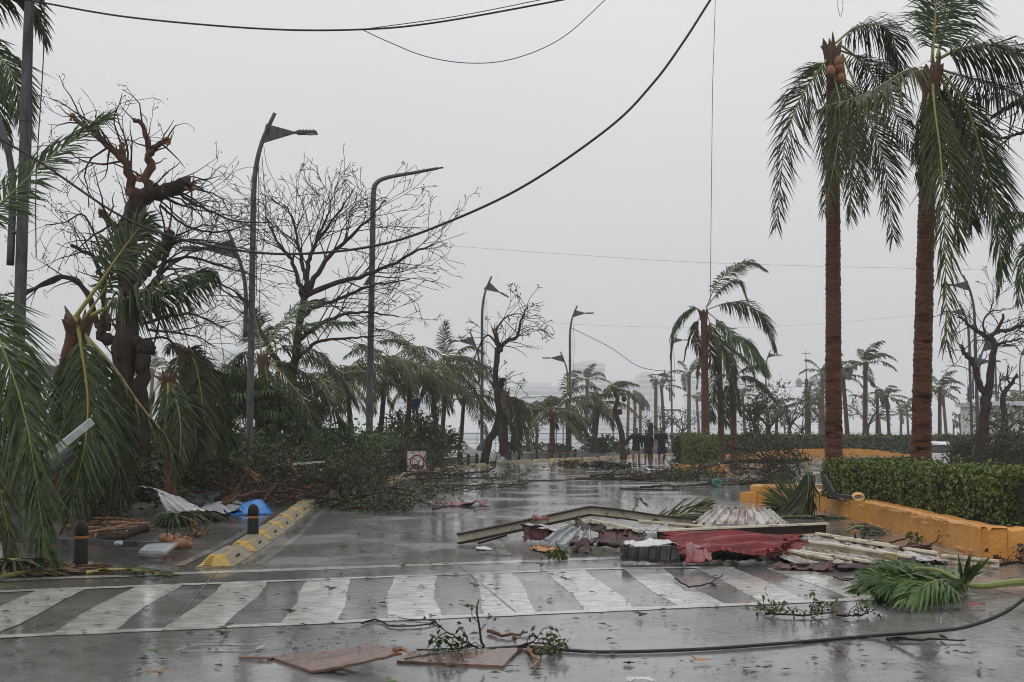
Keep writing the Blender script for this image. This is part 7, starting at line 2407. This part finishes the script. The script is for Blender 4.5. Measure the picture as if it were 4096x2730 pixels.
# bus-stop canopy behind the nearest post
Yk = 24.0
th = thing('bus_shelter', 'grey flat roofed shelter behind the stickered lamp post', 'shelter', (P(30, 500, Yk)[0], Yk, 0.2))
mb = MB()
A, B = P(-70, 338, Yk + 1.0), P(57, 373, Yk - 1.2)
mb.bar(A, B, 0.12, 0.22)
mb.bar(A + (0, 2.4, 0), B + (0, 2.4, 0), 0.12, 0.22)
mb.build('fascia', 'canopy_grey', th)
mb = MB()
mb.add([A + (0, -0.08, 0.115), B + (0, -0.08, 0.115), B + (0, 2.5, 0.115), A + (0, 2.5, 0.115)], [[0, 1, 2, 3]])
mb.add([A + (0, -0.08, 0.14), B + (0, -0.08, 0.14), B + (0, 2.5, 0.14), A + (0, 2.5, 0.14)], [[0, 1, 2, 3]])
mb.bar(A + (0, -0.08, 0.128), B + (0, -0.08, 0.128), 0.02, 0.03)
mb.build('roof', 'canopy_white', th)
for dx in (0, -3.2):
    p = P(30.5, 372, Yk)
    mb = MB()
    mb.box((p[0] + dx, Yk + 0.2, (p[2]) / 2), (0.2, 0.2, p[2]))
    mb.build('column', 'canopy_grey', th)

# scattered leaf litter on the road: uncountable specks
N = 6500
Yr = 8 + 36 * R.random(N) ** 1.1
Xr = R.uniform(-1, 1, N) * (0.42 * Yr)
ok = (Xr < 5.6) | (Yr > 30)
Xr, Yr = Xr[ok], Yr[ok]
n = len(Xr)
C = np.column_stack([Xr, Yr, np.full(n, 0.019)])
D = np.column_stack([R.normal(size=(n, 2)), np.zeros(n)])
Nn = np.column_stack([R.normal(size=(n, 2)) * 0.25, np.ones(n)])
sz = 0.012 + 0.05 * R.random(n) ** 3
mb = MB()
mb.leaves(C, D, Nn, sz * 2.0, sz * 0.8)
tag(mb.build('leaf_litter', 'litter_dark'), 'tiny dark leaf specks strewn over the wet road', 'leaf litter', kind='stuff')
# crumbs of leaf stuck to the plywood
g0 = [G(R.uniform(285, 385), R.uniform(648, 664)) for _ in range(40)]
C = np.array([(p[0], p[1], 0.05 + 0.08 * max(0, (p[0] + 1.7) / 0.9)) for p in g0] + [(p[0], p[1], 0.045) for p in [G(R.uniform(410, 505), R.uniform(651, 663)) for _ in range(30)]])
mb = MB()
mb.leaves(C, R.normal(size=(70, 3)) * (1, 1, 0.1), R.normal(size=(70, 3)) * 0.3 + (0, 0, 1), 0.012 + 0.035 * R.random(70), 0.018)
tag(mb.build('wet_leaf_crumbs', 'litter_dark'), 'dark wet leaf crumbs stuck on the plywood boards', 'leaf litter', kind='stuff')
# larger single leaves
LS = [(119, 565.5 + 17, 'leaf'), (290, 612, 'leaf_dull'), (156, 652, 'leaf_bright'), (404, 566, 'leaf'), (432, 564, 'leaf'), (541, 566, 'leaf'), (474, 586, 'litter_dark'), (222, 634, 'litter_dark'), (160, 674, 'leaflet_brown'), (226, 628, 'leaf'), (388, 684, 'leaf_bright'), (330, 590, 'litter_dark'), (565, 580, 'leaf'), (640, 615, 'litter_dark')]
for k, (x, y, m) in enumerate(LS):
    g = G(x, y, 0.03)
    mb = MB()
    for j in range(3):
        a = j * 2.1 + k
        c = g + (math.cos(a) * 0.03, math.sin(a) * 0.03, 0.012 * j)
        mb.leaves([c], [(math.cos(a), math.sin(a), 0.2)], [(0.2, -0.3, 1)], 0.11, 0.05)
    tag(mb.build('loose_leaf', m), 'single wet leaf scrap lying on the road surface', 'leaf', 'single leaves on the road')

# ================================================================== people
def skin_obj(name, verts, edges, radii, m, parent, root=0, sub=2):
    me = bpy.data.meshes.new(name)
    me.from_pydata([tuple(v) for v in verts], edges, [])
    me.materials.append(M[m])
    o = bpy.data.objects.new(name, me)
    o.parent = parent
    sc.collection.objects.link(o)
    md = o.modifiers.new('skin', 'SKIN')
    md.use_smooth_shade = True
    if not me.skin_vertices:
        me.attributes  # the modifier adds the layer
    for i, r in enumerate(radii):
        sv = me.skin_vertices[0].data[i]
        sv.radius = (r, r) if np.ndim(r) == 0 else r
        sv.use_root = (i == root)
    ms = o.modifiers.new('sub', 'SUBSURF')
    ms.levels = sub
    ms.render_levels = sub
    return o


class Skel:
    def __init__(self):
        self.v, self.e, self.r, self.id = [], [], [], {}

    def add(self, nm, p, r, par=None):
        self.id[nm] = len(self.v)
        self.v.append(tuple(p))
        self.r.append(r)
        if par is not None:
            self.e.append((self.id[par], self.id[nm]))


def person(label, X, Y, z, H, pose, long_sleeve, hood, top_m, short_m, shoe_m, short_len=0.42, face=1.0, group=None, back=False):
    """figure walking towards -Y; pose gives joint offsets"""
    th = thing('person', label, 'person', (X, Y, z), group)
    k = H / 1.75
    f = 1.0 if not back else -1.0
    def Q(x, y, zz):
        return (x * k, y * k * f, zz * k)
    J = dict(pelvis=(0, 0, 0.96), belly=(0, -0.01, 1.08), chest=(0, 0.0, 1.27), uchest=(0, 0.015, 1.40), neck=(0, 0.0, 1.50), jaw=(0, -0.03, 1.565), face=(0, -0.025, 1.635), crown=(0, 0.0, 1.69))
    for s, n in ((-1, 'R'), (1, 'L')):
        J['sh' + n] = (0.185 * s, 0.01, 1.425)
        J['el' + n] = (0.235 * s, 0.05, 1.14)
        J['wr' + n] = (0.25 * s, -0.02, 0.90)
        J['ha' + n] = (0.252 * s, -0.045, 0.83)
        J['hip' + n] = (0.092 * s, 0, 0.90)
        J['kn' + n] = (0.105 * s, -0.03, 0.50)
        J['an' + n] = (0.11 * s, 0.02, 0.085)
        J['to' + n] = (0.125 * s, -0.15, 0.035)
        J['he' + n] = (0.11 * s, 0.06, 0.04)
    for a, b in pose.items():
        J[a] = tuple(np.array(J[a]) + np.array(b))
    S = Skel()
    S.add('pelvis', Q(*J['pelvis']), (0.150 * k, 0.105 * k))
    S.add('belly', Q(*J['belly']), (0.145 * k, 0.105 * k), 'pelvis')
    S.add('chest', Q(*J['chest']), (0.160 * k, 0.115 * k), 'belly')
    S.add('uchest', Q(*J['uchest']), (0.125 * k, 0.09 * k), 'chest')
    S.add('neck', Q(*J['neck']), 0.056 * k, 'uchest')
    S.add('jaw', Q(*J['jaw']), 0.066 * k, 'neck')
    S.add('face', Q(*J['face']), (0.078 * k, 0.098 * k), 'jaw')
    S.add('crown', Q(*J['crown']), 0.05 * k, 'face')
    fa = np.array(J['face'])
    S.add('nose', Q(*(fa + (0, -0.115, -0.015))), 0.014 * k, 'face')
    for n, s in (('R', -1), ('L', 1)):
        S.add('ear' + n, Q(*(fa + (0.092 * s, 0.01, -0.01))), 0.016 * k, 'face')
        S.add('sh' + n, Q(*J['sh' + n]), 0.066 * k, 'uchest')
        S.add('el' + n, Q(*J['el' + n]), 0.046 * k, 'sh' + n)
        S.add('wr' + n, Q(*J['wr' + n]), 0.031 * k, 'el' + n)
        S.add('ha' + n, Q(*J['ha' + n]), (0.036 * k, 0.026 * k), 'wr' + n)
        h = np.array(J['ha' + n])
        for j, (dx, dy, dz, cz) in enumerate(((0.022, -0.03, -0.065, 0.04), (0.008, -0.035, -0.075, 0.045), (-0.006, -0.035, -0.07, 0.045), (-0.02, -0.03, -0.055, 0.035))):
            S.add('f%d%s' % (j, n), Q(*(h + (dx * 0.4, dy, dz * 0.8))), 0.010 * k, 'ha' + n)
            S.add('g%d%s' % (j, n), Q(*(h + (dx * 0.5, dy * 1.4, dz * 0.8 - cz))), 0.008 * k, 'f%d%s' % (j, n))
        S.add('t0' + n, Q(*(h + (-0.03 * s, -0.045, -0.01))), 0.011 * k, 'ha' + n)
        S.add('t1' + n, Q(*(h + (-0.035 * s, -0.06, -0.05))), 0.009 * k, 't0' + n)
        S.add('hip' + n, Q(*J['hip' + n]), 0.092 * k, 'pelvis')
        mid = (np.array(J['hip' + n]) + np.array(J['kn' + n])) / 2
        S.add('th' + n, Q(*mid), 0.078 * k, 'hip' + n)
        S.add('kn' + n, Q(*J['kn' + n]), 0.058 * k, 'th' + n)
        cal = np.array(J['kn' + n]) * 0.68 + np.array(J['an' + n]) * 0.32 + (0, 0.02, 0)
        S.add('ca' + n, Q(*cal), 0.058 * k, 'kn' + n)
        S.add('an' + n, Q(*J['an' + n]), 0.038 * k, 'ca' + n)
        S.add('to' + n, Q(*J['to' + n]), 0.034 * k, 'an' + n)
    skin_obj('body', S.v, S.e, S.r, 'skin', th)
    # shirt or hooded jacket
    C = Skel()
    C.add('hem', Q(*(np.array(J['pelvis']) + (0, 0, -0.16))), (0.176 * k, 0.135 * k))
    C.add('waist', Q(*J['belly']), (0.176 * k, 0.135 * k), 'hem')
    C.add('chest', Q(*J['chest']), (0.186 * k, 0.140 * k), 'waist')
    C.add('uchest', Q(*J['uchest']), (0.150 * k, 0.11 * k), 'chest')
    C.add('collar', Q(*(np.array(J['neck']) + (0, 0, -0.02))), 0.074 * k, 'uchest')
    for n in 'RL':
        C.add('sh' + n, Q(*J['sh' + n]), 0.098 * k, 'uchest')
        if long_sleeve:
            C.add('el' + n, Q(*J['el' + n]), 0.068 * k, 'sh' + n)
            C.add('wr' + n, Q(*J['wr' + n]), 0.05 * k, 'el' + n)
        else:
            e = np.array(J['sh' + n]) * 0.35 + np.array(J['el' + n]) * 0.65
            C.add('el' + n, Q(*e), 0.078 * k, 'sh' + n)
    if hood:
        C.add('hd0', Q(*(np.array(J['jaw']) + (0, 0.05, 0.0))), 0.10 * k, 'collar')
        C.add('hd1', Q(*(np.array(J['face']) + (0, 0.045, 0.02))), (0.125 * k, 0.125 * k), 'hd0')
        C.add('hd2', Q(*(np.array(J['crown']) + (0, 0.01, 0.045))), 0.095 * k, 'hd1')
    skin_obj('hooded_jacket' if hood else 'shirt', C.v, C.e, C.r, top_m, th)
    # shorts
    D = Skel()
    D.add('w', Q(*(np.array(J['pelvis']) + (0, 0, 0.10))), (0.160 * k, 0.125 * k))
    D.add('p', Q(*(np.array(J['pelvis']) + (0, 0, -0.05))), (0.170 * k, 0.125 * k), 'w')
    for n in 'RL':
        h, kn = np.array(J['hip' + n]), np.array(J['kn' + n])
        D.add('h' + n, Q(*(h + (0, 0, -0.04))), 0.112 * k, 'p')
        D.add('l' + n, Q(*(h + (kn - h) * short_len / 0.42 * 0.9)), 0.105 * k, 'h' + n)
    skin_obj('shorts', D.v, D.e, D.r, short_m, th)
    for n in 'RL':
        E = Skel()
        E.add('a', Q(*(np.array(J['he' + n]) + (0, 0.0, 0.02))), 0.048 * k)
        E.add('b', Q(*((np.array(J['he' + n]) + np.array(J['to' + n])) / 2 + (0, 0, 0.01))), 0.052 * k, 'a')
        E.add('c', Q(*J['to' + n]), 0.040 * k, 'b')
        skin_obj('shoe', E.v, E.e, E.r, shoe_m, th)
    if not hood:
        mb = MB()
        c = np.array(J['face']) * k * (1, f, 1)
        u = np.linspace(0, 2 * math.pi, 15)
        v = np.linspace(0.02, 1.45, 7)
        U, W = np.meshgrid(u, v, indexing='ij')
        front = np.clip(-np.sin(U) * f, 0, 1)
        W = W * (1 - 0.42 * front)
        V = np.stack([np.cos(U) * np.sin(W) * 0.095 * k, np.sin(U) * np.sin(W) * 0.118 * k + 0.012 * f * k, np.cos(W) * 0.128 * k + 0.006], -1) + c
        mb.grid(V)
        ho = mb.build('hair', 'hair', None, smooth=True)
        ho.parent = th
        mb = MB()
        for s in (-1, 1):
            ball(mb, c + np.array((0.034 * s, -0.098 * f, 0.012)) * k, (0.013, 0.008, 0.008), 0, 6, 5)
        mb.bar(c + np.array((-0.03, -0.094 * f, -0.065)) * k, c + np.array((0.03, -0.094 * f, -0.065)) * k, 0.012, 0.012)
        fo = mb.build('facial_features', 'hair', None)
        fo.parent = th
    return th


Yw = 53.4
def wx(px):
    return (px - 512) / FPX * Yw


person('person in dark long sleeved shirt and green shorts walking, beside the hooded one', wx(635.6), Yw, 0.0, 1.74,
       {'elR': (-0.13, 0.0, 0.03), 'wrR': (-0.22, -0.02, 0.05), 'haR': (-0.25, -0.03, 0.04), 'elL': (0.02, 0, 0), 'wrL': (0.03, 0, 0), 'knR': (-0.03, -0.05, 0.0), 'anR': (-0.02, -0.12, 0.0), 'toR': (-0.03, -0.14, 0.03), 'heR': (-0.02, -0.12, 0.0),
        'knL': (0.03, 0.02, 0.0), 'anL': (0.03, 0.16, 0.02), 'toL': (0.03, 0.14, -0.005), 'heL': (0.03, 0.16, 0.05)}, True, False, 'cloth_black', 'cloth_green', 'shoe_dark', 0.26)
person('person in black hooded jacket and dark knee shorts walking between two others', wx(647.6), Yw + 0.3, 0.0, 1.66,
       {'elR': (-0.0, 0.03, 0), 'wrR': (0.0, 0.05, 0), 'haR': (0.0, 0.05, 0), 'knR': (0.0, -0.14, 0.06), 'anR': (0.02, 0.02, 0.16), 'toR': (-0.02, 0.04, 0.06), 'heR': (0.02, 0.04, 0.18), 'knL': (0.02, 0, 0), 'anL': (0.03, 0.04, 0), 'toL': (0.03, 0.04, 0), 'heL': (0.03, 0.04, 0),
        'jaw': (0, -0.01, -0.01), 'face': (0, -0.02, -0.01), 'crown': (0, -0.02, -0.01)}, True, True, 'cloth_black', 'cloth_grey', 'shoe_dark', 0.42)
person('person in black t-shirt and navy knee shorts walking and looking down', wx(660.6), Yw - 0.1, 0.0, 1.75,
       {'elR': (-0.05, 0.02, 0), 'wrR': (-0.06, -0.03, 0), 'haR': (-0.06, -0.05, 0), 'elL': (0.05, 0.0, 0), 'wrL': (0.06, -0.02, 0), 'haL': (0.06, -0.03, 0), 'anR': (0, -0.04, 0), 'toR': (0, -0.05, 0.0), 'heR': (0, -0.04, 0),
        'knL': (0.02, -0.06, 0.05), 'anL': (0.0, 0.22, 0.16), 'toL': (0.0, 0.22, 0.05), 'heL': (0.0, 0.26, 0.20), 'face': (0, -0.03, -0.01), 'crown': (0, -0.03, -0.01), 'jaw': (0, -0.02, -0.01)}, False, False, 'cloth_black', 'cloth_navy', 'shoe_pale', 0.42)
# bottle carried by the hooded walker
mb = MB()
bx = wx(645.2)
mb.tube([(bx, Yw + 0.2, 0.78), (bx, Yw + 0.2, 0.62), (bx, Yw + 0.2, 0.52)], [0.02, 0.04, 0.04], 8)
tag(mb.build('water_bottle', 'tarp_white', smooth=True), 'pale plastic bottle in the hand of the hooded person', 'bottle')
for px, Y, lab, m in ((933.2, 78, 'person in grey top standing behind the white car near the palm trunk', 'cloth_grey'), (943.5, 80, 'person in dark cap seen above the white car roof', 'cloth_grey'), (955, 84, 'person in pink top behind the round bushes', 'cloth_pink')):
    X = (px - 512) / FPX * Y
    person(lab, X, Y, float(gz(X, Y)), 1.76 if m != 'cloth_pink' else 1.6, {}, False, False, m, 'cloth_grey', 'shoe_dark', back=True)

# ================================================================== white car seen from behind
Yc = 60.0
Xc = gxy(933.8, Yc)
zc = float(gz(Xc, Yc))
car = thing('white_car', 'white hatchback wagon driving away behind the planter hedge', 'car', (Xc, Yc, zc))
def loft(secs, nm, m, parent, n=28, cap=True):
    """secs: (y, halfwidth bottom, halfwidth shoulder, halfwidth roof, z0, zshoulder, zroof)"""
    mb = MB()
    rows = []
    for (y, wb, ws, wr, z0, zs, zr) in secs:
        pr = np.array([(wb * 0.92, z0), (wb, z0 + 0.12), (ws, (z0 + zs) / 2), (ws * 0.99, zs), (wr * 1.05, zr - 0.16 * (zr - zs)), (wr * 0.93, zr - 0.03 * (zr - zs)), (wr * 0.75, zr), (0, zr + 0.012)])
        full = np.vstack([pr, pr[-2::-1] * (-1, 1)])
        rows.append(np.column_stack([Xc + full[:, 0], np.full(len(full), Yc + y), zc + full[:, 1]]))
    V = np.array(rows)
    mb.grid(V)
    if cap:
        for e in (0, -1):
            mb.F.append((np.array([np.arange(V.shape[1])]) + (0 if e == 0 else (V.shape[0] - 1) * V.shape[1]), 0))
    return mb.build(nm, m, parent, smooth=False)


body = loft([(-0.02, 0.74, 0.80, 0.60, 0.38, 0.95, 1.02), (0.05, 0.80, 0.84, 0.66, 0.30, 0.98, 1.10), (0.22, 0.82, 0.85, 0.66, 0.25, 0.98, 1.52), (0.42, 0.83, 0.86, 0.67, 0.22, 0.98, 1.58), (1.4, 0.84, 0.87, 0.69, 0.20, 0.97, 1.62), (2.5, 0.84, 0.87, 0.67, 0.20, 0.96, 1.58),
             (3.2, 0.83, 0.86, 0.70, 0.20, 0.94, 1.05), (4.1, 0.78, 0.80, 0.68, 0.25, 0.85, 0.92), (4.3, 0.70, 0.72, 0.6, 0.35, 0.75, 0.80)], 'body', 'car_white', car)
def flatpanel(pts, nm, m, off=-0.075):
    mb = MB()
    v = [np.array([Xc + x, Yc + y + off, zc + z]) for x, y, z in pts]
    n = len(v)
    mb.add(v + [p + (0, 0.03, 0) for p in v], [list(range(n))[::-1]])
    mb.F.append((np.array([[i, (i + 1) % n, n + (i + 1) % n, n + i] for i in range(n)]), 0))
    return mb.build(nm, m, car)
flatpanel([(-0.66, 0.06, 1.08), (0.66, 0.06, 1.08), (0.69, 0.085, 1.15), (0.60, 0.20, 1.43), (0.52, 0.215, 1.47), (-0.52, 0.215, 1.47), (-0.60, 0.20, 1.43), (-0.69, 0.085, 1.15)], 'rear_window', 'car_glass')
for s in (-1, 1):
    flatpanel([(s * 0.66, 0.03, 0.72), (s * 0.83, 0.06, 0.72), (s * 0.84, 0.06, 0.92), (s * 0.78, 0.05, 1.03), (s * 0.68, 0.04, 0.98)][::s], 'tail_light', 'tail_red', -0.11)
    mb = MB()
    mb.box((Xc + s * 0.98, Yc + 2.5, zc + 1.02), (0.22, 0.12, 0.15))
    mb.box((Xc + s * 0.88, Yc + 2.55, zc + 0.99), (0.1, 0.05, 0.05))
    mb.build('wing_mirror', 'dark_metal', car)
    for y in (0.75, 3.35):
        mb = MB()
        c = np.array([Xc + s * 0.74, Yc + y, zc + 0.30])
        mb.tube([c - (0.1, 0, 0), c + (0.1, 0, 0)], [0.30, 0.30], 18)
        w_ = mb.build('wheel', 'tyre', car, smooth=False)
        mb = MB()
        mb.tube([c + (s * 0.095, 0, 0), c + (s * 0.11, 0, 0)], [0.19, 0.18], 14)
        mb.build('rim', 'galv_light', w_)
mb = MB()
mb.box((Xc, Yc - 0.03, zc + 0.48), (1.56, 0.16, 0.20))
mb.build('rear_bumper', 'car_white', car)
mb = MB()
mb.box((Xc, Yc - 0.115, zc + 0.66), (0.36, 0.012, 0.14))
mb.build('number_plate', 'sign_white', car)
mb = MB()
mb.tube([(Xc + 0.0, Yc + 0.02, zc + 0.84), (Xc + 0.0, Yc - 0.05, zc + 0.84)], 0.03, 8)
mb.build('tailgate_lock', 'dark_metal', car)
mb = MB()
mb.box((Xc, Yc + 0.26, zc + 1.545), (0.28, 0.05, 0.03))
mb.build('brake_light', 'tail_red', car)
car.rotation_euler = (0, 0, -math.atan2(Xc, Yc))
# pale car shapes parked behind the right-hand bushes
pc = copy_tree(car, (gxy(1016, 66), 66, -0.55), 1.2, 1.0, 'white car half hidden behind fallen branches near the pale shed')

# pale shed behind the right trees
Ysd = 95.0
th = thing('pale_shed', 'long pale flat roofed shed behind the broken median tree', 'building', (gxy(1020, Ysd), Ysd, -0.55))
x0, x1 = gxy(988, Ysd), gxy(1060, Ysd)
zt = P(1000, 405, Ysd)[2]
mb = MB()
mb.box(((x0 + x1) / 2, Ysd + 3, (zt - 0.55) / 2), (x1 - x0, 6, zt + 0.55))
mb.build('wall', 'building_pale', th)
mb = MB()
mb.box(((x0 + x1) / 2, Ysd + 2.9, zt + 0.12), (x1 - x0 + 0.6, 6.8, 0.35))
mb.build('roof', 'building_grey', th)
for k in range(5):
    mb = MB()
    mb.box((x0 + 0.6 + k * 1.9, Ysd - 0.06, (zt - 0.55) / 2), (0.18, 0.12, zt + 0.5))
    mb.build('pilaster', 'building_grey', th)

# ================================================================== hotel blocks across the bay
Yb = 1300.0
mb = MB()
mb.box((0, Yb + 60, -1.0), (3000, 240, 3.0))
tag(mb.build('far_shore', 'building_grey'), kind='structure')
def hotel(label, px0, px1, py, floors, depth=50, Y=Yb, m='building_pale', top=None):
    xa, xb_ = gxy(px0, Y), gxy(px1, Y)
    zt = P(512, py, Y)[2]
    th = thing('hotel_block', label, 'building', ((xa + xb_) / 2, Y, 0))
    mb = MB()
    mb.box(((xa + xb_) / 2, Y + depth / 2, zt / 2), (xb_ - xa, depth, zt))
    mb.build('wall', m, th)
    fh = zt / floors
    for k in range(floors):
        mb = MB()
        mb.box(((xa + xb_) / 2, Y - 0.2, fh * (k + 0.5)), ((xb_ - xa) * 0.94, 1.0, fh * 0.45))
        mb.build('window_band', 'building_dark', th)
        mb = MB()
        mb.box(((xa + xb_) / 2, Y - 1.6, fh * (k + 0.15)), ((xb_ - xa), 3.4, fh * 0.22))
        mb.build('balcony_slab', 'canopy_white', th)
    if top:
        mb = MB()
        mb.box(((xa + xb_) / 2, Y + depth / 2, zt + top / 2), ((xb_ - xa) * 0.55, depth * 0.6, top))
        mb.build('roof_house', m, th)
    return th


hotel('wide terraced hotel block dim in the rain behind the crooked tree', 500, 566, 386, 9, m='building_grey', top=4)
hotel('tall hazy hotel tower rising behind the bend lamp post', 574, 605, 363, 13, m='building_grey', top=3)
hotel('lower hazy block adjoining the tall hotel tower', 606, 637, 380, 10, m='building_grey')
hotel('small hazy block behind the walkers palms', 640, 660, 374, 10, m='building_grey', top=3)
hotel('faint hotel block seen behind the slender palm', 690, 752, 374, 10, Y=Yb + 60)
hotel('faint hotel block behind the tall lamp post and stripped trees', 208, 250, 352, 14, m='building_grey', top=3)
hotel('broad faint hotel block behind the flat roofed shelter', 20, 120, 352, 12, Y=Yb + 40)
hotel('low faint block behind the snapped leaning palm', 128, 205, 372, 9, Y=Yb + 40)
hotel('faint low block between the stripped tree and the third lamp post', 395, 440, 384, 9, Y=Yb + 30)

# ================================================================== rain haze
mb = MB()
mb.box((0, 820, 54.0), (3200, 2300, 116.0))
hz = mb.build('haze', 'asphalt')
hm = bpy.data.materials.new('haze')
hm.use_nodes = True
nt = hm.node_tree
nt.nodes.clear()
ho = nt.nodes.new('ShaderNodeOutputMaterial')
pv = nt.nodes.new('ShaderNodeVolumePrincipled')
pv.inputs['Color'].default_value = (0.99, 0.99, 0.995, 1)
pv.inputs['Density'].default_value = 0.0008
pv.inputs['Anisotropy'].default_value = 0.0
nt.links.new(pv.outputs['Volume'], ho.inputs['Volume'])
hz.data.materials.clear()
hz.data.materials.append(hm)
tag(hz, kind='stuff')
